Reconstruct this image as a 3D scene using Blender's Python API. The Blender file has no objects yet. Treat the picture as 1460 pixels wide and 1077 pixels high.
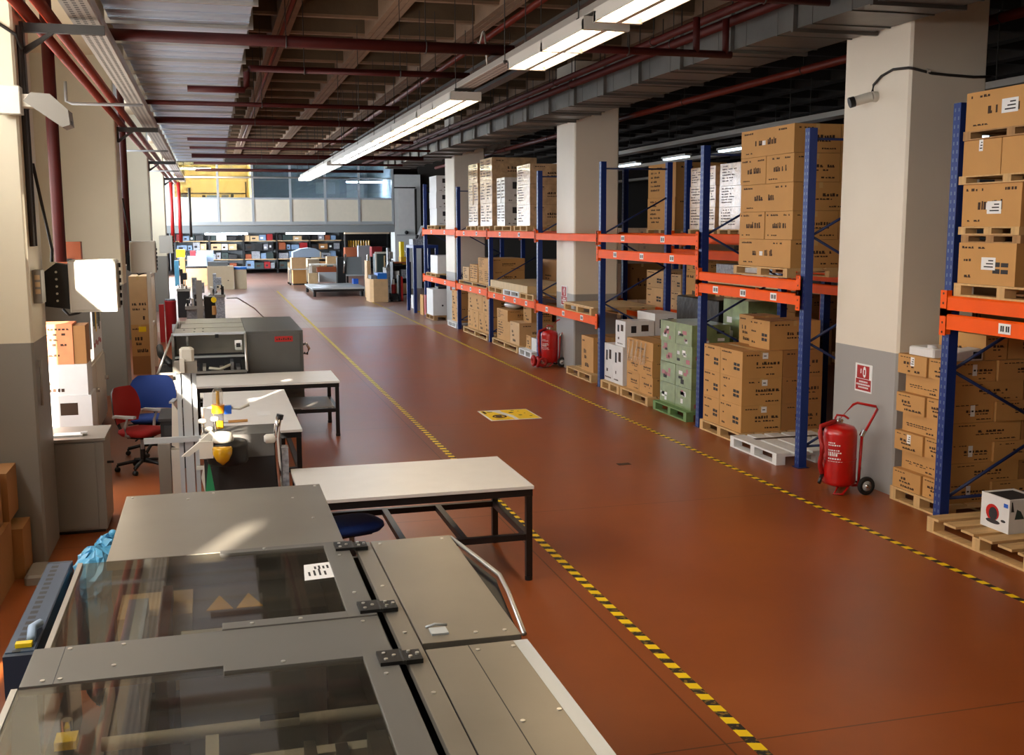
import bpy, bmesh, math, random
from mathutils import Vector, Matrix
random.seed(7)
SC = bpy.context.scene
COL = SC.collection
H = 2.85
# ---------------------------------------------------------------- camera maths
F_PX, CX, CY = 1538.0, 730.0, 538.5
_d = Vector((300 - CX, 325 - CY, F_PX)).normalized()          # world +Y seen from the camera (x right, y down, z forward)
_e = Vector((0, -_d.z, _d.y)).normalized()
_g = _d.cross(_e)
_up = _e * math.cos(-0.004) + _g * math.sin(-0.004)
_X = _d.cross(_up)
if _X.x < 0: _X = -_X
def ray(px, py):
    v = Vector((px - CX, py - CY, F_PX))
    return Vector((_X.dot(v), _d.dot(v), _up.dot(v)))
def at(px, py, Y):
    r = ray(px, py); t = Y / r.y
    return r.x * t, H + r.z * t
cam_d = bpy.data.cameras.new('camera'); cam = bpy.data.objects.new('camera', cam_d); COL.objects.link(cam)
right = Vector((_X.x, _d.x, _up.x)); down = Vector((_X.y, _d.y, _up.y)); fwd = Vector((_X.z, _d.z, _up.z))
m3 = Matrix((right, -down, -fwd)).transposed()
cam.matrix_world = Matrix.Translation((0, 0, H)) @ m3.to_4x4()
cam_d.sensor_width = 36; cam_d.lens = F_PX / 1460 * 36; cam_d.clip_end = 300; cam_d.clip_start = 0.05
SC.camera = cam

# ---------------------------------------------------------------- materials
def lin(c):
    return tuple(((v / 255) / 12.92 if v / 255 <= 0.04045 else ((v / 255 + 0.055) / 1.055) ** 2.4) for v in c)
MATS = {}
def mat(name, rgb, rough=0.6, metal=0.0, var=0.0, scale=6.0, bump=0.0, bscale=40.0, emit=None, estr=0.0, coat=0.0, spec=0.5, stretch=None):
    m = bpy.data.materials.new(name); m.use_nodes = True
    nt = m.node_tree; b = nt.nodes['Principled BSDF']
    c = lin(rgb) + (1,)
    b.inputs['Base Color'].default_value = c
    b.inputs['Roughness'].default_value = rough; b.inputs['Metallic'].default_value = metal
    b.inputs['Specular IOR Level'].default_value = spec
    if coat: b.inputs['Coat Weight'].default_value = coat; b.inputs['Coat Roughness'].default_value = 0.15
    if emit:
        b.inputs['Emission Color'].default_value = lin(emit) + (1,); b.inputs['Emission Strength'].default_value = estr
    if var or bump:
        tc = nt.nodes.new('ShaderNodeTexCoord')
        vec = tc.outputs['Object']
        if stretch:
            mp = nt.nodes.new('ShaderNodeMapping'); mp.inputs['Scale'].default_value = stretch
            nt.links.new(vec, mp.inputs['Vector']); vec = mp.outputs['Vector']
    if var:
        n = nt.nodes.new('ShaderNodeTexNoise'); n.inputs['Scale'].default_value = scale; n.inputs['Detail'].default_value = 5
        nt.links.new(vec, n.inputs['Vector'])
        r = nt.nodes.new('ShaderNodeValToRGB')
        r.color_ramp.elements[0].position = 0.3; r.color_ramp.elements[1].position = 0.7
        r.color_ramp.elements[0].color = tuple(max(0, v * (1 - var)) for v in c[:3]) + (1,)
        r.color_ramp.elements[1].color = tuple(min(1, v * (1 + var)) for v in c[:3]) + (1,)
        nt.links.new(n.outputs['Fac'], r.inputs['Fac']); nt.links.new(r.outputs['Color'], b.inputs['Base Color'])
    if bump:
        n2 = nt.nodes.new('ShaderNodeTexNoise'); n2.inputs['Scale'].default_value = bscale; n2.inputs['Detail'].default_value = 4
        nt.links.new(vec, n2.inputs['Vector'])
        bp = nt.nodes.new('ShaderNodeBump'); bp.inputs['Strength'].default_value = bump; bp.inputs['Distance'].default_value = 0.02
        nt.links.new(n2.outputs['Fac'], bp.inputs['Height']); nt.links.new(bp.outputs['Normal'], b.inputs['Normal'])
    MATS[name] = m
    return m
M = MATS
mat('cream_paint', (198, 188, 162), 0.55, var=0.05, scale=1.5)
mat('grey_paint', (126, 120, 112), 0.5, var=0.05, scale=1.5)
mat('pale_column', (214, 204, 186), 0.55, var=0.03, scale=1.2)
mat('concrete_dark', (52, 46, 42), 0.9, var=0.1)  # ceiling concrete over the right hall, the hall's dimness put into the colour
mat('rib', (132, 104, 80), 0.8, var=0.15, scale=3)
mat('concrete', (94, 76, 55), 0.85, var=0.18, scale=2.0, bump=0.3, bscale=14)
mat('white_wall', (214, 216, 214), 0.6, var=0.03)
mat('dark_wall', (60, 55, 50), 0.8)
mat('panel_cream', (238, 228, 208), 0.5, var=0.02)
mat('alu_light', (196, 202, 206), 0.35, metal=0.3)
mat('alu', (205, 203, 198), 0.32, metal=0.75)
mat('white_table', (228, 226, 222), 0.35, var=0.02)
mat('black_steel', (20, 20, 22), 0.4)
mat('machine_top', (146, 139, 127), 0.36, metal=0.55, var=0.06, scale=2.2, bump=0.03, bscale=5)
mat('machine_strip', (118, 115, 110), 0.42, metal=0.35, var=0.03, scale=3)
mat('machine_dark', (50, 50, 50), 0.5, metal=0.2)
mat('machine_hood', (82, 79, 76), 0.45, metal=0.2)
mat('machine_grey', (92, 92, 90), 0.42, metal=0.3, var=0.04)
mat('inner_dark', (58, 56, 53), 0.55, metal=0.2, var=0.2, scale=5)
mat('inner_steel', (206, 200, 188), 0.4, metal=0.2, var=0.1, scale=4)
mat('inner_tan', (206, 176, 132), 0.55, var=0.1)
mat('chrome', (210, 210, 210), 0.15, metal=1.0)
mat('screw', (225, 222, 214), 0.3, metal=0.7)
mat('bluegrey_rail', (52, 66, 84), 0.45, metal=0.3)
mat('blue_bag', (96, 178, 220), 0.35)
mat('paper', (235, 234, 232), 0.6)
mat('ink', (40, 38, 40), 0.7)
mat('red', (192, 20, 16), 0.3, coat=0.4, var=0.05, scale=3)
mat('red_matt', (168, 26, 22), 0.5)
mat('red_pipe', (66, 11, 6), 0.6, spec=0.3, var=0.12, scale=5)
mat('red_pipe_bright', (100, 30, 15), 0.5, spec=0.3, var=0.1, scale=5)
mat('orange', (244, 92, 10), 0.55, spec=0.2, var=0.05, scale=3)
mat('rack_blue', (16, 44, 108), 0.4, var=0.06, scale=3)
mat('blue_dark', (20, 38, 84), 0.45)
mat('carton', (196, 146, 84), 0.75, var=0.05, scale=3)
mat('carton_pale', (204, 164, 116), 0.7, var=0.06, scale=4)
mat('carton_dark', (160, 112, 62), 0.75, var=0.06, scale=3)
mat('carton_wrap', (198, 160, 118), 0.18, var=0.2, scale=9, bump=0.5, bscale=14, coat=0.6)
mat('white_box', (222, 220, 218), 0.5, var=0.03)
mat('white_wrap', (218, 214, 208), 0.2, var=0.08, scale=8, bump=0.3, bscale=12, coat=0.5)
mat('print', (62, 40, 22), 0.8)
mat('tape', (206, 168, 112), 0.25)
mat('pallet_wood', (204, 166, 112), 0.75, var=0.14, scale=3, stretch=(1, 8, 1))
mat('pallet_old', (168, 128, 84), 0.8, var=0.16, scale=3, stretch=(1, 8, 1))
mat('pallet_white', (226, 226, 224), 0.6, var=0.04)
mat('pallet_green', (108, 140, 84), 0.7, var=0.1)
mat('plywood', (206, 176, 128), 0.6, var=0.1, scale=2, stretch=(1, 6, 1))
mat('green_print', (128, 146, 98), 0.3, var=0.25, scale=6, coat=0.5)
mat('pink_print', (170, 92, 96), 0.35, coat=0.4)
mat('dark_wrap', (30, 28, 24), 0.28, var=0.3, scale=4, bump=0.4, bscale=8, spec=0.4)
mat('cabinet_grey', (138, 132, 122), 0.45, var=0.04, scale=2)
mat('elec_white', (216, 212, 200), 0.4)
mat('cab_cream', (222, 214, 198), 0.5, var=0.03)
mat('orange_print', (226, 140, 92), 0.55, var=0.12, scale=8)
mat('black_plastic', (22, 22, 23), 0.45)
mat('rubber', (18, 18, 18), 0.7)
mat('chair_red', (160, 22, 20), 0.8, bump=0.2, bscale=200)
mat('chair_blue', (10, 48, 118), 0.8, bump=0.2, bscale=200)
mat('arm_grey', (176, 178, 180), 0.45)
mat('yellow', (250, 212, 8), 0.5)
mat('yellow_tri', (214, 164, 30), 0.5)
mat('amber', (214, 162, 30), 0.15, coat=0.5)
mat('orange_plastic', (236, 150, 20), 0.35)
mat('blue_plastic', (30, 90, 190), 0.35)
mat('green_sheet', (40, 140, 90), 0.5)
mat('wood_handle', (196, 144, 84), 0.5)
mat('fixture', (206, 200, 190), 0.4, metal=0.2)
mat('tray_grey', (160, 152, 142), 0.45, metal=0.4)
mat('dark_conduit', (58, 54, 50), 0.5, metal=0.2)
mat('cable_dark', (40, 36, 32), 0.6)
mat('tan_cabinet', (196, 180, 150), 0.5, var=0.03)
mat('tan_board', (206, 168, 122), 0.6, var=0.06)
mat('blue_lid', (30, 110, 200), 0.4)
mat('shelf_blue', (120, 146, 176), 0.5, var=0.2, scale=6)
mat('office_yellow', (246, 216, 150), 0.7)
mat('meeting_grey', (176, 180, 182), 0.7)
mat('office_grey', (120, 124, 126), 0.7)
mat('cast_grey', (136, 136, 138), 0.4, metal=0.4, var=0.35, scale=16)
mat('speck_grey', (150, 152, 158), 0.5, metal=0.2, var=0.45, scale=22)
mat('brown_box', (150, 74, 36), 0.6)
mat('crimson', (158, 22, 26), 0.5)
mat('dark_teal', (46, 62, 60), 0.6)
mat('pale_blue', (176, 200, 226), 0.5)
mat('fascia_grey', (150, 156, 158), 0.5, metal=0.2)
mat('soffit', (232, 210, 176), 0.6)

def emitter(name, rgb, s):
    m = bpy.data.materials.new(name); m.use_nodes = True; nt = m.node_tree
    nt.nodes.remove(nt.nodes['Principled BSDF'])
    e = nt.nodes.new('ShaderNodeEmission'); e.inputs['Color'].default_value = lin(rgb) + (1,); e.inputs['Strength'].default_value = s
    nt.links.new(e.outputs[0], nt.nodes['Material Output'].inputs[0]); MATS[name] = m
emitter('tube_warm', (255, 226, 184), 11.0)
emitter('tube_cool', (236, 246, 255), 8.0)
emitter('tube_mezz', (226, 240, 255), 34.0)
emitter('tube_office_cool', (214, 232, 255), 220.0)
emitter('tube_office', (255, 232, 190), 300.0)
emitter('tube_far', (214, 236, 255), 3.0)
emitter('amber_glow', (255, 206, 60), 1.2)

def glass(name, tint, ior=1.5, rough=0.02, haze=0.0):
    m = bpy.data.materials.new(name); m.use_nodes = True; nt = m.node_tree
    nt.nodes.remove(nt.nodes['Principled BSDF'])
    t = nt.nodes.new('ShaderNodeBsdfTransparent'); t.inputs['Color'].default_value = lin(tint) + (1,)
    g = nt.nodes.new('ShaderNodeBsdfGlossy'); g.inputs['Roughness'].default_value = rough; g.inputs['Color'].default_value = (1, 1, 1, 1)
    lw = nt.nodes.new('ShaderNodeLayerWeight'); lw.inputs['Blend'].default_value = 0.5      # Schlick reflectance, the same from both sides of the pane
    f0 = ((ior - 1) / (ior + 1)) ** 2
    pw = nt.nodes.new('ShaderNodeMath'); pw.operation = 'POWER'; pw.inputs[1].default_value = 5; nt.links.new(lw.outputs['Facing'], pw.inputs[0])
    f = nt.nodes.new('ShaderNodeMath'); f.operation = 'MULTIPLY_ADD'; f.inputs[1].default_value = 1 - f0; f.inputs[2].default_value = f0; nt.links.new(pw.outputs[0], f.inputs[0])
    mx = nt.nodes.new('ShaderNodeMixShader')
    nt.links.new(f.outputs[0], mx.inputs[0]); nt.links.new(t.outputs[0], mx.inputs[1]); nt.links.new(g.outputs[0], mx.inputs[2])
    out = mx
    if haze:
        d = nt.nodes.new('ShaderNodeBsdfDiffuse'); d.inputs['Color'].default_value = lin((214, 206, 190)) + (1,)
        tc = nt.nodes.new('ShaderNodeTexCoord'); n = nt.nodes.new('ShaderNodeTexNoise'); n.inputs['Scale'].default_value = 3.5; n.inputs['Detail'].default_value = 6
        nt.links.new(tc.outputs['Object'], n.inputs['Vector'])
        mu = nt.nodes.new('ShaderNodeMath'); mu.operation = 'MULTIPLY'; mu.inputs[1].default_value = haze * 2; nt.links.new(n.outputs['Fac'], mu.inputs[0])
        m2 = nt.nodes.new('ShaderNodeMixShader'); nt.links.new(mu.outputs[0], m2.inputs[0]); nt.links.new(mx.outputs[0], m2.inputs[1]); nt.links.new(d.outputs[0], m2.inputs[2]); out = m2
    nt.links.new(out.outputs[0], nt.nodes['Material Output'].inputs[0]); MATS[name] = m
glass('pane_clear', (226, 224, 216), 1.45, 0.03, 0.02)
glass('pane_clean', (226, 228, 224), 1.45, 0.02)
glass('pane_office', (200, 208, 212), 1.5, 0.01)
glass('film', (244, 242, 236), 1.4, 0.2, 0.12)

def node_math(nt, op, a, b=None, c=None):
    n = nt.nodes.new('ShaderNodeMath'); n.operation = op
    for i, v in enumerate((a, b, c)):
        if v is None: continue
        if isinstance(v, (int, float)): n.inputs[i].default_value = v
        else: nt.links.new(v, n.inputs[i])
    return n.outputs[0]
def mixcol(nt, fac, a, b):
    n = nt.nodes.new('ShaderNodeMix'); n.data_type = 'RGBA'
    if isinstance(fac, (int, float)): n.inputs[0].default_value = fac
    else: nt.links.new(fac, n.inputs[0])
    for sock, v in ((n.inputs[6], a), (n.inputs[7], b)):
        if isinstance(v, tuple): sock.default_value = v
        else: nt.links.new(v, sock)
    return n.outputs[2]
def xyz(nt):
    tc = nt.nodes.new('ShaderNodeTexCoord'); s = nt.nodes.new('ShaderNodeSeparateXYZ')
    nt.links.new(tc.outputs['Object'], s.inputs[0]); return tc.outputs['Object'], s.outputs[0], s.outputs[1], s.outputs[2]
def near(nt, v, c, w):                       # 1 where |v - c| < w
    d = node_math(nt, 'ABSOLUTE', node_math(nt, 'SUBTRACT', v, c)); return node_math(nt, 'LESS_THAN', d, w)

# polished reddish-brown concrete with joints
def floor_mat():
    m = mat('floor_concrete', (140, 66, 34), 0.3); nt = m.node_tree; b = nt.nodes['Principled BSDF']
    v, x, y, z = xyz(nt)
    n1 = nt.nodes.new('ShaderNodeTexNoise'); n1.inputs['Scale'].default_value = 0.55; n1.inputs['Detail'].default_value = 5; n1.inputs['Roughness'].default_value = 0.5
    nt.links.new(v, n1.inputs['Vector'])
    r = nt.nodes.new('ShaderNodeValToRGB'); e = r.color_ramp.elements
    e[0].position = 0.1; e[0].color = lin((116, 54, 20)) + (1,); e[1].position = 0.9; e[1].color = lin((172, 94, 44)) + (1,)
    nt.links.new(n1.outputs['Fac'], r.inputs['Fac'])
    n2 = nt.nodes.new('ShaderNodeTexNoise'); n2.inputs['Scale'].default_value = 3.5; n2.inputs['Detail'].default_value = 8
    nt.links.new(v, n2.inputs['Vector'])
    c = mixcol(nt, node_math(nt, 'MULTIPLY', n2.outputs['Fac'], 0.3), r.outputs['Color'], lin((112, 56, 26)) + (1,))
    # the greyer repaired slab across the aisle and the greyer floor beyond it
    band = node_math(nt, 'MULTIPLY', node_math(nt, 'GREATER_THAN', y, 31.2), node_math(nt, 'LESS_THAN', y, 33.1))
    c = mixcol(nt, node_math(nt, 'MULTIPLY', band, 0.65), c, lin((150, 134, 120)) + (1,))
    far = node_math(nt, 'GREATER_THAN', y, 33.1)
    c = mixcol(nt, node_math(nt, 'MULTIPLY', far, 0.6), c, lin((138, 120, 112)) + (1,))
    j = node_math(nt, 'MAXIMUM', near(nt, x, 2.64, 0.006), near(nt, node_math(nt, 'MODULO', node_math(nt, 'ADD', y, 4.93), 5.0), 0.06, 0.006))
    c = mixcol(nt, node_math(nt, 'MULTIPLY', j, 0.75), c, lin((58, 34, 24)) + (1,))
    nt.links.new(c, b.inputs['Base Color'])
    rr = node_math(nt, 'ADD', node_math(nt, 'MULTIPLY', n1.outputs['Fac'], 0.14), 0.285)
    nt.links.new(rr, b.inputs['Roughness'])
floor_mat()
def hazard_mat(name, wear):
    m = mat(name, (250, 214, 6), 0.5); nt = m.node_tree; b = nt.nodes['Principled BSDF']
    v, x, y, z = xyz(nt)
    f = node_math(nt, 'MODULO', node_math(nt, 'ADD', node_math(nt, 'ADD', y, node_math(nt, 'MULTIPLY', x, 0.3)), 100), 0.165)
    s = node_math(nt, 'GREATER_THAN', f, 0.085)
    n = nt.nodes.new('ShaderNodeTexNoise'); n.inputs['Scale'].default_value = 26; n.inputs['Detail'].default_value = 5
    nt.links.new(v, n.inputs['Vector'])
    w = node_math(nt, 'MULTIPLY', node_math(nt, 'GREATER_THAN', n.outputs['Fac'], 0.56), wear)
    blk = mixcol(nt, w, lin((26, 24, 20)) + (1,), lin((150, 120, 40)) + (1,))
    nt.links.new(mixcol(nt, s, lin((252, 216, 4)) + (1,), blk), b.inputs['Base Color'])
hazard_mat('hazard_worn', 0.8); hazard_mat('hazard_tape', 0.15)
def two_tone(name, top, low, zc):
    m = mat(name, top, 0.5); nt = m.node_tree; b = nt.nodes['Principled BSDF']
    v, x, y, z = xyz(nt)
    n = nt.nodes.new('ShaderNodeTexNoise'); n.inputs['Scale'].default_value = 1.3; n.inputs['Detail'].default_value = 6
    nt.links.new(v, n.inputs['Vector'])
    c = mixcol(nt, node_math(nt, 'LESS_THAN', z, zc), lin(top) + (1,), lin(low) + (1,))
    c2 = mixcol(nt, node_math(nt, 'MULTIPLY', n.outputs['Fac'], 0.16), c, lin((110, 92, 70)) + (1,))
    nt.links.new(c2, b.inputs['Base Color'])
two_tone('pillar_paint', (222, 212, 186), (132, 128, 120), 1.9)
two_tone('column_paint', (236, 226, 208), (164, 162, 158), 1.52)
def perforated(name, rgb, pitch, hole, axis, cross, rows, holecol):
    m = mat(name, rgb, 0.42, metal=0.15); nt = m.node_tree; b = nt.nodes['Principled BSDF']
    v, x, y, z = xyz(nt); co = dict(x=x, y=y, z=z)
    a = near(nt, node_math(nt, 'MODULO', node_math(nt, 'ADD', co[axis], 50), pitch), pitch / 2, hole)
    if rows:
        r = None
        for c0, w in rows:
            q = near(nt, co[cross], c0, w); r = q if r is None else node_math(nt, 'MAXIMUM', r, q)
        a = node_math(nt, 'MULTIPLY', a, r)
    nt.links.new(mixcol(nt, a, lin(rgb) + (1,), lin(holecol) + (1,)), b.inputs['Base Color'])
perforated('upright_blue', (16, 46, 116), 0.075, 0.016, 'z', 'y', [(-0.025, 0.008), (0.025, 0.008)], (92, 110, 140))
perforated('tray_holes', (176, 168, 158), 0.09, 0.026, 'y', 'x', [(-0.06, 0.016), (0.0, 0.016), (0.06, 0.016)], (50, 44, 38))
perforated('rail_holes', (66, 84, 106), 0.075, 0.022, 'y', 'x', [(-0.02, 0.018)], (28, 34, 42))
def duct_mat():
    m = mat('duct_metal', (206, 217, 232), 0.22, metal=0.72); nt = m.node_tree; b = nt.nodes['Principled BSDF']
    v, x, y, z = xyz(nt)
    n = nt.nodes.new('ShaderNodeTexNoise'); n.inputs['Scale'].default_value = 1.6; n.inputs['Detail'].default_value = 1
    mp = nt.nodes.new('ShaderNodeMapping'); mp.inputs['Scale'].default_value = (0.5, 1.2, 1)
    nt.links.new(v, mp.inputs['Vector']); nt.links.new(mp.outputs['Vector'], n.inputs['Vector'])
    bp = nt.nodes.new('ShaderNodeBump'); bp.inputs['Strength'].default_value = 0.06; bp.inputs['Distance'].default_value = 0.03
    wv = node_math(nt, 'MULTIPLY', node_math(nt, 'SINE', node_math(nt, 'MULTIPLY', y, 14.96)), 0.35)
    nt.links.new(node_math(nt, 'ADD', n.outputs['Fac'], wv), bp.inputs['Height']); nt.links.new(bp.outputs['Normal'], b.inputs['Normal'])
    bp.inputs['Strength'].default_value = 0.5; bp.inputs['Distance'].default_value = 0.06
    b.inputs['Roughness'].default_value = 0.34
duct_mat()
mat('duct_dull', (112, 110, 106), 0.42, metal=0.6, var=0.15, scale=2, bump=0.15, bscale=6)
mat('blind', (226, 220, 208), 0.8)
# ---------------------------------------------------------------- mesh builder
class MB:
    def __init__(s): s.bm = bmesh.new(); s.mats = []
    def mi(s, m):
        m = M[m] if isinstance(m, str) else m
        if m not in s.mats: s.mats.append(m)
        return s.mats.index(m)
    def _faces(s, vs, quads, m, smooth=False):
        bv = [s.bm.verts.new(v) for v in vs]; i = s.mi(m)
        for q in quads:
            try:
                f = s.bm.faces.new([bv[k] for k in q]); f.material_index = i; f.smooth = smooth
            except ValueError: pass
        return s
    def box(s, x0, x1, y0, y1, z0, z1, m):
        vs = [(x0, y0, z0), (x1, y0, z0), (x1, y1, z0), (x0, y1, z0), (x0, y0, z1), (x1, y0, z1), (x1, y1, z1), (x0, y1, z1)]
        return s._faces(vs, [(3, 2, 1, 0), (4, 5, 6, 7), (0, 1, 5, 4), (1, 2, 6, 5), (2, 3, 7, 6), (3, 0, 4, 7)], m)
    def cbox(s, x0, x1, y0, y1, z0, z1, m, c=0.01):          # box with chamfered vertical and top edges
        a = [(x0 + c, y0), (x1 - c, y0), (x1, y0 + c), (x1, y1 - c), (x1 - c, y1), (x0 + c, y1), (x0, y1 - c), (x0, y0 + c)]
        b = [(x0 + 2 * c, y0 + c), (x1 - 2 * c, y0 + c), (x1 - c, y0 + 2 * c), (x1 - c, y1 - 2 * c), (x1 - 2 * c, y1 - c), (x0 + 2 * c, y1 - c), (x0 + c, y1 - 2 * c), (x0 + c, y0 + 2 * c)]
        vs = [(p[0], p[1], z0) for p in a] + [(p[0], p[1], z1 - c) for p in a] + [(p[0], p[1], z1) for p in b]
        q = [tuple(range(7, -1, -1)), tuple(range(16, 24))]
        for k in range(8):
            j = (k + 1) % 8; q += [(k, j, 8 + j, 8 + k), (8 + k, 8 + j, 16 + j, 16 + k)]
        return s._faces(vs, q, m)
    def quad(s, a, b, c, d, m): return s._faces([a, b, c, d], [(0, 1, 2, 3)], m)
    def poly(s, pts, m): return s._faces(pts, [tuple(range(len(pts)))], m)
    def prism(s, poly, axis, a, b, m):                        # poly in the two other axes (cyclic order), extruded along axis
        def p(u, v, w):
            return (w, u, v) if axis == 'x' else (u, w, v) if axis == 'y' else (u, v, w)
        n = len(poly); vs = [p(u, v, a) for u, v in poly] + [p(u, v, b) for u, v in poly]
        q = [tuple(range(n - 1, -1, -1)), tuple(range(n, 2 * n))] + [(k, (k + 1) % n, n + (k + 1) % n, n + k) for k in range(n)]
        return s._faces(vs, q, m)
    def _ring(s, c, t, r, n, ref=None):
        t = Vector(t).normalized(); u = Vector((0, 0, 1)) if abs(t.z) < 0.9 else Vector((1, 0, 0))
        if ref is not None: u = ref
        a = t.cross(u).normalized(); b = a.cross(t).normalized()
        return [Vector(c) + (a * math.cos(2 * math.pi * k / n) + b * math.sin(2 * math.pi * k / n)) * r for k in range(n)]
    def cyl(s, p0, p1, r, m, n=12, r1=None):
        p0, p1 = Vector(p0), Vector(p1); r1 = r if r1 is None else r1
        A = s._ring(p0, p1 - p0, r, n); B = s._ring(p1, p1 - p0, r1, n)
        s._faces(A + B, [(k, (k + 1) % n, n + (k + 1) % n, n + k) for k in range(n)], m, True)
        s._faces(A, [tuple(range(n - 1, -1, -1))], m); s._faces(B, [tuple(range(n))], m); return s
    def tube(s, pts, r, m, n=8):
        pts = [Vector(p) for p in pts]; rings = []
        for i, p in enumerate(pts):
            t = (pts[min(i + 1, len(pts) - 1)] - pts[max(i - 1, 0)])
            rings += s._ring(p, t, r, n)
        q = []
        for i in range(len(pts) - 1):
            for k in range(n):
                q.append((i * n + k, i * n + (k + 1) % n, (i + 1) * n + (k + 1) % n, (i + 1) * n + k))
        q += [tuple(range(n - 1, -1, -1)), tuple(range((len(pts) - 1) * n, len(pts) * n))]
        return s._faces(rings, q, m, True)
    def lathe(s, c, prof, m, n=20, axis='z', cap=True):       # prof: (radius, height) pairs from bottom to top
        vs = []
        for r, h in prof:
            for k in range(n):
                a = 2 * math.pi * k / n; u, v = r * math.cos(a), r * math.sin(a)
                d = (u, v, h) if axis == 'z' else (h, u, v) if axis == 'x' else (v, h, u)
                vs.append((c[0] + d[0], c[1] + d[1], c[2] + d[2]))
        q = [(i * n + k, i * n + (k + 1) % n, (i + 1) * n + (k + 1) % n, (i + 1) * n + k) for i in range(len(prof) - 1) for k in range(n)]
        if cap: q += [tuple(range(n - 1, -1, -1)), tuple(range((len(prof) - 1) * n, len(prof) * n))]
        return s._faces(vs, q, m, True)
    def ball(s, c, rx, ry, rz, m, n=12, k=8):
        prof = [(math.sin(math.pi * i / k), -math.cos(math.pi * i / k)) for i in range(k + 1)]
        prof[0] = (0.02, -1); prof[-1] = (0.02, 1); vs = []
        for r, h in prof:
            for j in range(n):
                a = 2 * math.pi * j / n; vs.append((c[0] + rx * r * math.cos(a), c[1] + ry * r * math.sin(a), c[2] + rz * h))
        q = [(i * n + j, i * n + (j + 1) % n, (i + 1) * n + (j + 1) % n, (i + 1) * n + j) for i in range(k) for j in range(n)]
        q += [tuple(range(n - 1, -1, -1)), tuple(range(k * n, (k + 1) * n))]
        return s._faces(vs, q, m, True)
    def torus(s, c, R, r, m, axis='z', n=20, k=8):
        vs = []
        for i in range(n):
            a = 2 * math.pi * i / n
            for j in range(k):
                b = 2 * math.pi * j / k; q = R + r * math.cos(b)
                u, v, w = q * math.cos(a), q * math.sin(a), r * math.sin(b)
                d = (u, v, w) if axis == 'z' else (w, u, v) if axis == 'x' else (u, w, v)
                vs.append((c[0] + d[0], c[1] + d[1], c[2] + d[2]))
        return s._faces(vs, [(i * k + j, ((i + 1) % n) * k + j, ((i + 1) % n) * k + (j + 1) % k, i * k + (j + 1) % k) for i in range(n) for j in range(k)], m, True)
    def build(s, name, parent=None, loc=None, bevel=0.0):
        bm = s.bm
        bmesh.ops.recalc_face_normals(bm, faces=bm.faces)
        if parent is None:
            if loc is None:
                xs = [v.co for v in bm.verts]
                lo = [min(c[i] for c in xs) for i in range(3)]; hi = [max(c[i] for c in xs) for i in range(3)]
                loc = ((lo[0] + hi[0]) / 2, (lo[1] + hi[1]) / 2, lo[2])
            org = Vector(loc)
        else:
            org = Vector((0, 0, 0)); q = parent
            while q is not None: org += q.location; q = q.parent
        bmesh.ops.translate(bm, verts=bm.verts, vec=-org)
        me = bpy.data.meshes.new(name); bm.to_mesh(me); bm.free()
        for m in s.mats: me.materials.append(m)
        o = bpy.data.objects.new(name, me); COL.objects.link(o)
        if parent is None: o.location = org
        else: o.parent = parent
        if bevel:
            bv = o.modifiers.new('bevel', 'BEVEL'); bv.width = bevel; bv.segments = 2; bv.limit_method = 'ANGLE'
        return o
LABELS = {}
def tag(o, label, cat, group=None):
    o['label'] = label; o['category'] = cat
    if group: o['group'] = group
    LABELS.setdefault(label, []).append(o)
    return o
def thing(name, loc, label, cat, group=None):
    o = bpy.data.objects.new(name, None); o.empty_display_size = 0.1; o.location = loc; COL.objects.link(o)
    return tag(o, label, cat, group)
def struct(o): o['kind'] = 'structure'; return o
def dup(root, loc, label, rotz=None, group=None):
    r = root.copy(); COL.objects.link(r); r.location = loc
    if rotz is not None: r.rotation_euler = (0, 0, rotz)
    tag(r, label, root['category'], group or root.get('group'))
    def rec(a, b):
        for ch in list(a.children):
            c = ch.copy(); COL.objects.link(c); c.parent = b; rec(ch, c)
    rec(root, r)
    return r
ORD = ['bottom', 'second', 'third', 'fourth', 'fifth', 'sixth', 'seventh', 'eighth', 'ninth', 'tenth']
NTH = ['first', 'second', 'third', 'fourth', 'fifth', 'sixth', 'seventh', 'eighth', 'ninth', 'tenth', 'eleventh', 'twelfth', 'thirteenth', 'fourteenth', 'fifteenth', 'sixteenth', 'seventeenth', 'eighteenth']
# ================================================================ the setting
b = MB(); b.box(-4.6, 31, -3.2, 80, -0.2, 0, 'floor_concrete'); struct(b.build('floor', loc=(0, 0, 0)))
# waffle ceiling: coffers between ribs
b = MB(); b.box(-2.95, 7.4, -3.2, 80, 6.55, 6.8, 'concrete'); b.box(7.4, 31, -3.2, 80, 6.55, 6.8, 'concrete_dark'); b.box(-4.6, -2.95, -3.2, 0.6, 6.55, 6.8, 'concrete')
RP = 1.53
for k in range(-5, 20):
    x = 1.24 + RP * k
    if x < -1.2: continue
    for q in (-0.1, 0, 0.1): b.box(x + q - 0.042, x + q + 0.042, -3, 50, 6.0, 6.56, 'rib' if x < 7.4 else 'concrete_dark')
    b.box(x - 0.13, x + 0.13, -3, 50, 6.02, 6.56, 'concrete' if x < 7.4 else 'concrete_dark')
for k in range(-4, 33):
    y = 0.4 + RP * k
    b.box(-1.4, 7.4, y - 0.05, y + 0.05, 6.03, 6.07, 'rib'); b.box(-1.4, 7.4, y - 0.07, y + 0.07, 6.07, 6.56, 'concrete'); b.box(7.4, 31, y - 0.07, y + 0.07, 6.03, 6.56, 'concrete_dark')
struct(b.build('ceiling', loc=(0, 0, 6)))
b = MB(); b.box(-2.74, -1.3, 0.6, 49.9, 5.681, 6.54, 'soffit'); struct(b.build('trim_1'))     # lowered soffit over the window strip
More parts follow.
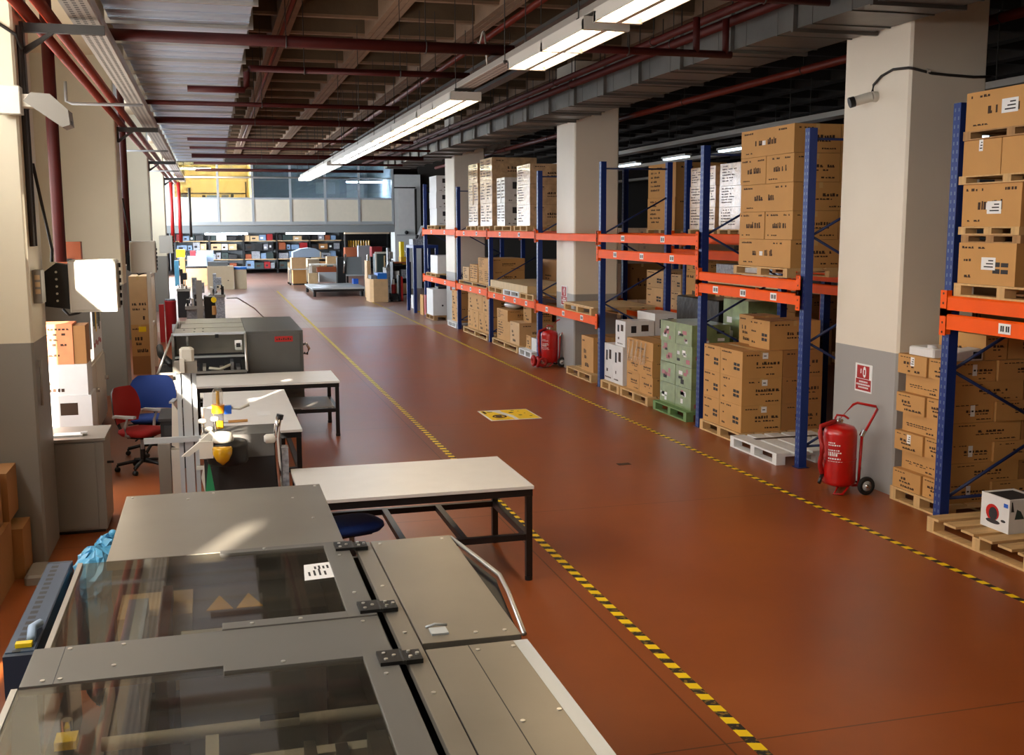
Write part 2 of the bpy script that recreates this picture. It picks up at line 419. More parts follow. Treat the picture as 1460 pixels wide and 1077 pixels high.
# left wall with window openings
WIN = [(1.0, 8.9, 3.85, 5.3), (9.7, 17.2, 1.0, 5.3), (20.8, 27.6, 1.0, 5.3), (30.6, 37.8, 1.0, 5.3), (40.4, 48.6, 0.9, 5.3)]
SUN_GAP = (3.3, 4.6, 0.0, 1.5)  # low wall opening added to let a sun patch onto the floor
b = MB(); prev = 0.6
for k, (y0, y1, z0, z1) in enumerate(WIN):
    b.box(-2.95, -2.75, prev, y0, 0, 6.55, 'cream_paint')
    b.box(-2.95, -2.75, y0, y1, z1, 6.55, 'cream_paint')
    if k == 0:
        b.box(-2.95, -2.75, y0, SUN_GAP[0], 0, z0, 'cream_paint'); b.box(-2.95, -2.75, SUN_GAP[1], y1, 0, z0, 'cream_paint'); b.box(-2.95, -2.75, SUN_GAP[0], SUN_GAP[1], SUN_GAP[3], z0, 'cream_paint')
    else: b.box(-2.95, -2.75, y0, y1, 0, z0, 'cream_paint')
    prev = y1
b.box(-2.95, -2.75, prev, 80, 0, 6.55, 'cream_paint')
b.prism([(-4.6, -3.0), (-4.35, -3.0), (-2.8, 0.3), (-2.75, 0.599), (-2.95, 0.599), (-2.97, 0.35)], 'z', 0, 6.55, 'cream_paint')
struct(b.build('wall_left'))
for k, (y0, y1, z0, z1) in enumerate(WIN):
    b = MB(); n = max(2, round((y1 - y0) / 1.4))
    for i in range(n + 1):
        y = y0 + (y1 - y0) * i / n
        if k == 0 and (5.8 < y < 6.9 or 2.4 < y < 4.3): continue
        b.box(-2.9, -2.84, y - 0.025, y + 0.025, z0, z1, 'alu')
    for z in ((z0 + 0.03, z1 - 0.03) if k == 0 else (z0 + 0.03, (z0 + z1) / 2, z1 - 0.03)): b.box(-2.9, -2.84, y0, y1, z - 0.025, z + 0.025, 'alu')
    struct(b.build('window_%d' % (k + 1)))
    # added out-of-view blinds that block the sun, open only where it should land
    b = MB(); gaps = ((5.95, 6.76), (9.7, 11.2), (20.8, 20.8), (30.6, 30.6), (40.4, 40.4))[k]
    if k == 0: b.box(-2.83, -2.815, 5.95, 6.76, 4.46, z1, 'blind')
    if k == 1: b.box(-2.83, -2.815, 9.7, 11.2, 3.05, z1, 'blind')
    for ya, yb in ((y0, gaps[0]), (gaps[1], y1)):
        if k == 0 and ya < 2: b.box(-2.83, -2.815, 1.0, 2.5, z0, z1, 'blind'); b.box(-2.83, -2.815, 2.5, 4.1, 4.07, z1, 'blind'); b.box(-2.83, -2.815, 4.1, 5.95, z0, z1, 'blind')
        elif yb - ya > 0.05: b.box(-2.83, -2.815, ya, yb, z0, z1, 'blind')
    struct(b.build('trim_%d' % (10 + k)))
b = MB(); 
b.box(-4.6, 31.1, -3.2, -3, 0, 4.93, 'cream_paint'); b.box(-4.6, 31.1, -3.2, -3, 5.27, 6.55, 'cream_paint')
b.box(-4.6, -4.08, -3.2, -3, 4.93, 5.27, 'cream_paint'); b.box(-3.86, 31.1, -3.2, -3, 4.93, 5.27, 'cream_paint')
struct(b.build('wall_front'))
b = MB(); b.box(30, 30.2, -3, 80, 0, 6.55, 'dark_wall'); struct(b.build('wall_right'))
b = MB(); b.box(-2.7, 30, 78, 78.2, 0, 6.55, 'white_wall'); struct(b.build('wall_back'))
# columns
for (y0, y1), xl, lab in zip(((9.74, 10.54), (19.5, 20.3), (29.3, 30.1), (39, 39.8)), (-2.32, -2.74, -2.74, -2.74),
        ('cream and grey painted pillar at the left edge of the photo', 'second cream pillar along the left wall, behind the white electrical cabinet',
         'third cream pillar along the left wall, beyond the stacked cartons', 'farthest pillar along the left wall, near the mezzanine')):
    b = MB(); b.prism([(xl, y0), (-1.49, y0), (-1.47, y0 + 0.02), (-1.47, y1 - 0.02), (-1.49, y1), (xl, y1)], 'z', 0, 5.68, 'pillar_paint')
    tag(b.build('concrete_pillar'), lab, 'pillar', 'pillars along the left wall')
for (y0, y1), lab in zip(((9.71, 10.9), (20.2, 21.35), (31.05, 32.3)),
        ('large cream and grey column behind the nearest red wheeled extinguisher', 'cream and grey column crossed by orange beams, in the middle of the rack row',
         'farthest cream column in the rack row, beside the tall blue upright')):
    b = MB(); b.prism([(6.86, y0 + 0.025), (6.885, y0), (7.75, y0), (7.775, y0 + 0.025), (7.775, y1 - 0.025), (7.75, y1), (6.885, y1), (6.86, y1 - 0.025)], 'z', 0, 5.998, 'column_paint')
    tag(b.build('concrete_column'), lab, 'column', 'columns in the rack row')
# column heads (beam stubs) seen above columns
b = MB(); b.box(7.78, 8.6, 31.2, 32.1, 5.0, 5.998, 'column_paint'); struct(b.build('trim_2'))

# ---------------------------------------------------------------- floor markings
b = MB(); b.box(2.755, 2.83, 3.6, 50, 0.0005, 0.002, 'hazard_worn'); tag(b.build('floor_tape'), 'worn yellow and black floor tape on the left side of the aisle', 'floor tape', 'aisle floor tapes')
b = MB(); b.box(5.84, 5.90, 5.2, 41.5, 0.0005, 0.002, 'hazard_tape'); tag(b.build('floor_tape'), 'yellow and black floor tape running along the rack row', 'floor tape', 'aisle floor tapes')
t = thing('floor_sign', (4.28, 15.7, 0), 'yellow rectangular warning sign stuck flat on the floor in the aisle', 'floor sign')
b = MB(); b.box(3.89, 4.68, 15.24, 16.12, 0.0005, 0.003, 'paper'); b.build('backing', t)
b = MB(); z0, z1 = 0.003, 0.0042
b.prism([(3.92, 15.28), (4.27, 15.28), (4.27, 15.42), (4.12, 15.95), (4.0, 16.09), (3.92, 16.09)], 'z', z0, z1, 'yellow'); b.build('left_panel', t)
b = MB(); b.prism([(4.33, 15.28), (4.66, 15.28), (4.66, 16.09), (4.24, 16.09), (4.24, 15.95), (4.33, 15.6)], 'z', z0, z1, 'yellow'); b.build('right_panel', t)
b = MB(); zz = 0.0048
b.torus((4.1, 15.55, zz), 0.1, 0.012, 'print', 'z', 20, 4); b.build('pictogram', t)
for q in ((4.05, 4.14, 15.5, 15.62), (3.94, 3.98, 15.85, 16.05), (4.01, 4.09, 15.95, 15.99), (4.0, 4.2, 15.34, 15.36)): b = MB(); b.box(*q, 0.0042, zz, 'print'); b.build('printed_mark', t)
for x, y, r in ((4.36, 15.85, 0.04), (4.42, 16.0, 0.03), (4.44, 15.6, 0.03), (4.55, 15.75, 0.015), (4.58, 15.5, 0.025), (4.5, 15.95, 0.015)): b = MB(); b.cyl((x, y, 0.0042), (x, y, zz), r, 'ink', 10); b.build('printed_dot', t)
# drain cover / small mark on the floor
b = MB(); p = at(921, 693, 11); b.box(4.62, 4.78, 11.9, 12.0, 0.0005, 0.003, 'print'); tag(b.build('floor_mark'), 'small dark scuffed mark on the floor in the middle of the aisle', 'floor mark')

# ---------------------------------------------------------------- ducts
def duct(x0, x1, y0, y1, z0, z1, label, pitch=1.2, seam=0.4, dm='duct_metal', fm='alu'):
    t = thing('air_duct', ((x0 + x1) / 2, (y0 + y1) / 2, z0), label, 'air duct')
    b = MB(); b.box(x0, x1, y0, y1, z0, z1, dm)
    y = y0
    while y < y1:
        b.box(x0 - 0.004, x1 + 0.004, y - 0.012, y + 0.012, z0 - 0.012, z1 + 0.004, dm); y += seam
    b.build('duct_body', t)
    y = y0 + 0.3; 
    while y < y1:
        f = MB(); a, c, d = 0.05, 0.02, 0.035
        f.box(x0 - a, x1 + a, y - c, y + c, z0 - d, z0 + 0.001, fm); f.box(x0 - a, x0 - 0.001, y - c, y + c, z0, z1, fm); f.box(x1 + 0.001, x1 + a, y - c, y + c, z0, z1, fm)
        f.box(x0 - 0.03, x0 - 0.018, y - 0.006, y + 0.006, z1, 5.998, 'dark_conduit'); f.box(x1 + 0.018, x1 + 0.03, y - 0.006, y + 0.006, z1, 5.998, 'dark_conduit')
        f.build('flange', t); y += pitch
    return t
duct(-0.9, 0.47, 3.0, 36, 4.95, 5.5, 'shiny galvanised air duct under the ceiling at upper left', 1.25, 0.42)
duct(5.90, 6.80, 3.0, 38, 4.86, 5.3, 'dark galvanised air duct running above the rack row columns', 1.4, 0.7, 'duct_dull', 'duct_dull')
# ================================================================ lights in the row
FX = [(3.55, 0), (6.02, 0.01), (8.62, 0), (13.72, 0), (16.1, 0), (18.48, 0), (20.86, 0), (23.24, 0), (25.62, 0), (28.9, 0), (31.3, 0), (33.7, 0), (36.1, 0)]
FL = ['nearest fluorescent fixture, cut by the top edge of the photo', 'second nearest fluorescent fixture, at the top edge of the photo', 'fluorescent fixture just before the gap in the light row']
FL += ['%s fluorescent fixture beyond the gap in the light row' % w for w in NTH[:6]]
FL += ['%s fluorescent fixture in the last group of the light row, near the mezzanine' % w for w in NTH[:4]]
def fixture(y0, dz, label):
    z = 4.45 + dz; y1 = y0 + 2.36; x0, x1 = 3.0, 3.4
    t = thing('fluorescent_fixture', (3.2, (y0 + y1) / 2, z), label, 'ceiling light', 'fluorescent fixtures in one row')
    b = MB()
    b.prism([(x0, z), (x0 + 0.012, z), (x0 + 0.03, z + 0.08), (x1 - 0.03, z + 0.08), (x1 - 0.012, z), (x1, z), (x1, z + 0.1), (x0, z + 0.1)], 'y', y0, y1, 'fixture')
    b.box(3.175, 3.225, y0, y1, z - 0.004, z + 0.08, 'fixture')
    for y in (y0, (y0 + y1) / 2 - 0.02, y1 - 0.04): b.box(x0, x1, y, y + 0.05, z - 0.006, z + 0.08, 'fixture')
    b.box(x0, x1, y0 - 0.006, y0, z, z + 0.1, 'fixture'); b.box(x0, x1, y1, y1 + 0.006, z, z + 0.1, 'fixture')
    b.build('housing', t)
    for xa, xb in ((x0 + 0.05, 3.165), (3.235, x1 - 0.05)):
        for ya, yb in ((y0 + 0.05, (y0 + y1) / 2 - 0.03), ((y0 + y1) / 2 + 0.03, y1 - 0.05)):
            b = MB(); b.box(xa, xb, ya, yb, z + 0.02, z + 0.03, 'tube_warm' if y0 < 20 else 'tube_cool'); b.build('tube', t)
    return t
for (y, dz), l in zip(FX, FL): fixture(y, dz, l)
# cable tray that carries the row
t = thing('cable_tray', (3.2, 22, 4.6), 'grey perforated cable tray carrying the fluorescent light row', 'cable tray')
b = MB(); b.box(3.1, 3.3, 3, 39, 4.6, 4.612, 'tray_holes'); b.box(3.1, 3.106, 3, 39, 4.612, 4.67, 'tray_grey'); b.box(3.294, 3.3, 3, 39, 4.612, 4.67, 'tray_grey'); b.build('tray_body', t)
for k in range(15):
    y = 4.2 + 2.4 * k; b = MB()
    for x in (3.085, 3.315): b.cyl((x, y, 4.56), (x, y, 5.998), 0.006, 'dark_conduit', 6)
    b.box(3.07, 3.33, y - 0.015, y + 0.015, 4.575, 4.6, 'dark_conduit'); b.build('hanger', t)
b = MB(); pts = [(3.12, 12.3 + 0.05 * k, 4.68 + 0.35 * math.sin(k * 0.5) * math.exp(-k * 0.12) + 0.05 * k) for k in range(10)]
b.tube(pts, 0.012, 'tray_grey'); b.build('cable', t)

# ================================================================ pipes
def pipe(pts, r, m, label, hang=(), name='sprinkler_pipe', cat='pipe', group=None):
    lo = Vector(pts[0]); t = thing(name, lo, label, cat, group)
    b = MB(); b.tube(pts, r, m, 10); b.build('pipe_body', t)
    for h in hang:
        b = MB(); x, y, z = h
        if -1.0 < x < 0.6: continue
        b.cyl((x, y, z + r), (x, y, 5.998), 0.006, 'dark_conduit', 6); b.torus((x, y, z), r + 0.008, 0.007, 'dark_conduit', 'y' if abs(pts[-1][1] - pts[0][1]) > 3 else 'x', 12, 5); b.build('hanger', t)
    return t
def cross(x0, x1, y, z, r, m, label):
    xs = [x0 + 0.3 + 1.5 * k for k in range(8) if x0 + 0.3 + 1.5 * k < x1]
    return pipe([(x0, y, z), (x1, y, z)], r, m, label, [(x, y, z) for x in xs], group='red pipes crossing the ceiling')
cross(-0.95, 3.35, 12.0, 4.80, 0.06, 'red_pipe', 'thick dark red pipe crossing under the shiny duct, nearest of the cross pipes')
pipe([(3.3, 13.95, 4.78), (0.55, 13.95, 4.78), (0.55, 13.95, 4.78), (0.5, 13.95, 4.73), (0.5, 13.95, 4.56), (0.47, 13.95, 4.52), (-0.2, 13.95, 4.52)], 0.04, 'red_pipe', 'stepped red pipe that drops beside the shiny duct edge', [(1.2, 13.95, 4.78), (2.4, 13.95, 4.78)])
for i, (y, r, x1) in enumerate(((17.6, 0.035, 3.0), (20.4, 0.06, 3.0), (24.6, 0.035, 4.5), (27.2, 0.03, 5.4), (30.2, 0.06, 5.8), (33.6, 0.035, 5.8), (37.5, 0.05, 5.8))):
    cross(-0.95 if i < 2 else -0.4, x1, y, 4.74, r, 'red_pipe', '%s red pipe crossing the ceiling beyond the stepped pipe' % NTH[i])
for i, (x, r) in enumerate(((-1.40, 0.05), (-1.235, 0.05))):
    pipe([(x, 2.5, 4.62), (x, 46, 4.62)], r, 'red_pipe_bright', ('outer red pipe running along the left wall pillars', 'inner red pipe running beside the perforated cable tray at left')[i], group='long red pipes along the left wall')
for i, (x, z, r) in enumerate(((5.72, 5.12, 0.055), (5.45, 5.14, 0.045))):
    pipe([(x, 3, z), (x, 40, z)], r, 'red_pipe', ('red pipe running close beside the dark duct above the racks', 'thinner red pipe running left of the pipe beside the dark duct')[i], [(x, 5 + 4 * k, z) for k in range(8)], group='long red pipes above the racks')
pipe([(8.15, 4, 5.02), (8.15, 40, 5.02)], 0.055, 'red_pipe_bright', 'bright red pipe behind the columns above the rack row', [(8.15, 6 + 4 * k, 5.02) for k in range(8)])
t = pipe([(3.6, 11.2, 4.72), (5.62, 11.2, 4.72)], 0.04, 'red_pipe', 'red cross pipe with two short risers under the dark duct', [(4.4, 11.2, 4.72)])
for x in (5.2, 5.55): b = MB(); b.tube([(x, 11.2, 4.72), (x, 11.2, 5.1)], 0.04, 'red_pipe'); b.build('riser', t)
pipe([(4.4, 9.6, 4.98), (5.84, 9.6, 4.98)], 0.035, 'red_pipe', 'short red pipe end stopping at the side of the dark duct', [(5.15, 9.6, 4.98)])
pipe([(1.15, 8.2, 5.75), (1.15, 40, 5.75)], 0.03, 'red_pipe_bright', 'thin red pipe fixed high under a ceiling rib')
pipe([(4.35, 5, 5.82), (4.35, 40, 5.82)], 0.05, 'red_pipe_bright', 'red pipe fixed under the ceiling rib right of the light row')
for i, (x, z) in enumerate(((4.1, 5.25), (4.5, 5.32), (4.85, 5.28))):
    b = MB(); b.box(x - 0.09, x + 0.09, 4, 40, z, z + 0.05, 'dark_conduit')
    for k in range(8): b.cyl((x, 5 + 4.2 * k, z + 0.04), (x, 5 + 4.2 * k, 5.998), 0.006, 'dark_conduit', 6)
    tag(b.build('cable_duct'), '%s dark cable duct right of the fluorescent light row' % NTH[i], 'cable duct', 'dark cable ducts under the ceiling')
pipe([(1.2, 12.6, 5.85), (1.35, 12.6, 5.7), (1.6, 12.6, 5.62), (2.6, 12.6, 5.58), (3.4, 12.6, 5.55)], 0.018, 'tray_grey', 'thin grey conduit hanging under the coffered ceiling', name='conduit', cat='conduit')
# red vertical pipes down the left wall
for x, y, zb, lab in ((-1.537, 12.3, 2.5, 'dark red vertical pipe behind the nearest left pillar'), (-1.455, 20.9, 2.2, 'dark red vertical pipe beside the second left pillar'),
                  (-1.404, 44.0, 2.3, 'bright red vertical pipe at the left end of the mezzanine'), (-1.12, 44.0, 2.3, 'second red vertical pipe at the left end of the mezzanine')):
    pipe([(x, y, zb), (x, y, 5.66 if y < 30 else 4.6)], 0.062 if y < 30 else 0.07, 'red_pipe' if y < 30 else 'red_matt', lab)
b = MB(); b.tube([(-0.74, 44.5, 2.5), (-0.74, 44.5, 4.4)], 0.05, 'dark_conduit'); tag(b.build('conduit'), 'dark vertical conduit in front of the first mezzanine panel', 'conduit')
# perforated tray along the left wall with cables
t = thing('cable_tray', (-0.96, 20, 4.6), 'pale perforated cable tray along the left wall beside the red pipes', 'cable tray')
b = MB()
for p in ([(-1.08, 4.62), (-1.07, 4.60), (-0.85, 4.60), (-0.84, 4.62), (-0.84, 4.70), (-0.848, 4.70), (-0.848, 4.612), (-1.072, 4.612), (-1.072, 4.70), (-1.08, 4.70)],): b.prism(p, 'y', 2.5, 44, 'tray_holes')
b.build('tray_body', t)
b = MB()
for x in (-1.03, -0.99, -0.93, -0.89): b.tube([(x + 0.01 * math.sin(k), 2.5 + k * 2, 4.64 + 0.01 * math.cos(k * 1.7)) for k in range(21)], 0.016, 'cable_dark', 6)
b.build('cable_bundle', t)
# bracket arms off the pillars
for i, y in enumerate((10.1, 19.9, 29.7, 39.4)):
    b = MB(); b.box(-1.5, -0.8, y - 0.03, y + 0.03, 4.48, 4.555, 'dark_conduit'); b.box(-1.468, -1.44, y - 0.05, y + 0.05, 3.85 if i == 0 else 4.3, 4.56, 'dark_conduit')
    b.prism([(-1.44, 4.3), (-1.2, 4.48), (-1.25, 4.48), (-1.44, 4.36)], 'y', y - 0.02, y + 0.02, 'dark_conduit')
    tag(b.build('support_bracket'), 'dark steel bracket carrying pipes on the %s left pillar' % NTH[i], 'bracket', 'pipe brackets on the left pillars')
for i, (y, z) in enumerate(((15.5, 4.5), (24.5, 4.5), (33, 4.5))):
    b = MB(); b.tube([(-1.75, y, z + 0.25), (-1.75, y, z), (-1.68, y, z - 0.03), (-0.8, y, z - 0.03)], 0.02, 'arm_grey'); tag(b.build('pipe_hanger'), '%s pale hook shaped pipe hanger on the left side' % NTH[i], 'hanger', 'pale pipe hangers')

# ================================================================ things on the left pillar
t = thing('wall_lamp', (-1.47, 10.1, 3.7), 'white box and grey floodlight fixed on the nearest left pillar', 'lamp')
b = MB(); b.cbox(-1.6, -1.42, 9.55, 9.7, 3.76, 3.98, 'elec_white', 0.008); b.build('junction_box', t)
b = MB(); b.box(-1.46, -1.3, 9.6, 9.75, 3.82, 3.92, 'cab_cream'); b.build('arm', t)
b = MB(); b.prism([(-1.4, 3.86), (-1.12, 3.66), (-1.06, 3.68), (-1.07, 3.80), (-1.2, 3.92), (-1.34, 3.93)], 'y', 9.55, 9.85, 'cabinet_grey'); b.build('lamp_head', t)
b = MB(); b.poly([(-1.38, 9.56, 3.846), (-1.13, 9.56, 3.664), (-1.13, 9.84, 3.664), (-1.38, 9.84, 3.846)], 'film'); b.box(-1.12, -1.06, 9.66, 9.74, 3.69, 3.72, 'black_plastic'); b.build('lens', t)
for i, (x, y) in enumerate(((-1.455, 9.9), (-1.455, 10.0), (-1.455, 10.12))):
    b = MB(); b.tube([(x, y, 2.7), (x, y, 3.1), (x, y + 0.01, 3.6), (x, y, 4.5)], 0.014 if i else 0.022, 'dark_conduit', 6)
    tag(b.build('conduit'), '%s vertical dark conduit on the side of the nearest left pillar' % ('front', 'middle', 'rear')[i], 'conduit', 'conduits on the nearest left pillar')
b = MB(); b.tube([(-2.3, 9.72, 4.55), (-1.9, 9.72, 4.52), (-1.6, 9.72, 4.5), (-1.45, 9.72, 4.4), (-1.42, 9.8, 4.3)], 0.014, 'cable_dark'); tag(b.build('cable'), 'dark cable crossing the front of the nearest left pillar', 'cable')
t = thing('junction_box', (-1.44, 10.02, 2.25), 'narrow grey socket box on the side of the nearest left pillar', 'junction box')
b = MB(); b.box(-1.47, -1.40, 9.9, 10.1, 2.22, 2.5, 'cabinet_grey'); b.build('case', t)
b = MB(); [b.box(-1.45, -1.41, 9.893, 9.9, 2.3 + 0.06 * k, 2.34 + 0.06 * k, 'inner_tan') for k in range(3)]; b.build('socket_row', t)
def elec_cabinet(x0, x1, y, z0, z1, label, arm=True):
    t = thing('electrical_cabinet', ((x0 + x1) / 2, y, z0), label, 'electrical cabinet')
    b = MB(); b.cbox(x0, x1, y, y + 0.42, z0, z1, 'elec_white', 0.012); b.build('case', t)
    b = MB(); b.box(x0 + 0.01, x1 - 0.06, y - 0.012, y - 0.001, z0 + 0.02, z1 - 0.015, 'elec_white'); b.build('door', t, bevel=0.004)
    for k in range(6):
        b = MB(); b.cyl((x1, y + 0.28, z0 + 0.06 + 0.07 * k), (x1 + 0.025, y + 0.28, z0 + 0.06 + 0.07 * k), 0.022, 'black_plastic', 10); b.build('knob', t)
    b = MB(); b.box(x1, x1 + 0.008, y + 0.2, y + 0.36, z0 + 0.02, z1 - 0.04, 'cabinet_grey'); b.build('side_plate', t)
    if arm:
        b = MB(); b.prism([(-1.465, z0 + 0.05), (x0 - 0.001, z0 + 0.02), (x0 - 0.001, z0 + 0.42), (-1.36, z0 + 0.44), (-1.465, z0 + 0.36)], 'y', y + 0.12, y + 0.3, 'black_plastic')
        for k in range(5): b.cyl((-1.36, y + 0.112, z0 + 0.1 + 0.065 * k), (-1.36, y + 0.12, z0 + 0.1 + 0.065 * k), 0.011, 'screw', 8)
        b.build('bracket', t)
        b = MB(); b.tube([(-1.4, y + 0.2, z0 + 0.45), (-1.39, y + 0.2, z0 + 0.56), (-1.43, y + 0.1, z0 + 0.9), (-1.45, y - 0.2, z0 + 1.3)], 0.014, 'cable_dark')
        b.tube([(-1.33, y + 0.2, z0 + 0.02), (-1.28, y + 0.2, z0 - 0.04), (-1.2, y + 0.2, z0 - 0.02), (-1.15, y + 0.2, z0 + 0.01)], 0.012, 'cable_dark'); b.build('cable', t)
    return t
elec_cabinet(-1.245, -0.845, 10.4, 2.1, 2.565, 'sunlit white electrical cabinet on the back of the nearest left pillar')
elec_cabinet(-1.40, -0.97, 20.35, 2.06, 2.62, 'white electrical cabinet beside the second left pillar')
x0, z1 = at(227, 336, 29.2); x1, z0 = at(247, 361, 29.2); elec_cabinet(x0, x1, 29.0, z0, z1, 'farthest white electrical cabinet, beside the third left pillar', False)
t = thing('hose_panel', (-1.65, 12.6, 2.3), 'orange brown board with black label behind the red vertical pipe', 'panel')
b = MB(); x0, z1 = at(80, 345, 12.6); x1, z0 = at(117, 390, 12.6); b.box(x0, x1, 12.6, 12.75, z0 - 0.12, z1, 'brown_box'); b.build('board', t)
b = MB(); b.box(x0 + 0.1, x1 - 0.09, 12.58, 12.6, z0 - 0.02, z0 + 0.16, 'black_plastic'); b.box(x0 + 0.12, x1 - 0.12, 12.576, 12.58, z0 + 0.05, z0 + 0.08, 'paper'); b.build('label_plate', t)
b = MB(); b.tube([(-1.45, 9.86, 1.35), (-1.44, 9.86, 1.7)], 0.012, 'cabinet_grey'); b.box(-1.46, -1.43, 9.84, 9.88, 1.68, 1.74, 'cabinet_grey'); tag(b.build('rod'), 'short grey rod hanging on the side of the nearest left pillar', 'rod')

# grey filing cabinet
t = thing('filing_cabinet', (-1.4, 10.85, 0), 'grey metal cabinet standing behind the nearest left pillar', 'cabinet')
b = MB(); b.box(-1.75, -1.05, 10.58, 11.25, 0.03, 0.88, 'cabinet_grey'); b.box(-1.77, -1.03, 10.56, 11.27, 0.88, 0.91, 'cabinet_grey'); b.box(-1.73, -1.07, 10.6, 11.23, 0, 0.03, 'black_steel'); b.build('body', t, bevel=0.004)
b = MB(); b.box(-1.73, -1.125, 10.566, 10.58, 0.05, 0.86, 'cabinet_grey'); b.build('door', t)
b = MB(); b.cyl((-1.05, 10.85, 0.62), (-0.99, 10.85, 0.62), 0.012, 'black_plastic', 8); b.build('handle', t)
b = MB(); b.box(-1.5, -1.24, 10.7, 10.86, 0.91, 0.925, 'paper'); b.cyl((-1.26, 10.75, 0.93), (-1.2, 10.75, 0.93), 0.02, 'white_box', 8); tag(b.build('paper_roll'), 'small white paper roll on top of the grey metal cabinet', 'paper')

# low cream cabinets and sunlit printed cartons by the window
t = thing('sideboard', (-1.8, 15.1, 0), 'long cream low cabinet along the left wall behind the red chair', 'cabinet')
b = MB(); b.box(-2.2, -1.62, 13.1, 17.1, 0.06, 1.06, 'cab_cream'); b.box(-2.18, -1.66, 13.15, 17.05, 0, 0.06, 'black_steel'); b.build('body', t)
for k in range(3):
    y = 13.15 + 1.32 * k
    b = MB(); b.box(-1.62, -1.6, y, y + 1.26, 0.12, 1.02, 'cab_cream'); d = b.build('door', t)
    b = MB(); b.cyl((-1.6, y + 1.1, 0.66), (-1.55, y + 1.1, 0.66), 0.03, 'chrome', 10); b.build('handle', d)
# ================================================================ cartons
rnd = random.Random(11)
def marks(b, face, x0, x1, y0, y1, z0, z1, kind, far=False):
    """printed lettering-like marks on the aisle face ('x', at X=x0) or the camera-side face ('y', at Y=y0)"""
    def put(u0, u1, v0, v1, m):                      # u, v as fractions of the face
        if face == 'x':
            ya, yb = y1 - (y1 - y0) * u0, y1 - (y1 - y0) * u1; b.box(x0 - 0.0015, x0 + 0.001, yb, ya, z0 + (z1 - z0) * v0, z0 + (z1 - z0) * v1, m)
        else:
            b.box(x0 + (x1 - x0) * u0, x0 + (x1 - x0) * u1, y0 - 0.0015, y0 + 0.001, z0 + (z1 - z0) * v0, z0 + (z1 - z0) * v1, m)
    def line(u0, v0, h, n, m='print'):
        u = u0; wf = (y1 - y0) if face == 'x' else (x1 - x0)
        for _ in range(n):
            w = rnd.uniform(0.016, 0.04) / wf
            if u + w * 1.4 > 0.96: break
            if rnd.random() < 0.86:
                put(u, u + w, v0, v0 + h * rnd.uniform(0.7, 1), m)
                if rnd.random() < 0.5: put(u + w, u + w * 1.35, v0, v0 + h * 0.35, m)
            u += w * 1.5
            if u > 0.93: break
    if kind == 'print':
        line(0.06, 0.84, 0.07, 6); line(0.68, 0.84, 0.07, 6)
        line(0.28, 0.4, 0.2, 4); line(0.52, 0.4, 0.24, 5); line(0.1, 0.12, 0.05, 5)
        if rnd.random() < 0.6: put(0.42, 0.48, 0.4, 0.56, 'paper')
    elif kind == 'side':
        line(0.1, 0.84, 0.05, 5); line(0.35, 0.5, 0.12, 8); line(0.35, 0.38, 0.06, 7); line(0.6, 0.12, 0.06, 6)
    elif kind == 'icon':
        line(0.06, 0.86, 0.06, 7)
        for q in (0.28, 0.44): put(0.62, 0.74, q, q + 0.11, 'ink'); put(0.76, 0.88, q, q + 0.1, 'ink')
        line(0.1, 0.55, 0.06, 3); line(0.12, 0.15, 0.08, 2)
    elif kind == 'line':
        line(0.12, 0.4, 0.06, 12); line(0.14, 0.3, 0.05, 8); line(0.7, 0.1, 0.1, 3)
    elif kind == 'lot':
        line(0.08, 0.84, 0.05, 4); line(0.2, 0.5, 0.14, 3); line(0.25, 0.35, 0.1, 4); line(0.3, 0.12, 0.12, 6)
    elif kind == 'device':
        put(0.2, 0.38, 0.55, 0.82, 'ink'); put(0.55, 0.8, 0.6, 0.85, 'print'); line(0.25, 0.25, 0.1, 2); line(0.1, 0.08, 0.04, 6)
    elif kind == 'text':
        for v in (0.85, 0.72, 0.59, 0.46, 0.33, 0.2): line(0.1, v, 0.06, rnd.randint(5, 12))
    elif kind == 'toy':
        for _ in range(5):
            u, v = rnd.uniform(0.05, 0.7), rnd.uniform(0.08, 0.7); put(u, u + rnd.uniform(0.12, 0.26), v, v + rnd.uniform(0.1, 0.25), rnd.choice(['pink_print', 'paper', 'ink', 'pink_print', 'white_box']))
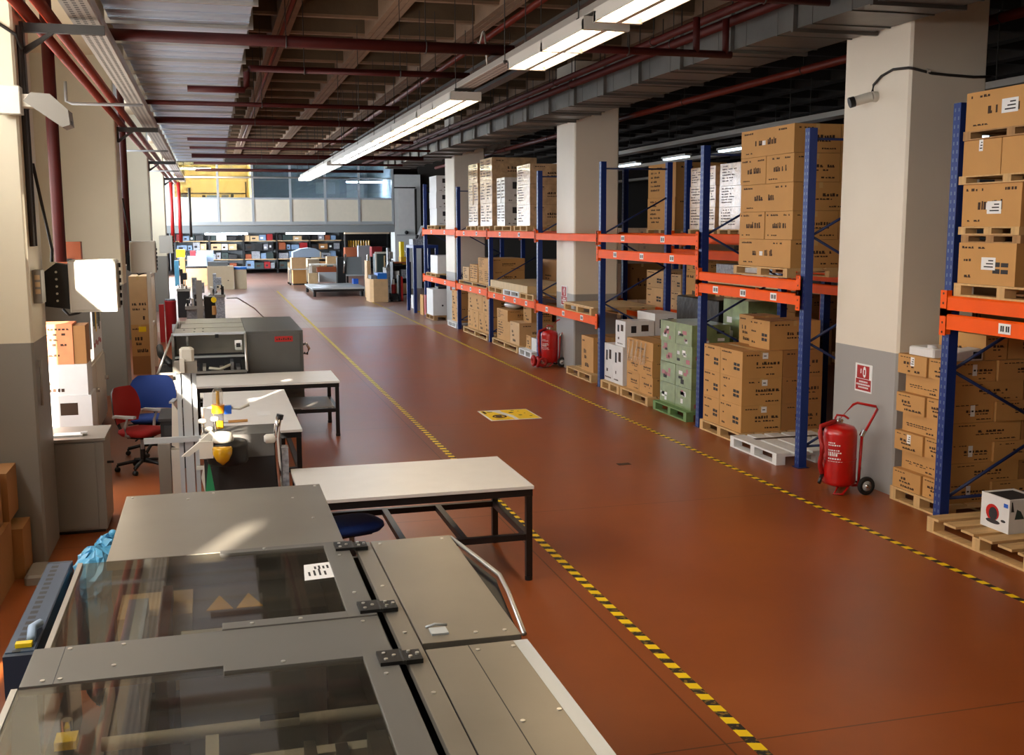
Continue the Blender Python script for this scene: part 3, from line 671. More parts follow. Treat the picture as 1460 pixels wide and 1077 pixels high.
def carton(x0, x1, y0, y1, z0, z1, label, m='carton', fx='print', fy='side', group=None, sticker=None, tape=True, name='cardboard_carton', cat='carton', detail=True):
    b = MB(); b.box(x0, x1, y0, y1, z0, z1, m)
    if detail:
        if fx: marks(b, 'x', x0, x1, y0, y1, z0, z1, fx)
        if fy: marks(b, 'y', x0, x1, y0, y1, z0, z1, fy)
    o = b.build(name); tag(o, label, cat, group)
    if tape and detail:
        q = MB(); xm = (x0 + x1) / 2
        q.box(xm - 0.025, xm + 0.025, y0 - 0.001, y1 + 0.001, z1 - 0.001, z1 + 0.0012, 'tape'); q.box(xm - 0.025, xm + 0.025, y0 - 0.0012, y0, z1 - 0.07, z1 + 0.001, 'tape'); q.build('packing_tape', o)
    if sticker:
        u, v, w, h, f = sticker
        q = MB()
        if f == 'x':
            ya = y1 - (y1 - y0) * u; q.box(x0 - 0.002, x0 - 0.0005, ya - w, ya, z0 + (z1 - z0) * v, z0 + (z1 - z0) * v + h, 'paper')
            for k in range(3): q.box(x0 - 0.003, x0 - 0.002, ya - w * 0.85, ya - w * (0.2 + 0.15 * k), z0 + (z1 - z0) * v + h * (0.2 + 0.25 * k), z0 + (z1 - z0) * v + h * (0.3 + 0.25 * k), 'ink')
        else:
            xa = x0 + (x1 - x0) * u; q.box(xa, xa + w, y0 - 0.002, y0 - 0.0005, z0 + (z1 - z0) * v, z0 + (z1 - z0) * v + h, 'paper')
            q.box(xa + w * 0.2, xa + w * 0.7, y0 - 0.003, y0 - 0.002, z0 + (z1 - z0) * v + h * 0.4, z0 + (z1 - z0) * v + h * 0.55, 'ink')
        q.build('shipping_label', o)
    return o
def grid(desc, x0, x1, y0, y1, z0, layers, m='carton', group=None, adj='brown', **kw):
    """a stack: layers bottom to top, each (height, y splits, x splits[, jitter]); splits are fractions between 0 and 1"""
    n = len(layers); z = z0; out = []
    for i, L in enumerate(layers):
        h, ys, xs = L[:3]; jx = L[3] if len(L) > 3 else 0
        ye = [0] + list(ys) + [1]; xe = [0] + list(xs) + [1]
        for a in range(len(ye) - 1):
            for c in range(len(xe) - 1):
                g = 0.005; jx2, jy2 = rnd.uniform(-0.006, 0.008), rnd.uniform(-0.006, 0.006)
                X0, X1 = x0 + jx + (jx2 if c == 0 else 0) + (x1 - x0) * xe[c] + g * (c > 0), x0 + jx + (x1 - x0) * xe[c + 1] - g * (c < len(xe) - 2)
                Y0, Y1 = y0 + (jy2 if a == 0 else 0) + (y1 - y0) * ye[a] + g * (a > 0), y0 + (y1 - y0) * ye[a + 1] - g * (a < len(ye) - 2)
                na, nc = len(ye) - 1, len(xe) - 1
                lv = ('lower', 'upper')[i] if n == 2 else 'bottom' if i == 0 else 'top' if i == n - 1 else ORD[i]
                side = '' if na == 1 else (['right', 'left'] if na == 2 else ['right', 'middle', 'left'] if na == 3 else ['rightmost', 'middle right', 'middle left', 'leftmost'])[a]
                dep = '' if nc == 1 else (['front', 'rear'] if nc == 2 else ['front', 'middle', 'rear'])[c]
                w = ' '.join(q for q in (dep, side, adj) if q)
                lab = '%s carton, %s layer of %s' % (w, lv, desc) if n > 1 else '%s carton of %s' % (w, desc)
                k2 = dict(kw)
                if c > 0: k2['fx'] = None
                if a > 0: k2['fy'] = None
                if 'sticker_p' in k2:
                    p = k2.pop('sticker_p')
                    if c == 0 and rnd.random() < p: k2['sticker'] = (rnd.uniform(0.3, 0.6), rnd.uniform(0.35, 0.6), min(0.1, (Y1 - Y0) * 0.3), min(0.09, h * 0.3), 'x')
                out.append(carton(X0, X1, Y0, Y1, z + 0.001, z + h - 0.003, lab, m, group=group, **k2))
        z += h
    return z
# ================================================================ pallets
PROTO = {}
def pallet(x0, x1, y0, y1, z, label, m='pallet_wood', group='pallets', h=0.144, across=False):
    """deck boards run along Y over three rows of blocks"""
    t = thing('pallet', ((x0 + x1) / 2, (y0 + y1) / 2, z), label, 'pallet', group)
    k = h / 0.144; zt = z + h
    n = 5; wd = (x1 - x0) / (n + 0.9); b = MB()
    for i in range(n):
        xa = x0 + (x1 - x0 - wd) * i / (n - 1); b.box(xa, xa + wd, y0, y1, zt - 0.022 * k, zt, m)
    if across:
        b = MB(); n = max(5, int((y1 - y0) / 0.2)); wd = (y1 - y0) / (n * 1.35)
        for i in range(n):
            ya = y0 + (y1 - y0 - wd) * i / (n - 1); b.box(x0, x1, ya, ya + wd, zt - 0.022 * k, zt, m)
    b.build('deck', t)
    for ya in (y0, (y0 + y1) / 2 - 0.05, y1 - 0.1): b = MB(); b.box(x0, x1, ya, ya + 0.1, zt - 0.044 * k, zt - 0.023 * k, m); b.build('stringer', t)
    for ya in (y0, (y0 + y1) / 2 - 0.05, y1 - 0.1):
        for xa in (x0, (x0 + x1) / 2 - 0.06, x1 - 0.12):
            b = MB(); b.box(xa, xa + 0.12, ya, ya + 0.1, z + 0.022 * k, zt - 0.045 * k, m); b.build('block', t)
    for xa in (x0, (x0 + x1) / 2 - 0.06, x1 - 0.12): b = MB(); b.box(xa, xa + 0.12, y0, y1, z, z + 0.021 * k, m); b.build('bottom_runner', t)
    return zt
# ================================================================ racking
def upright(t, x, y, h, m='upright_blue'):
    b = MB(); w, d, k = 0.05, 0.1, 0.004
    b.prism([(x, y - w), (x + d, y - w), (x + d, y - w + 0.02), (x + k * 2, y - w + 0.02), (x + k * 2, y + w - 0.02), (x + d, y + w - 0.02), (x + d, y + w), (x, y + w)], 'z', 0.006, h, m)
    o = b.build('upright', t)
    # mesh is built in world offsets: keep a local frame so the slots follow the post
    o.data.transform(Matrix.Translation((-(x - t.location.x), -(y - t.location.y), 0))); o.location = (x - t.location.x, y - t.location.y, -t.location.z + t.location.z)
    b = MB(); b.box(x - 0.02, x + 0.13, y - 0.075, y + 0.075, 0, 0.006, 'blue_dark'); b.build('foot_plate', t)
def frame(t, x, y, h, depth=1.3, zs=None):
    upright(t, x, y, h); upright(t, x + depth - 0.1, y, h)
    zs = zs or [0.25]
    z = 0.25; up = True; xa, xb = x + 0.09, x + depth - 0.09
    b = MB(); b.tube([(xa, y, z), (xb, y, z)], 0.016, 'blue_dark', 6); b.build('brace', t)
    while z + 0.62 < h - 0.1:
        b = MB(); p, q = ((xa, y, z), (xb, y, z + 0.62)) if up else ((xb, y, z), (xa, y, z + 0.62))
        b.tube([p, q], 0.016, 'blue_dark', 6); b.build('brace', t); z += 0.62; up = not up
    b = MB(); b.tube([(xa, y, h - 0.12), (xb, y, h - 0.12)], 0.016, 'blue_dark', 6); b.build('brace', t)
def beam(t, x, ya, yb, z0, z1, tags=0, back=False):
    b = MB(); xo = x - 0.045 if not back else x + 0.1
    b.prism([(xo, z0), (xo + 0.045, z0), (xo + 0.045, z1), (xo + 0.012, z1), (xo, z1 - 0.014)], 'y', ya + 0.055, yb - 0.055, 'orange'); o = b.build('beam', t)
    for y in (ya, yb):
        s = 1 if y == ya else -1
        c = MB(); c.box(xo - 0.006, xo + 0.05, min(y + s * 0.052, y + s * 0.058), max(y + s * 0.052, y + s * 0.058), z0 - 0.05, z1 + 0.05, 'orange')
        c.box(xo - 0.008, xo + 0.0, min(y - s * 0.03, y + s * 0.058), max(y - s * 0.03, y + s * 0.058), z0 - 0.06, z1 + 0.05, 'orange')
        for k in range(3): c.cyl((xo - 0.009, y + s * 0.012, z0 - 0.03 + 0.09 * k), (xo - 0.008, y + s * 0.012, z0 - 0.03 + 0.09 * k), 0.012, 'print', 8)
        c.build('connector', o)
    if not back:
        for k in range(tags):
            yy = ya + (yb - ya) * (k + 0.75) / (tags + 0.5)
            c = MB(); zc = (z0 + z1) / 2; c.box(xo - 0.0025, xo - 0.0005, yy - 0.075, yy + 0.075, zc - 0.045, zc + 0.045, 'paper')
            for q in (-0.05, -0.025, 0.015, 0.04): c.box(xo - 0.0035, xo - 0.0025, yy + q - 0.009, yy + q + 0.009, zc - 0.025, zc + 0.025, 'ink')
            c.build('level_tag', o)
XF = 6.6; UY = dict(U0=5.85, U1=8.62, U2=11.2, U3=13.95, U4=18.05, U5=21.85, U6=26.0, U7=29.6, U8=34.45)
t = thing('pallet_rack', (XF, 7.2, 0), 'nearest blue and orange pallet rack at the right edge of the photo', 'pallet rack', 'pallet racks along the aisle')
frame(t, XF, UY['U1'], 3.95, 1.35); frame(t, XF, UY['U0'], 3.95, 1.35)
for z0, z1, tg in ((1.89, 2.03, 2), (2.07, 2.2, 0)): beam(t, XF, UY['U0'], UY['U1'], z0, z1, tg); beam(t, XF + 1.25, UY['U0'], UY['U1'], z0, z1, 0, True)
t = thing('pallet_rack', (XF, 22, 0), 'long blue and orange pallet rack stretching from the near column down the aisle', 'pallet rack', 'pallet racks along the aisle')
for k, h in (('U2', 3.95), ('U3', 3.95), ('U4', 3.97), ('U5', 4.0), ('U6', 2.68), ('U7', 3.95), ('U8', 4.2)): frame(t, XF, UY[k], h, 1.35)
for a, c, lv in (('U2', 'U3', ((1.93, 2.06, 3), (2.1, 2.22, 0))), ('U3', 'U4', ((2.3, 2.45, 3), (2.58, 2.72, 2))), ('U4', 'U5', ((1.1, 1.25, 3), (2.58, 2.72, 0))),
                 ('U5', 'U6', ((1.12, 1.27, 4), (2.6, 2.75, 2))), ('U6', 'U7', ((1.14, 1.3, 3), (2.6, 2.76, 2))), ('U7', 'U8', ((1.16, 1.32, 2), (2.62, 2.78, 2)))):
    for z0, z1, tg in lv: beam(t, XF, UY[a], UY[c], z0, z1, tg); beam(t, XF + 1.25, UY[a], UY[c], z0, z1, 0, True)
# second rack row behind, back to back
t = thing('pallet_rack', (8.1, 18, 0), 'dim blue pallet rack standing behind the front rack row', 'pallet rack')
for y in (13.25, 17.83, 20.85, 24.65, 28.4): upright(t, 8.12, y, 4.0); upright(t, 9.25, y, 4.0)
for ya, yb in ((13.25, 17.83), (17.83, 20.85), (20.85, 24.65), (24.65, 28.4)):
    for z0 in (1.2, 2.55): beam(t, 8.12, ya, yb, z0, z0 + 0.13, 0)
# ================================================================ goods in the nearest rack
G = 'cartons on the upper level of the nearest rack'
zt = pallet(6.6, 7.75, 7.3, 8.54, 2.2, 'wooden pallet on the orange beams of the nearest rack', h=0.12)
carton(6.62, 7.5, 7.78, 8.52, zt + 0.001, 2.69, 'bottom carton with white label on the upper level of the nearest rack', fx='icon', group=G, sticker=(0.42, 0.36, 0.18, 0.11, 'x'))
z = 2.69
z = pallet(6.62, 7.5, 7.74, 8.5, 2.691, 'thin pallet directly on the bottom carton of the nearest rack', 'pallet_old', h=0.07)
z = pallet(6.6, 7.5, 7.74, 8.52, z + 0.001, 'thin pallet below the second carton of the nearest rack', 'pallet_wood', h=0.07)
carton(6.64, 7.5, 7.78, 8.53, z + 0.001, 3.21, 'second carton from the bottom with white label in the nearest rack', fx='print', group=G, sticker=(0.44, 0.3, 0.18, 0.11, 'x'))
z = pallet(6.6, 7.5, 7.3, 8.55, 3.211, 'thin pallet below the two side by side cartons of the nearest rack', 'pallet_wood', h=0.075)
carton(6.63, 7.5, 8.05, 8.54, z + 0.001, 3.6, 'left one of two side by side cartons in the nearest rack', fx='plain', group=G, sticker=(0.42, 0.68, 0.05, 0.1, 'x'))
carton(6.63, 7.5, 7.4, 8.04, z + 0.001, 3.6, 'right one of two side by side cartons in the nearest rack', fx='plain', group=G, sticker=(0.42, 0.68, 0.05, 0.1, 'x'))
z = pallet(6.6, 7.5, 7.3, 8.52, 3.601, 'thin pallet below the topmost carton of the nearest rack', 'pallet_old', h=0.08)
carton(6.62, 7.5, 7.5, 8.52, z + 0.001, 4.02, 'topmost carton with white label at the upper right edge of the photo', fx='print', group=G, sticker=(0.45, 0.36, 0.2, 0.12, 'x'))
# lower stack behind the blue upright
zt = pallet(6.78, 7.95, 8.72, 9.62, 0, 'wooden pallet on the floor left of the nearest blue upright')
z = zt; Gl = 'cartons stacked behind the nearest blue upright'
for i in range(7):
    h = 0.2; o = 'in the %s layer behind the nearest blue upright' % ('bottom' if i == 0 else 'top' if i == 6 else ORD[i])
    jit = rnd.uniform(-0.01, 0.015)
    if i % 2 == 0:
        carton(6.8 + jit, 7.3, 9.14, 9.6, z + .001, z + h - .001, 'left front carton ' + o, fx='lot', fy=None, group=Gl, sticker=(0.45, 0.45, 0.06, 0.09, 'x') if i in (2, 6) else None, tape=False)
        carton(6.82 + jit, 7.3, 8.76, 9.13, z + .001, z + h - .001, 'right front carton ' + o, fx='lot', fy='side', group=Gl, tape=False, sticker=(0.45, 0.3, 0.05, 0.11, 'y'))
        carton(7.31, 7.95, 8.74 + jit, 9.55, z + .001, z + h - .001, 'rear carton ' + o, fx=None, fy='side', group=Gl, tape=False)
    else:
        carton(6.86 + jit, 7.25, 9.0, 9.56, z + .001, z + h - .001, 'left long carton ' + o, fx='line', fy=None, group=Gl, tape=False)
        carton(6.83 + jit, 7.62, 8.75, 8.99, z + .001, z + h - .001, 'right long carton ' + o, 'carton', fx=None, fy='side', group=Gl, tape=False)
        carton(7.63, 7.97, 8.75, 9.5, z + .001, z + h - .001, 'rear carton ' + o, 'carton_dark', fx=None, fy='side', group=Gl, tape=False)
    z += h
carton(7.2, 7.45, 8.8, 9.5, z + .001, z + 0.24, 'upright carton behind the white devices on top of the lower stack', fx='lot', fy='side', tape=False)
carton(7.46, 7.95, 8.8, 9.5, z + .001, z + 0.27, 'large carton at the rear on top of the lower stack', fx=None, fy='side', tape=False)
t = thing('white_device', (6.95, 9.0, z), 'white plastic device lying on top of the stack behind the nearest upright', 'device')
b = MB(); b.prism([(6.85, z + 0.001), (7.18, z + 0.001), (7.18, z + 0.1), (7.14, z + 0.12), (6.9, z + 0.09), (6.85, z + 0.07)], 'y', 8.8, 8.98, 'white_box'); b.build('housing', t, bevel=0.01)
b = MB(); b.box(7.06, 7.15, 8.79, 8.799, z + 0.02, z + 0.09, 'black_plastic'); b.build('port', t)
t = thing('white_device', (6.95, 9.3, z), 'pale plastic device with rounded end left on top of the stack behind the nearest upright', 'device')
b = MB(); b.cbox(6.84, 7.18, 9.1, 9.5, z + 0.001, z + 0.09, 'white_box', 0.015); b.build('housing', t)
b = MB(); b.cyl((6.9, 9.2, z + 0.09), (6.9, 9.2, z + 0.12), 0.05, 'white_box', 14); b.build('knob', t)
# bottom right pallet with the white box
zt = pallet(6.38, 7.5, 7.1, 8.46, 0, 'long wooden pallet on the floor at the lower right corner', 'pallet_wood', across=True)
t = thing('appliance_box', (6.85, 7.9, zt), 'white printed appliance box standing on the pallet at the lower right corner', 'box')
x0, x1, y0, y1, z0, z1 = 6.66, 7.0, 7.72, 8.08, zt + 0.001, zt + 0.31
b = MB(); b.box(x0, x1, y0, y1, z0, z1, 'white_box'); b.build('box_body', t)
b = MB(); b.box(x0 + 0.015, x1 - 0.06, y0 + 0.02, y1 - 0.06, z1, z1 + 0.002, 'ink'); b.build('top_picture', t)
b = MB(); e = x0 - 0.0015
def ov(cy, cz, ry, rz, m, d=0.0): b.prism([(cy + ry * math.cos(2 * math.pi * k / 18), cz + rz * math.sin(2 * math.pi * k / 18)) for k in range(18)], 'x', e - d, x0 + 0.0005, m)
ov(7.93, z0 + 0.15, 0.085, 0.075, 'red'); ov(7.92, z0 + 0.14, 0.055, 0.06, 'ink', 0.001); ov(7.92, z0 + 0.07, 0.09, 0.02, 'ink', 0.0005); ov(7.79, z0 + 0.1, 0.03, 0.012, 'ink', 0.0005)
b.box(e - 0.001, x0, 7.74, 7.79, z0 + 0.23, z0 + 0.265, 'blue_plastic'); b.build('front_picture', t)
b = MB(); f = y0 - 0.0015
b.prism([(6.72, z0 + 0.13), (6.82, z0 + 0.13), (6.78, z0 + 0.2), (6.74, z0 + 0.22)], 'y', f, y0, 'dark_teal'); b.prism([(6.68, z0 + 0.2), (6.71, z0 + 0.2), (6.69, z0 + 0.29), (6.68, z0 + 0.29)], 'y', f, y0, 'ink')
for k in range(5): b.box(6.86 + 0.02 * k, 6.875 + 0.02 * k, f, y0, z0 + 0.05 + 0.01 * (k % 2), z0 + 0.07 + 0.02 * (k % 3), 'ink')
b.prism([(6.84, z0 + 0.24), (6.93, z0 + 0.22), (6.96, z0 + 0.27), (6.88, z0 + 0.29)], 'y', f, y0, 'cabinet_grey'); b.build('side_picture', t)

# ================================================================ bay between the second and third blue uprights
zt = pallet(6.68, 7.95, 11.7, 13.1, 2.221, 'wooden pallet under the tall carton stack beside the second blue upright', h=0.115)
grid('the tall stack beside the near column', 6.75, 8.0, 11.74, 13.08, zt, [(0.345, [], [0.55]), (0.345, [0.5], [0.5]), (0.345, [], [0.6]), (0.345, [0.5], [0.5]), (0.345, [], [0.5])], group='cartons in the tall stack by the near column', fx='print')
zt = pallet(6.58, 7.75, 12.62, 13.82, 0, 'wooden pallet under the floor level cartons left of the second blue upright')
for i in range(3):
    h = 0.358; z = zt + h * i; o = '%s layer of the floor stack below the tall stack' % ('bottom', 'middle', 'top')[i]; gg = 'cartons in the floor stack below the tall stack'
    carton(6.62, 7.2, 13.3, 13.8, z + .001, z + h - .001, 'left front carton in the ' + o, fx='icon', fy=None, group=gg)
    carton(6.62, 7.2, 12.66, 13.29, z + .001, z + h - .001, 'right front carton in the ' + o, fx='icon', fy='side', group=gg, sticker=(0.5, 0.72, 0.08, 0.08, 'y'))
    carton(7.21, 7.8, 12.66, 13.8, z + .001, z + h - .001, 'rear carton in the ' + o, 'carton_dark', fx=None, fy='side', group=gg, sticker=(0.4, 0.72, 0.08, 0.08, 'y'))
z = zt + 3 * h
carton(7.15, 7.55, 13.38, 13.8, z + .001, z + 0.4, 'left carton of two set back on the floor stack below the tall stack', fx='lot', fy=None)
carton(7.05, 7.8, 12.75, 13.3, z + .001, z + 0.38, 'right carton of two set back on the floor stack below the tall stack', fx='icon', fy='side')
pallet(6.42, 7.6, 11.36, 12.56, 0, 'empty white pallet on the floor beside the second blue upright', 'pallet_white')
b = MB(); b.box(6.6, 7.5, 12.2, 12.28, 0.1445, 0.147, 'print'); tag(b.build('dark_strip'), 'dark strip lying across the empty white pallet', 'strip')
zt = pallet(8.15, 9.2, 11.5, 13.0, 0.0, 'pallet under the cartons seen right of the second blue upright', 'pallet_old')
grid('the rear stack beside the near column', 8.15, 9.2, 11.6, 12.9, zt, [(0.42, [0.5], []), (0.42, [0.5], [])], group='cartons behind the near column', fx='lot')
zt = pallet(8.15, 9.2, 11.5, 13.0, zt + 0.845, 'pallet on top of the rear stack seen right of the second upright', 'pallet_old')
grid('the upper stack behind the near column', 8.15, 9.2, 11.6, 12.9, zt, [(0.4, [0.5], []), (0.3, [0.5], [])], group='cartons behind the near column', fx='lot')
# ================================================================ bay between third and fourth upright, on the floor
zt = pallet(6.6, 7.5, 14.32, 15.56, 0, 'green wooden pallet under the green toy cartons', 'pallet_green')
grid('the plastic wrapped green stack', 6.7, 7.3, 14.38, 15.52, zt, [(0.318, [0.5], []), (0.318, [0.5], []), (0.318, [0.5], []), (0.318, [0.5], [])], 'green_print', 'green printed cartons', 'green printed', fx='toy', fy='toy', tape=False, cat='carton')
zt = pallet(6.6, 7.52, 15.78, 17.0, 0, 'wooden pallet under the film wrapped brown cartons', 'pallet_wood')
grid('the film wrapped stack beside the green stack', 6.7, 7.5, 15.84, 16.96, zt, [(0.3, [0.5], []), (0.26, [0.5], []), (0.3, [], [])], 'carton', 'film wrapped brown cartons', fx='side')
b = MB()
for k in range(9): ya = 16.85 - 0.09 * k; b.prism([(ya, zt + 0.45 + 0.02 * (k % 3)), (ya + 0.03, zt + 0.47), (ya - 0.02 - 0.1 * (k % 2), zt + 0.84), (ya - 0.06 - 0.1 * (k % 2), zt + 0.82)], 'x', 6.68, 6.684, 'film')
tag(b.build('film_wrap'), 'clear film wrapped around the brown cartons beside the green stack', 'film')
zt = pallet(6.6, 7.75, 17.06, 17.96, 0, 'wooden pallet under the white device boxes', 'pallet_wood')
z = zt
for i, (ya, yb, h, w) in enumerate(((17.55, 17.97, 0.66, 'short left'), (17.08, 17.54, 0.66, 'short right'))):
    carton(6.68, 6.98 if i else 7.2, ya, yb, z + .001, z + h, '%s white device box on the pallet by the fourth upright' % w, 'white_box', fx='device', fy=None, group='white device boxes', tape=False, cat='box', name='device_box')
carton(6.72, 7.25, 17.08, 17.54, z + 0.662, z + 1.1, 'upper white device box standing on the short right one', 'white_box', fx='device', fy='device', group='white device boxes', tape=False, cat='box', name='device_box')
carton(7.0, 7.6, 17.08, 17.54, z + .001, z + 0.655, 'rear white device box behind the short right one', 'white_box', fx=None, fy='device', group='white device boxes', tape=False, cat='box', name='device_box')
carton(7.27, 7.7, 17.1, 17.9, z + 0.66, z + 1.22, 'tall white box at the rear of the white device boxes', 'white_box', fx='plain', fy='device', group='white device boxes', tape=False, cat='box', name='device_box')
zt = pallet(7.53, 8.05, 15.28, 16.9, 0.0, 'pallet under the dark wrapped load', 'pallet_old')
t = thing('wrapped_load', (7.8, 16.0, zt), 'tall load wrapped in dark glossy film behind the green cartons', 'wrapped load')
b = MB(); b.cbox(7.55, 8.03, 15.3, 16.85, zt + .001, 1.7, 'dark_wrap', 0.02); b.build('film_body', t)
b = MB()
for k in range(5): b.box(7.545, 7.55, 15.4 + 0.3 * k, 15.46 + 0.3 * k, 0.4 + 0.2 * (k % 3), 0.7 + 0.2 * (k % 3), 'white_wrap')
b.build('film_fold', t)
carton(7.55, 8.03, 14.3, 15.1, 0.9, 1.75, 'green printed box behind the third blue upright', 'green_print', fx='toy', fy='toy', tape=False)
b = MB(); b.box(7.55, 8.05, 14.25, 15.15, 0, 0.899, 'carton_dark'); tag(b.build('cardboard_carton'), 'plain brown carton under the green printed box behind the third upright', 'carton')
# lone carton left of the fourth upright
zt = pallet(6.62, 7.55, 18.5, 19.95, 0, 'wooden pallet under the single brown carton beside the middle column', 'pallet_wood')
carton(6.75, 7.5, 18.75, 19.42, zt + .001, 0.8, 'single brown carton on the floor pallet beside the middle column', fx='lot')
carton(7.6, 8.0, 18.4, 19.3, 0.15, 0.72, 'carton behind the single brown carton beside the middle column', 'carton_dark', fx=None, fy='side')
b = MB(); b.box(7.6, 8.0, 18.35, 19.35, 0, 0.149, 'pallet_old'); tag(b.build('wooden_plank'), 'low wooden block under the carton behind the single carton', 'block')
# ================================================================ second row, upper level at the rear
zr = 2.682
def rear(y0, y1, hs, m, lab, n, x1=9.1, pal='pallet_wood', xs=[]):
    z = pallet(8.08, x1, y0, y1, zr, 'pallet under ' + lab, pal, h=0.11)
    grid(lab, 8.1, x1, y0 + 0.02, y1 - 0.02, z, [(h, n if isinstance(n, list) else [], xs) for h in hs], m, 'cartons on the rear upper rack', fx='text')
rear(18.18, 19.5, [0.58, 0.62], 'carton', 'the tall dark stack beyond the fourth upright', [])
rear(16.58, 17.6, [0.37, 0.36, 0.32], 'carton_wrap', 'the wrapped stack left of the third upright', [0.5])
rear(15.6, 16.46, [0.36, 0.34, 0.36], 'carton_wrap', 'the shiny wrapped stack right of the third upright', [])
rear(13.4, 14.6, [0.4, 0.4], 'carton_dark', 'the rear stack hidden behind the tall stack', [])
# rear row, middle level
zm = 1.332
for i, (y0, y1, h, m, w) in enumerate(((17.3, 17.72, 0.72, 'carton', 'right column'), (17.95, 18.38, 0.34, 'carton_pale', 'middle column'), (18.75, 19.55, 0.36, 'carton_pale', 'left column'))):
    grid('the %s on the rear middle shelf' % w, 8.12, 8.9, y0, y1, zm, [(h, [], []), (h * 0.9 if h < 0.5 else 0.2, [], [])], m, 'cartons on the rear middle shelf', fx='icon')
for i, (ya, yb, z, h, m, w) in enumerate(((15.0, 15.7, 2.05, 0.2, 'white_wrap', 'white wrapped'), (15.9, 16.6, 2.0, 0.22, 'speck_grey', 'grey speckled'), (14.2, 14.8, 2.03, 0.18, 'pale_blue', 'pale blue'))):
    pass
t = thing('shelf_board', (8.7, 15.4, 1.332), 'plain shelf board under the upper orange beams of the rear rack', 'shelf')
b = MB(); b.box(8.14, 9.2, 13.35, 17.25, 1.9, 1.94, 'plywood'); b.build('board', t)
for y in (13.4, 15.28, 17.2):
    b = MB(); b.box(8.2, 8.24, y, y + 0.04, 1.332, 1.899, 'orange'); b.build('leg', t)
for ya, yb, h, m, w in ((15.0, 15.7, 0.3, 'white_wrap', 'white wrapped'), (15.9, 16.6, 0.28, 'speck_grey', 'grey speckled'), (14.2, 14.8, 0.26, 'pale_blue', 'pale blue')):
    carton(8.15, 9.0, ya, yb, 1.941, 1.94 + h, '%s parcel on the shelf board between the orange beams' % w, m, fx='plain', fy=None, tape=False, cat='parcel', name='parcel')
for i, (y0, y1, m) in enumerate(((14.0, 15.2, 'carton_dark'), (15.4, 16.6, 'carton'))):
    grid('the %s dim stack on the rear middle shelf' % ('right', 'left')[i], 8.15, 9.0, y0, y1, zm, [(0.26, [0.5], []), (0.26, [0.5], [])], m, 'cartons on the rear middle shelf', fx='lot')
# ================================================================ bay across the middle column: flat pallets with boards on the lower beams
z = pallet(6.56, 7.8, 18.35, 19.95, 1.251, 'wooden pallet carrying a plywood sheet right of the middle column', 'pallet_wood', h=0.13)
b = MB(); b.box(6.58, 7.8, 18.3, 19.97, z + .001, z + 0.022, 'plywood'); tag(b.build('plywood_sheet'), 'plywood sheet lying on the pallet right of the middle column', 'sheet')
# bay five lower beams: flat pallets
z = pallet(6.56, 7.8, 22.0, 23.1, 1.271, 'right wooden pallet on the lower beams left of the middle column', 'pallet_wood', h=0.13)
z2 = pallet(6.56, 7.8, 23.15, 24.5, 1.271, 'middle white pallet on the lower beams left of the middle column', 'pallet_white', h=0.13)
z2 = pallet(6.56, 7.8, 24.55, 25.9, 1.271, 'left wooden pallet on the lower beams left of the middle column', 'pallet_wood', h=0.13)
b = MB(); b.box(6.6, 7.8, 22.6, 25.85, z2 + .001, z2 + 0.16, 'plywood'); tag(b.build('board_stack'), 'flat stack of wooden boards on the pallets left of the middle column', 'boards')
carton(7.3, 7.8, 22.1, 22.55, z + .001, z + 0.2, 'small carton beside the board stack on the lower beams', fx='lot', fy=None)
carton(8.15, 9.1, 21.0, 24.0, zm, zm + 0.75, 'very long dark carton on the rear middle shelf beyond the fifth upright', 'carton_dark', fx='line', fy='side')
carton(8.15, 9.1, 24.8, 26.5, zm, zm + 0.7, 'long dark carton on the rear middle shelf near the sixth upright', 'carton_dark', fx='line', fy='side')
# upper level stacks of bays five and six
zb = 2.751
def up(y0, y1, hs, m, lab, ys=[], x1=7.9, adj='brown', fx='text', x0=6.75, cap=None):
    z = pallet(6.68, x1, y0 - 0.02, y1 + 0.02, zb, 'pallet under ' + lab, 'pallet_wood', h=0.12)
    grid(lab, x0, x1, y0, y1, z, [(h, ys, []) for h in hs], m, 'cartons on the far upper rack level', adj, fx=fx, tape=False)
up(22.9, 23.95, [0.46, 0.44, 0.44], 'carton_wrap', 'the stack beside the fifth upright')
z = pallet(6.68, 7.9, 24.2, 25.75, zb, 'pallet under the two white wrapped stacks', 'pallet_wood', h=0.12)
grid('the white wrapped load', 6.75, 7.7, 25.0, 25.72, z, [(0.54, [0.5], []), (0.6, [0.5], [])], 'white_wrap', 'white wrapped cartons on the far upper level', 'white wrapped', fx='text', fy='device', tape=False)
up(26.2, 27.45, [0.56, 0.56, 0.56], 'carton_wrap', 'the tallest stack beyond the sixth upright', [0.5])
up(27.7, 28.75, [0.56, 0.56, 0.5], 'carton_wrap', 'the stack next to the farthest column', [0.5])
z = pallet(6.68, 7.7, 33.0, 34.3, zb + 0.03, 'pallet under the white cartons beyond the farthest column', 'pallet_wood', h=0.12)
grid('the white stack beyond the farthest column', 6.75, 7.7, 33.1, 34.2, z, [(0.52, [], []), (0.5, [], []), (0.5, [], [])], 'white_box', 'white cartons beyond the farthest column', 'white', fx='plain', fy='device', tape=False)
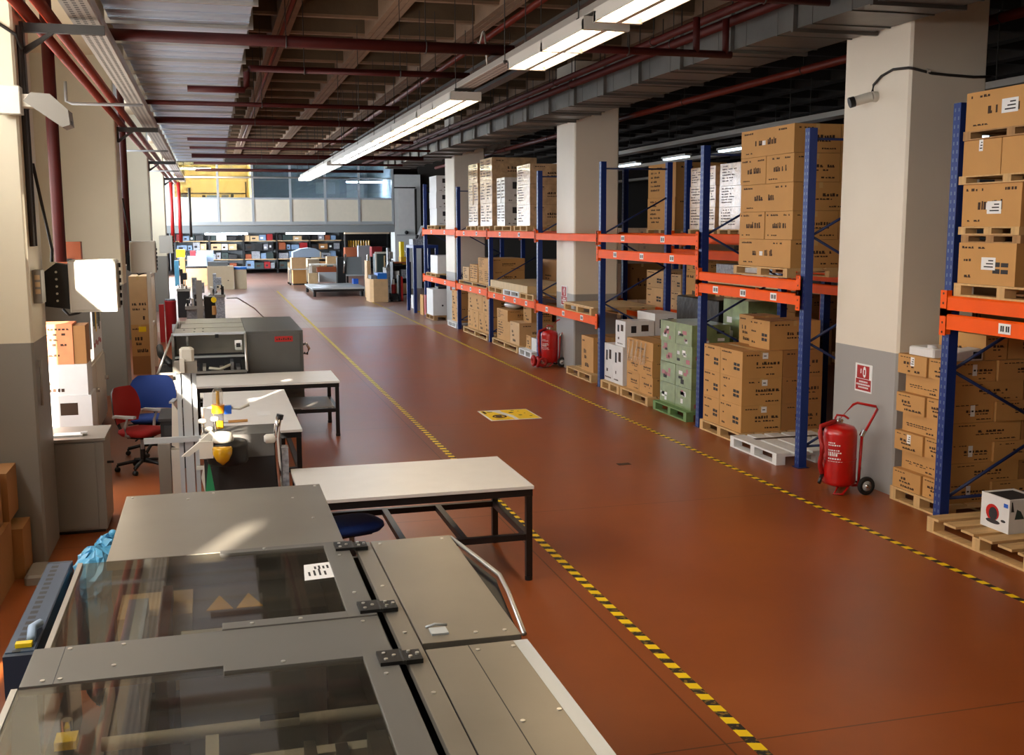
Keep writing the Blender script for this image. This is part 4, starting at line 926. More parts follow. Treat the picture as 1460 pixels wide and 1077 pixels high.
# lower beam level, bay six
z = pallet(6.6, 7.8, 26.15, 29.4, 1.301, 'long pallet on the lower beams in front of the farthest column', 'pallet_wood', h=0.1)
grid('the right group on the far lower beams', 6.7, 7.6, 26.25, 27.5, z, [(0.36, [0.5], []), (0.3, [], [])], 'carton', 'cartons on the far lower beams', fx='text', tape=False)
grid('the middle group on the far lower beams', 6.7, 7.6, 27.6, 28.5, z, [(0.46, [0.5], [])], 'carton', 'cartons on the far lower beams', fx='text', tape=False)
grid('the left group on the far lower beams', 6.7, 7.5, 28.6, 29.35, z, [(0.36, [], [])], 'carton_pale', 'cartons on the far lower beams', fx='text', tape=False)
z = pallet(6.6, 7.7, 32.6, 34.2, 1.321, 'pallet with white machine beyond the farthest column', 'pallet_wood', h=0.1)
t = thing('white_machine', (7.1, 33.2, z), 'white slanted machine on the lower beams beyond the farthest column', 'machine')
b = MB(); b.prism([(6.7, z + .001), (7.6, z + .001), (7.6, z + 0.4), (7.3, z + 0.55), (6.7, z + 0.55)], 'y', 32.8, 33.9, 'white_box'); b.build('housing', t)
b = MB(); b.box(7.1, 7.5, 32.78, 32.8, z + 0.1, z + 0.35, 'ink'); b.build('opening', t)
# floor, bays five and six
zt = pallet(6.6, 7.6, 22.3, 23.3, 0, 'empty white pallet on the floor beside the fifth upright', 'pallet_white')
carton(6.75, 7.3, 22.4, 22.8, zt + .001, 0.42, 'small white bag like parcel on the white pallet by the fifth upright', 'white_wrap', fx='plain', fy=None, tape=False, cat='parcel', name='parcel')
carton(6.75, 7.3, 22.85, 23.2, zt + .001, 0.44, 'small brown carton on the white pallet by the fifth upright', fx='lot', fy=None, tape=False)
zt = pallet(6.6, 7.7, 23.4, 25.7, 0, 'long wooden pallet under the low cartons beyond the fifth upright', 'pallet_wood')
carton(6.7, 7.6, 23.6, 24.4, zt + .001, 0.66, 'open low carton at the right front of the floor pile', 'carton_pale', fx='lot')
carton(6.7, 7.5, 24.42, 25.6, zt + .001, 0.62, 'left low carton of the floor pile beyond the fifth upright', fx='text')
carton(6.7, 7.4, 24.6, 25.6, 0.622, 0.88, 'upper carton at the left of the floor pile', fx='text')
carton(7.62, 8.05, 23.5, 24.5, zt + .001, 1.05, 'tall carton at the rear of the floor pile', 'carton_dark', fx='plain', fy='side')
carton(7.0, 7.5, 23.65, 24.3, 0.662, 1.0, 'carton resting on the open low carton of the floor pile', fx='lot', fy='side')
t = thing('plastic_bundle', (6.95, 24.9, 0.88), 'clear white plastic bundle on top of the floor pile', 'bundle')
b = MB(); b.ball((6.98, 25.1, 0.98), 0.22, 0.38, 0.1, 'white_wrap'); b.build('bundle_body', t)
zt = pallet(6.6, 7.7, 26.2, 28.9, 0, 'wooden pallet under the two layer carton group below the sixth upright', 'pallet_wood')
grid('the floor group left of the sixth upright', 6.72, 7.6, 26.4, 28.8, zt, [(0.5, [0.25, 0.5, 0.75], []), (0.5, [0.33, 0.66], [])], 'carton', 'cartons on the floor left of the sixth upright', fx='lot', tape=False)
zt = pallet(6.6, 7.5, 29.8, 30.95, 0, 'white pallet on the floor in front of the farthest column', 'pallet_white')
grid('the floor group in front of the farthest column', 6.72, 7.4, 29.85, 30.9, zt, [(0.45, [0.5], []), (0.45, [0.5], [])], 'carton', 'cartons on the floor by the farthest column', fx='lot', tape=False)
zt = pallet(6.5, 7.4, 32.5, 33.8, 0, 'pallet under the white cabinet beyond the farthest column', 'pallet_old')
t = thing('white_cabinet', (6.9, 33.0, zt), 'white boxy cabinet on the floor beyond the farthest column', 'cabinet')
b = MB(); b.box(6.5, 7.3, 32.6, 33.6, zt + .001, 0.95, 'white_box'); b.build('body', t)
b = MB(); b.box(6.7, 7.1, 32.8, 33.3, 0.951, 1.02, 'black_plastic'); b.build('top_tray', t)
b = MB(); b.cyl((7.0, 32.59, 0.7), (7.0, 32.6, 0.7), 0.03, 'ink', 8); b.cyl((6.8, 32.59, 0.45), (6.8, 32.6, 0.45), 0.03, 'ink', 8); b.build('button', t)
# ================================================================ wheeled extinguisher at the near column
def extinguisher(cx, cy, label, s=1.0, mirror=False):
    t = thing('wheeled_extinguisher', (cx, cy, 0), label, 'fire extinguisher', 'red wheeled fire extinguishers')
    R = 0.175 * s; z0, z1 = 0.10, 0.74 * s
    b = MB(); b.lathe((cx, cy, 0), [(R * 0.5, z0 - 0.03), (R * 0.94, z0), (R, z0 + 0.03), (R, z1 - 0.1), (R * 0.97, z1 - 0.06), (R * 0.8, z1 - 0.02), (R * 0.45, z1), (0.04, z1 + 0.012)], 'red', 28)
    b.torus((cx, cy, z0 + 0.27), R, 0.006, 'red', 'z', 28, 5); b.build('cylinder', t)
    b = MB(); b.cyl((cx, cy, z1), (cx, cy, z1 + 0.06), 0.022, 'chrome', 12); b.cyl((cx - 0.02, cy - 0.05, z1 + 0.05), (cx + 0.02, cy + 0.05, z1 + 0.05), 0.016, 'chrome', 8)
    b.lathe((cx - 0.055, cy - 0.02, z1 + 0.04), [(0.025, -0.008), (0.025, 0.008)], 'chrome', 12, 'x'); b.build('valve', t)
    b = MB(); b.tube([(cx - 0.06, cy + 0.02, z1 + 0.06), (cx - 0.04, cy + 0.02, z1 + 0.1), (cx + 0.04, cy, z1 + 0.09), (cx + 0.08, cy - 0.02, z1 + 0.06)], 0.012, 'red'); b.build('lever', t)
    # cart frame with push handle on the column side, leaning back towards the camera
    for q in (-0.09, 0.09):
        b = MB(); b.tube([(cx + 0.17 * s, cy + q - 0.02, 0.08), (cx + 0.19 * s, cy + q - 0.02, z1 - 0.12)], 0.016, 'red', 8); b.build('frame_tube', t)
    h = MB(); q = 0.09
    h.tube([(cx + 0.19 * s, cy + q - 0.02, z1 - 0.12), (cx + 0.03, cy + q, z1 + 0.03), (cx + 0.20, cy + q, z1 + 0.19), (cx + 0.24, cy + q - 0.02, z1 + 0.21), (cx + 0.36, cy - q, z1 + 0.19), (cx + 0.38, cy - q, z1 + 0.16), (cx + 0.2 * s, cy - q - 0.02, z1 - 0.12)], 0.014, 'red', 8); h.build('push_handle', t)
    b = MB(); b.cyl((cx + 0.185, cy - 0.11, z1 - 0.12), (cx + 0.215, cy - 0.11, z1 - 0.06), 0.028, 'chrome', 12); b.build('clamp', t)
    b = MB(); b.tube([(cx + 0.2, cy - 0.19, 0.1), (cx + 0.2, cy + 0.2, 0.1)], 0.014, 'black_steel', 8); b.box(cx + 0.1, cx + 0.22, cy - 0.1, cy + 0.1, 0.07, 0.1, 'red'); b.build('axle', t)
    for y in (cy - 0.21, cy + 0.21):
        w = MB(); w.torus((cx + 0.2, y, 0.1), 0.075, 0.026, 'rubber', 'y', 24, 10); w.lathe((cx + 0.2, y, 0.1), [(0.055, -0.018), (0.055, 0.018)], 'arm_grey', 18, 'y'); w.lathe((cx + 0.2, y, 0.1), [(0.02, -0.03), (0.02, 0.03)], 'chrome', 10, 'y'); w.build('wheel', t)
    b = MB(); b.tube([(cx - 0.06, cy - 0.1, 0.1), (cx - 0.13, cy - 0.12, 0.012), (cx - 0.05, cy - 0.16, 0.012), (cx + 0.05, cy - 0.13, 0.1)], 0.013, 'red', 8); b.build('foot_loop', t)
    b = MB(); hp = [(cx - 0.06, cy, z1 + 0.04)] + [(cx - 0.21 - 0.035 * math.sin(k * 0.5), cy + 0.05 * math.cos(k * 0.9), z1 - 0.02 - 0.065 * k) for k in range(9)]
    b.tube(hp, 0.026, 'red_matt', 8); b.tube([hp[-1], (cx - 0.25, cy - 0.02, 0.12)], 0.02, 'black_plastic', 8); b.build('hose', t)
    # printed label on the cylinder: white marks that follow the curve
    b = MB(); rr = R + 0.0015
    def cm(a0, a1, za, zb, m):
        n = 4; A = [math.radians(a0 + (a1 - a0) * k / n) for k in range(n + 1)]
        for k in range(n):
            b.quad((cx + rr * math.cos(A[k]), cy + rr * math.sin(A[k]), za), (cx + rr * math.cos(A[k + 1]), cy + rr * math.sin(A[k + 1]), za), (cx + rr * math.cos(A[k + 1]), cy + rr * math.sin(A[k + 1]), zb), (cx + rr * math.cos(A[k]), cy + rr * math.sin(A[k]), zb), m)
    for r_, (za, n) in enumerate(((0.36, 7), (0.385, 6), (0.42, 5), (0.45, 7), (0.475, 6), (0.53, 6), (0.555, 4))):
        a = 196
        for _ in range(n):
            w = rnd.uniform(3, 7); cm(a, a + w, za * s, (za + (0.028 if r_ == 2 else 0.014)) * s, 'paper'); a += w + 2.5
    b.build('printed_label', t)
    return t
extinguisher(6.42, 10.02, 'red wheeled fire extinguisher in front of the large near column')
t = extinguisher(6.62, 21.05, 'distant red wheeled extinguisher by the middle column and blue upright')
b = MB(); b.torus((6.32, 20.9, 0.12), 0.085, 0.035, 'red_matt', 'x', 20, 8); b.torus((6.26, 21.0, 0.13), 0.085, 0.035, 'red_matt', 'x', 20, 8); b.torus((6.4, 20.82, 0.12), 0.07, 0.03, 'red_matt', 'y', 20, 8); b.build('coiled_hose', t)
# signs
def fire_sign(y0, y1, z0, z1, label):
    t = thing('fire_sign', (6.86, (y0 + y1) / 2, z0), label, 'sign', 'red and white fire extinguisher signs')
    b = MB(); b.box(6.853, 6.8595, y0, y1, z0, z1, 'paper'); b.build('backing', t)
    b = MB(); h = z1 - z0; m = 0.018; b.box(6.851, 6.853, y0 + m * 3, y1 - m * 2, z0 + h * 0.48, z1 - m, 'red_matt'); b.box(6.851, 6.853, y0 + m, y1 - m, z0 + m, z0 + h * 0.46, 'red_matt'); b.build('red_field', t)
    b = MB(); yc = (y0 + y1) / 2 - 0.02; zc = z0 + h * 0.72
    b.prism([(yc + 0.03 * math.cos(a * 0.35), zc + h * 0.2 * math.sin(a * 0.35)) for a in range(18)], 'x', 6.849, 6.851, 'paper')
    b.box(6.848, 6.849, yc - 0.012, yc + 0.012, zc - h * 0.1, zc + h * 0.08, 'red_matt'); b.box(6.849, 6.851, yc + 0.06, yc + 0.075, zc - h * 0.06, zc + h * 0.1, 'paper')
    for k, (u, v) in enumerate(((0.16, 0.09), (0.26, 0.13), (0.36, 0.08))):
        for q in range(int(v * 90)): b.box(6.849, 6.851, yc + v - 0.0235 * q, yc + v - 0.0235 * q + 0.015, z0 + h * u - h * 0.025, z0 + h * u + h * 0.035, 'paper')
    b.build('symbol', t)
fire_sign(10.13, 10.45, 1.03, 1.34, 'red and white fire extinguisher sign on the near column')
fire_sign(20.62, 21.0, 1.26, 1.66, 'distant red and white fire sign on the middle column')
b = MB(); b.torus((6.855, 31.6, 1.05), 0.07, 0.015, 'orange', 'x', 16, 5); tag(b.build('round_sign'), 'small round orange mark on the farthest column', 'sign')
# security camera with its cable
t = thing('security_camera', (6.8, 10.3, 4.15), 'black and cream security camera on the near column', 'security camera')
x, y, z = 6.86, 10.28, 4.2
b = MB(); b.cyl((6.86, y, z), (6.80, y, z), 0.055, 'elec_white', 16); b.build('mount', t)
b = MB(); b.cyl((6.80, y - 0.0, z + 0.0), (6.63, y + 0.05, z - 0.05), 0.052, 'elec_white', 16); b.build('housing', t)
b = MB(); b.cyl((6.63, y + 0.05, z - 0.05), (6.58, y + 0.065, z - 0.065), 0.056, 'black_plastic', 16); b.build('lens_hood', t)
b = MB(); b.tube([(6.81, y, z + 0.05), (6.82, y, z + 0.12), (6.845, y - 0.1, z + 0.2), (6.845, y - 0.3, z + 0.24), (6.845, 9.72, z + 0.22), (6.88, 9.69, z + 0.21), (7.1, 9.69, z + 0.17), (7.3, 9.69, z + 0.16), (7.6, 9.69, z + 0.15), (7.8, 9.69, z + 0.16)], 0.014, 'cable_dark'); b.build('cable', t)
b = MB(); b.cyl((7.05, 9.675, z + 0.18), (7.05, 9.71, z + 0.2), 0.022, 'elec_white', 8); b.build('cable_clip', t)

# ================================================================ tables
def table(x0, x1, y0, y1, z, label, legs, rails=True, zr=0.36):
    t = thing('work_table', ((x0 + x1) / 2, (y0 + y1) / 2, 0), label, 'table', 'white topped work tables')
    b = MB(); b.box(x0, x1, y0, y1, z - 0.028, z, 'white_table'); b.build('tabletop', t, bevel=0.003)
    b = MB(); k = 0.05
    for ya in (y0 + 0.01, y1 - 0.01 - k): b.box(x0 + 0.01, x1 - 0.01, ya, ya + k, z - 0.085, z - 0.029, 'black_steel')
    for xa in (x0 + 0.01, x1 - 0.01 - k): b.box(xa, xa + k, y0 + 0.06, y1 - 0.06, z - 0.085, z - 0.029, 'black_steel')
    b.build('top_frame', t)
    for xa in (x0 + 0.012, x1 - 0.012 - k):
        for ya in (y0 + 0.012, y1 - 0.012 - k):
            b = MB(); b.box(xa, xa + k, ya, ya + k, 0.035, z - 0.086, 'black_steel'); l = b.build('leg', t)
            b = MB(); b.cyl((xa + k / 2, ya + k / 2, 0), (xa + k / 2, ya + k / 2, 0.034), 0.032, 'black_plastic', 10); b.build('foot', l)
    if rails:
        b = MB()
        for ya in (y0 + 0.012, y1 - 0.012 - k): b.box(x0 + 0.063, x1 - 0.063, ya, ya + k, zr - 0.02, zr + 0.03, 'black_steel')
        for xa in (x0 + 0.012, x1 - 0.012 - k, x0 + (x1 - x0) * 0.42, x0 + (x1 - x0) * 0.68): b.box(xa, xa + k, y0 + 0.063, y1 - 0.063, zr - 0.02, zr + 0.03, 'black_steel')
        b.build('lower_rail', t)
    return t
table(0.58, 2.42, 8.10, 9.27, 0.79, 'nearest white topped work table with black steel legs', 4)
t = table(-0.3, 1.62, 14.7, 15.85, 0.77, 'farther white table with black legs in front of the second packing machine', 4)
b = MB(); b.cbox(0.75, 1.55, 14.78, 15.75, 0.392, 0.41, 'cabinet_grey', 0.006); b.build('lower_shelf', t)
t = table(-0.17, 0.83, 11.12, 14.0, 0.79, 'narrow white work table behind the dark feeder machine', 4)
b = MB(); b.box(0.42, 0.56, 12.1, 12.35, 0.7905, 0.792, 'paper'); tag(b.build('paper_note'), 'small white paper on the narrow white table', 'paper')
t = thing('scraper', (0.05, 11.6, 0.79), 'steel scraper with wooden handle lying on the narrow white table', 'tool')
b = MB(); b.cyl((0.1, 11.7, 0.806), (0.3, 11.72, 0.806), 0.015, 'wood_handle', 8); b.build('handle', t)
b = MB(); b.box(-0.06, 0.1, 11.68, 11.72, 0.792, 0.8, 'chrome'); b.build('blade', t)

# ================================================================ office chairs
def chair(x, y, rz, fab, label, arms=True, h=0.47, back=True, group=None, bw=0.26):
    t = thing('office_chair', (0, 0, 0), label, 'office chair', group)
    b = MB()
    for k in range(5):
        a = 2 * math.pi * k / 5 + 0.3; c, s_ = math.cos(a), math.sin(a); b.tube([(0.02 * c, 0.02 * s_, 0.12), (0.15 * c, 0.15 * s_, 0.11), (0.29 * c, 0.29 * s_, 0.085)], 0.022, 'black_plastic', 6)
    b.build('star_base', t)
    for k in range(5):
        a = 2 * math.pi * k / 5 + 0.3; c, s_ = math.cos(a), math.sin(a)
        b = MB(); b.lathe((0.29 * c, 0.29 * s_, 0.03), [(0.02, -0.025), (0.03, -0.02), (0.03, 0.02), (0.02, 0.025)], 'black_plastic', 12, 'y'); b.cyl((0.29 * c, 0.29 * s_, 0.05), (0.29 * c, 0.29 * s_, 0.085), 0.012, 'black_plastic', 8); b.build('caster', t)
    b = MB(); b.cyl((0, 0, 0.1), (0, 0, 0.26), 0.03, 'black_plastic'); b.cyl((0, 0, 0.26), (0, 0, h - 0.06), 0.022, 'arm_grey'); b.build('gas_lift', t)
    b = MB(); b.box(-0.13, 0.13, -0.11, 0.11, h - 0.07, h - 0.035, 'black_plastic'); b.tube([(0.1, 0.05, h - 0.05), (0.26, 0.1, h - 0.06)], 0.009, 'black_plastic'); b.build('mechanism', t)
    b = MB(); n = 24; P = lambda r, zz: [(r[0] * (abs(math.cos(2 * math.pi * k / n)) ** 0.6) * (1 if math.cos(2 * math.pi * k / n) >= 0 else -1), r[1] * (abs(math.sin(2 * math.pi * k / n)) ** 0.6) * (1 if math.sin(2 * math.pi * k / n) >= 0 else -1), zz) for k in range(n)]
    vs = P((0.21, 0.2), h - 0.035) + P((0.24, 0.23), h) + P((0.235, 0.225), h + 0.03) + P((0.17, 0.16), h + 0.045)
    q = [(i * n + k, i * n + (k + 1) % n, (i + 1) * n + (k + 1) % n, (i + 1) * n + k) for i in range(3) for k in range(n)] + [tuple(range(n - 1, -1, -1)), tuple(range(3 * n, 4 * n))]
    b._faces(vs, q, fab, True); b.build('seat', t)
    if back:
        b = MB(); nu, nv = 10, 8; fr, bk = [], []
        for j in range(nv + 1):
            v = j / nv; z = h + 0.1 + 0.42 * v; half = bw * (1 - 0.3 * v ** 4) * (0.78 + 0.22 * min(1, v * 3)) * (1 if v < 0.98 else 0.88)
            yy = -0.24 - 0.06 * v + 0.03 * math.sin(v * 3)
            for i in range(nu + 1):
                u = (i / nu - 0.5) * 2; fr.append((u * half, yy + 0.055 * u * u, z + 0.0)); bk.append((u * half, yy + 0.055 * u * u - 0.045 * (1 - abs(u) ** 4) * (1 - abs(2 * v - 1) ** 4) - 0.012, z))
        W = nu + 1; q = []
        for j in range(nv):
            for i in range(nu): q.append((j * W + i, j * W + i + 1, (j + 1) * W + i + 1, (j + 1) * W + i))
        b._faces(fr, q, fab, True)
        N = len(fr); edge = [i for i in range(W)] + [(j + 1) * W - 1 for j in range(1, nv + 1)] + [nv * W + i for i in range(nu - 1, -1, -1)] + [j * W for j in range(nv - 1, 0, -1)]
        b.build('backrest', t)
        b = MB(); b._faces(bk, [tuple(reversed(f)) for f in q], 'black_plastic', True)
        m = len(edge); b._faces([fr[e] for e in edge] + [bk[e] for e in edge], [(k, (k + 1) % m, m + (k + 1) % m, m + k) for k in range(m)], 'black_plastic', True); b.build('back_shell', t)
        b = MB(); b.tube([(0, -0.1, h - 0.05), (0, -0.27, h - 0.04), (0, -0.315, h + 0.06), (0, -0.315, h + 0.25)], 0.02, 'black_plastic', 8); b.build('back_support', t)
    if arms:
        for s_ in (-1, 1):
            b = MB(); b.tube([(s_ * 0.2, -0.02, h - 0.03), (s_ * 0.27, -0.02, h - 0.01), (s_ * 0.285, -0.02, h + 0.1), (s_ * 0.285, 0.02, h + 0.2), (s_ * 0.28, -0.14, h + 0.215), (s_ * 0.27, -0.18, h + 0.2)], 0.018, 'arm_grey', 8)
            b.prism([(s_ * 0.285 - 0.03, -0.16), (s_ * 0.285 + 0.03, -0.16), (s_ * 0.285 + 0.03, 0.12), (s_ * 0.285 - 0.03, 0.12)], 'z', h + 0.205, h + 0.23, 'arm_grey'); b.build('armrest', t)
    t.location = (x, y, 0); t.rotation_euler = (0, 0, rz)
    return t
chair(-0.88, 13.25, math.radians(-122), 'chair_red', 'red office chair with grey armrests beside the grey cabinet')
chair(-0.83, 14.25, math.radians(172), 'chair_blue', 'blue office chair with grey armrests behind the red chair', h=0.45, bw=0.3)
chair(1.0, 8.5, 0.3, 'chair_blue', 'round blue stool seat tucked under the nearest white table', arms=False, h=0.47, back=False)

# ================================================================ near packing machine
Z = 1.2
t = thing('packing_machine', (0.2, 4.6, 0), 'large grey packing machine with clear covers in the foreground', 'packing machine')
def part(b, name, parent=None, bevel=0.0): return b.build(name, parent or t, bevel=bevel)
b = MB(); b.box(-0.52, 0.61, 1.9, 6.83, 0.12, 0.62, 'machine_dark'); b.box(0.611, 1.1, 1.9, 5.5, 0.12, 0.62, 'machine_dark'); b.box(-0.55, -0.5, 1.9, 5.56, 0.12, 0.75, 'machine_strip'); b.box(-0.55, -0.5, 5.57, 6.88, 0.12, 1.12, 'machine_strip'); b.box(1.08, 1.13, 1.9, 5.5, 0.12, 1.12, 'machine_strip'); b.box(0.58, 0.61, 5.5, 6.84, 0.62, 1.14, 'machine_strip'); b.box(0.625, 0.645, 1.9, 5.5, 0.62, 1.15, 'machine_dark'); b.box(0.646, 1.08, 5.47, 5.5, 0.62, 1.14, 'machine_strip'); b.box(-0.5, 0.61, 6.84, 6.88, 0.12, 1.12, 'machine_strip')
part(b, 'base_body')
for x, y in ((-0.45, 2.0), (-0.45, 4.4), (-0.45, 6.75), (1.02, 2.0), (1.02, 5.4), (0.5, 6.75)): b = MB(); b.cyl((x, y, 0), (x, y, 0.12), 0.04, 'black_steel'); part(b, 'foot')
def screws(b, pts, z=Z):
    for x, y in pts: b.cyl((x, y, z), (x, y, z + 0.004), 0.009, 'screw', 10)
b = MB(); b.box(-0.57, 0.615, 5.565, 6.93, Z - 0.05, Z, 'machine_top'); screws(b, [(-0.53, 6.88), (-0.05, 6.86), (0.58, 6.88), (0.42, 6.6), (-0.2, 6.75), (0.5, 6.1)]); part(b, 'rear_top_panel', bevel=0.004)
b = MB(); b.box(-0.56, 0.61, 6.88, 6.93, 0.7, Z - 0.05, 'machine_top'); part(b, 'rear_skirt')
# window covers
def window(y0, y1, nm, xl=-0.70):
    fr = MB(); w = 0.075
    fr.box(0.5, 0.62, y0, y1, Z - 0.015, Z + 0.012, 'machine_strip'); fr.box(-0.02, 0.5, y0, y0 + w, Z - 0.015, Z + 0.012, 'machine_strip'); fr.box(-0.02, 0.5, y1 - w * 0.8, y1, Z - 0.015, Z + 0.012, 'machine_strip')
    screws(fr, [(0.1, y0 + 0.035), (0.3, y0 + 0.035), (0.56, y0 + 0.3), (0.56, y1 - 0.25), (0.2, y1 - 0.03)], Z + 0.012)
    o = part(fr, 'cover_frame', bevel=0.002)
    e = MB(); e.box(xl, xl + 0.022, y0, y1, Z - 0.03, Z + 0.006, 'alu'); e.build('edge_profile', o)
    p = MB(); p.box(xl + 0.022, 0.499, y0 + 0.004, y1 - 0.004, Z - 0.004, Z + 0.002, 'pane_clear'); p.build('clear_pane', o)
    s = MB(); s.prism([(xl - 0.005, Z - 0.03), (xl + 0.002, Z - 0.03), (xl - 0.03, 0.75), (xl - 0.037, 0.75)], 'y', y0, y1, 'pane_clear'); s.build('slanted_side', o)
    for yy in (y0 + 0.08, y1 - 0.12):
        h = MB(); h.box(0.55, 0.635, yy - 0.06, yy + 0.06, Z + 0.012, Z + 0.026, 'black_plastic'); h.box(0.65, 0.715, yy - 0.05, yy + 0.05, Z + 0.004, Z + 0.022, 'black_plastic'); h.cyl((0.642, yy - 0.06, Z + 0.018), (0.642, yy + 0.06, Z + 0.018), 0.009, 'machine_dark', 8)
        for qx, qy in ((0.575, -0.03), (0.575, 0.03), (0.61, 0.0), (0.67, -0.025), (0.67, 0.025), (0.7, 0.0)): h.cyl((qx, yy + qy, Z + 0.02), (qx, yy + qy, Z + 0.03), 0.008, 'screw', 8)
        h.build('hinge', o)
    return o
w1 = window(4.42, 5.555, 'a'); w2 = window(2.3, 4.04, 'b', -0.76)
b = MB(); b.box(-0.735, 0.62, 4.045, 4.415, Z - 0.03, Z + 0.008, 'machine_strip'); b.box(-0.622, -0.619, 4.045, 4.415, Z + 0.006, Z + 0.0095, 'black_steel'); screws(b, [(-0.4, 4.37), (-0.42, 4.16), (-0.6, 4.38), (-0.6, 4.08), (-0.66, 4.08), (0.55, 4.36)], Z + 0.008); part(b, 'cross_panel', bevel=0.003)
# interior seen through the clear covers
b = MB(); b.box(-0.5, 0.62, 2.0, 5.56, 0.622, 0.64, 'inner_dark'); part(b, 'inner_floor')
b = MB(); b.box(-0.5, -0.16, 5.2, 5.56, 0.64, 1.02, 'inner_tan'); b.box(-0.3, -0.25, 4.5, 5.4, 0.64, 1.1, 'red_pipe') ; b.box(-0.2, 0.4, 4.45, 4.88, 0.64, 1.05, 'inner_steel'); b.box(-0.45, -0.36, 4.45, 5.3, 0.64, 1.08, 'shelf_blue'); b.box(0.05, 0.12, 5.0, 5.2, 0.64, 1.0, 'black_plastic'); part(b, 'inner_housing')
for xx in (-0.03, 0.105):
    b = MB(); b.prism([(xx - 0.06, 4.98), (xx + 0.06, 4.98), (xx, 5.18)], 'z', 1.099, 1.102, 'yellow_tri'); part(b, 'warning_sign')
b = MB(); b.box(-0.15, 0.45, 4.9, 5.3, 0.64, 1.098, 'machine_dark'); part(b, 'inner_plate')
rn = random.Random(5)
b = MB()
for k in range(9): x = -0.42 + 0.11 * k; b.box(x, x + rn.uniform(0.03, 0.07), 2.6 + rn.uniform(0, 0.4), 3.85 - rn.uniform(0, 0.25), 0.64, rn.uniform(0.95, 1.1), rn.choice(['inner_dark', 'black_plastic', 'inner_dark', 'inner_steel', 'black_plastic', 'inner_tan']))
part(b, 'inner_rail')
b = MB(); b.cyl((-0.45, 3.9, 1.02), (0.6, 3.9, 1.02), 0.025, 'inner_steel'); b.box(-0.48, 0.6, 3.6, 3.66, 0.98, 1.03, 'inner_steel'); b.box(0.1, 0.24, 3.78, 3.83, 1.06, 1.09, 'chrome'); part(b, 'inner_shaft')
b = MB(); b.box(-0.58, -0.51, 3.72, 3.8, 1.1, 1.13, 'yellow'); b.cyl((-0.55, 3.83, 1.1), (-0.55, 3.83, 1.16), 0.02, 'chrome'); part(b, 'latch')
b = MB(); b.prism([(0.44, 0.64), (0.58, 0.64), (0.5, 1.1)], 'y', 3.3, 3.34, 'shelf_blue'); b.cyl((0.46, 3.25, 0.9), (0.46, 3.25, 1.0), 0.02, 'screw'); b.tube([(0.46, 3.25, 0.98), (0.38, 3.15, 0.95), (0.3, 2.9, 0.85)], 0.006, 'wood_handle', 6); part(b, 'inner_bracket')
# right hand lids
b = MB(); b.box(0.66, 0.742, 1.9, 5.53, Z - 0.03, Z + 0.002, 'machine_top'); screws(b, [(0.7, 2.4 + 0.6 * k) for k in range(5)], Z + 0.002); part(b, 'hinge_strip', bevel=0.002)
b = MB(); b.prism([(0.748, 4.06), (1.155, 4.05), (1.175, 5.53), (0.748, 5.53)], 'z', Z - 0.03, Z + 0.004, 'machine_top'); screws(b, [(1.1, 4.11), (0.98, 4.12), (0.79, 5.47), (1.12, 5.47)], Z + 0.004); o = part(b, 'rear_lid', bevel=0.003)
b = MB(); b.box(0.80, 0.87, 4.13, 4.2, Z + 0.0045, Z + 0.012, 'alu_light'); b.tube([(0.79, 4.21, Z + 0.012), (0.83, 4.225, Z + 0.016), (0.88, 4.215, Z + 0.012)], 0.006, 'alu_light'); b.build('lid_handle', o)
b = MB(); b.prism([(1.157, 4.1), (1.178, 5.5), (1.19, 5.5), (1.27, 4.9), (1.25, 4.75), (1.17, 4.1)], 'z', Z - 0.09, Z - 0.05, 'black_plastic')
b.tube([(1.18, 5.53, Z - 0.01), (1.23, 5.2, Z - 0.012), (1.275, 4.85, Z - 0.012), (1.25, 4.6, Z - 0.01), (1.17, 4.06, Z)], 0.011, 'alu'); part(b, 'bulged_side_cover')
b = MB(); b.prism([(0.748, 1.9), (1.105, 1.9), (1.105, 4.0), (0.748, 4.0)], 'z', Z - 0.03, Z + 0.002, 'machine_top'); b.box(0.918, 0.922, 1.9, 4.0, Z + 0.002, Z + 0.0032, 'black_steel'); b.box(0.745, 0.748, 1.9, 4.0, Z - 0.02, Z + 0.001, 'black_steel')
screws(b, [(0.945, 3.94), (0.945, 3.3), (1.09, 3.35), (1.09, 3.94), (0.94, 2.7)], Z + 0.002); part(b, 'front_lid', bevel=0.002)
b = MB(); b.box(1.106, 1.165, 1.9, 4.0, Z - 0.03, Z + 0.001, 'alu_light'); b.box(1.166, 1.178, 1.9, 3.94, 0.7, Z - 0.02, 'alu'); part(b, 'edge_strip')
b = MB(); b.prism([(0.36, 4.98), (0.53, 5.0), (0.53, 5.24), (0.375, 5.22)], 'z', Z + 0.0025, Z + 0.0035, 'paper')
for k in range(4): b.box(0.385 + 0.025 * k, 0.395 + 0.025 * k, 5.04, 5.1 + 0.02 * (k % 3), Z + 0.0036, Z + 0.0042, 'ink'); b.box(0.42 + 0.02 * k, 0.43 + 0.02 * k, 5.14, 5.18 + 0.01 * (k % 2), Z + 0.0036, Z + 0.0042, 'ink')
part(b, 'paper_label', w1)
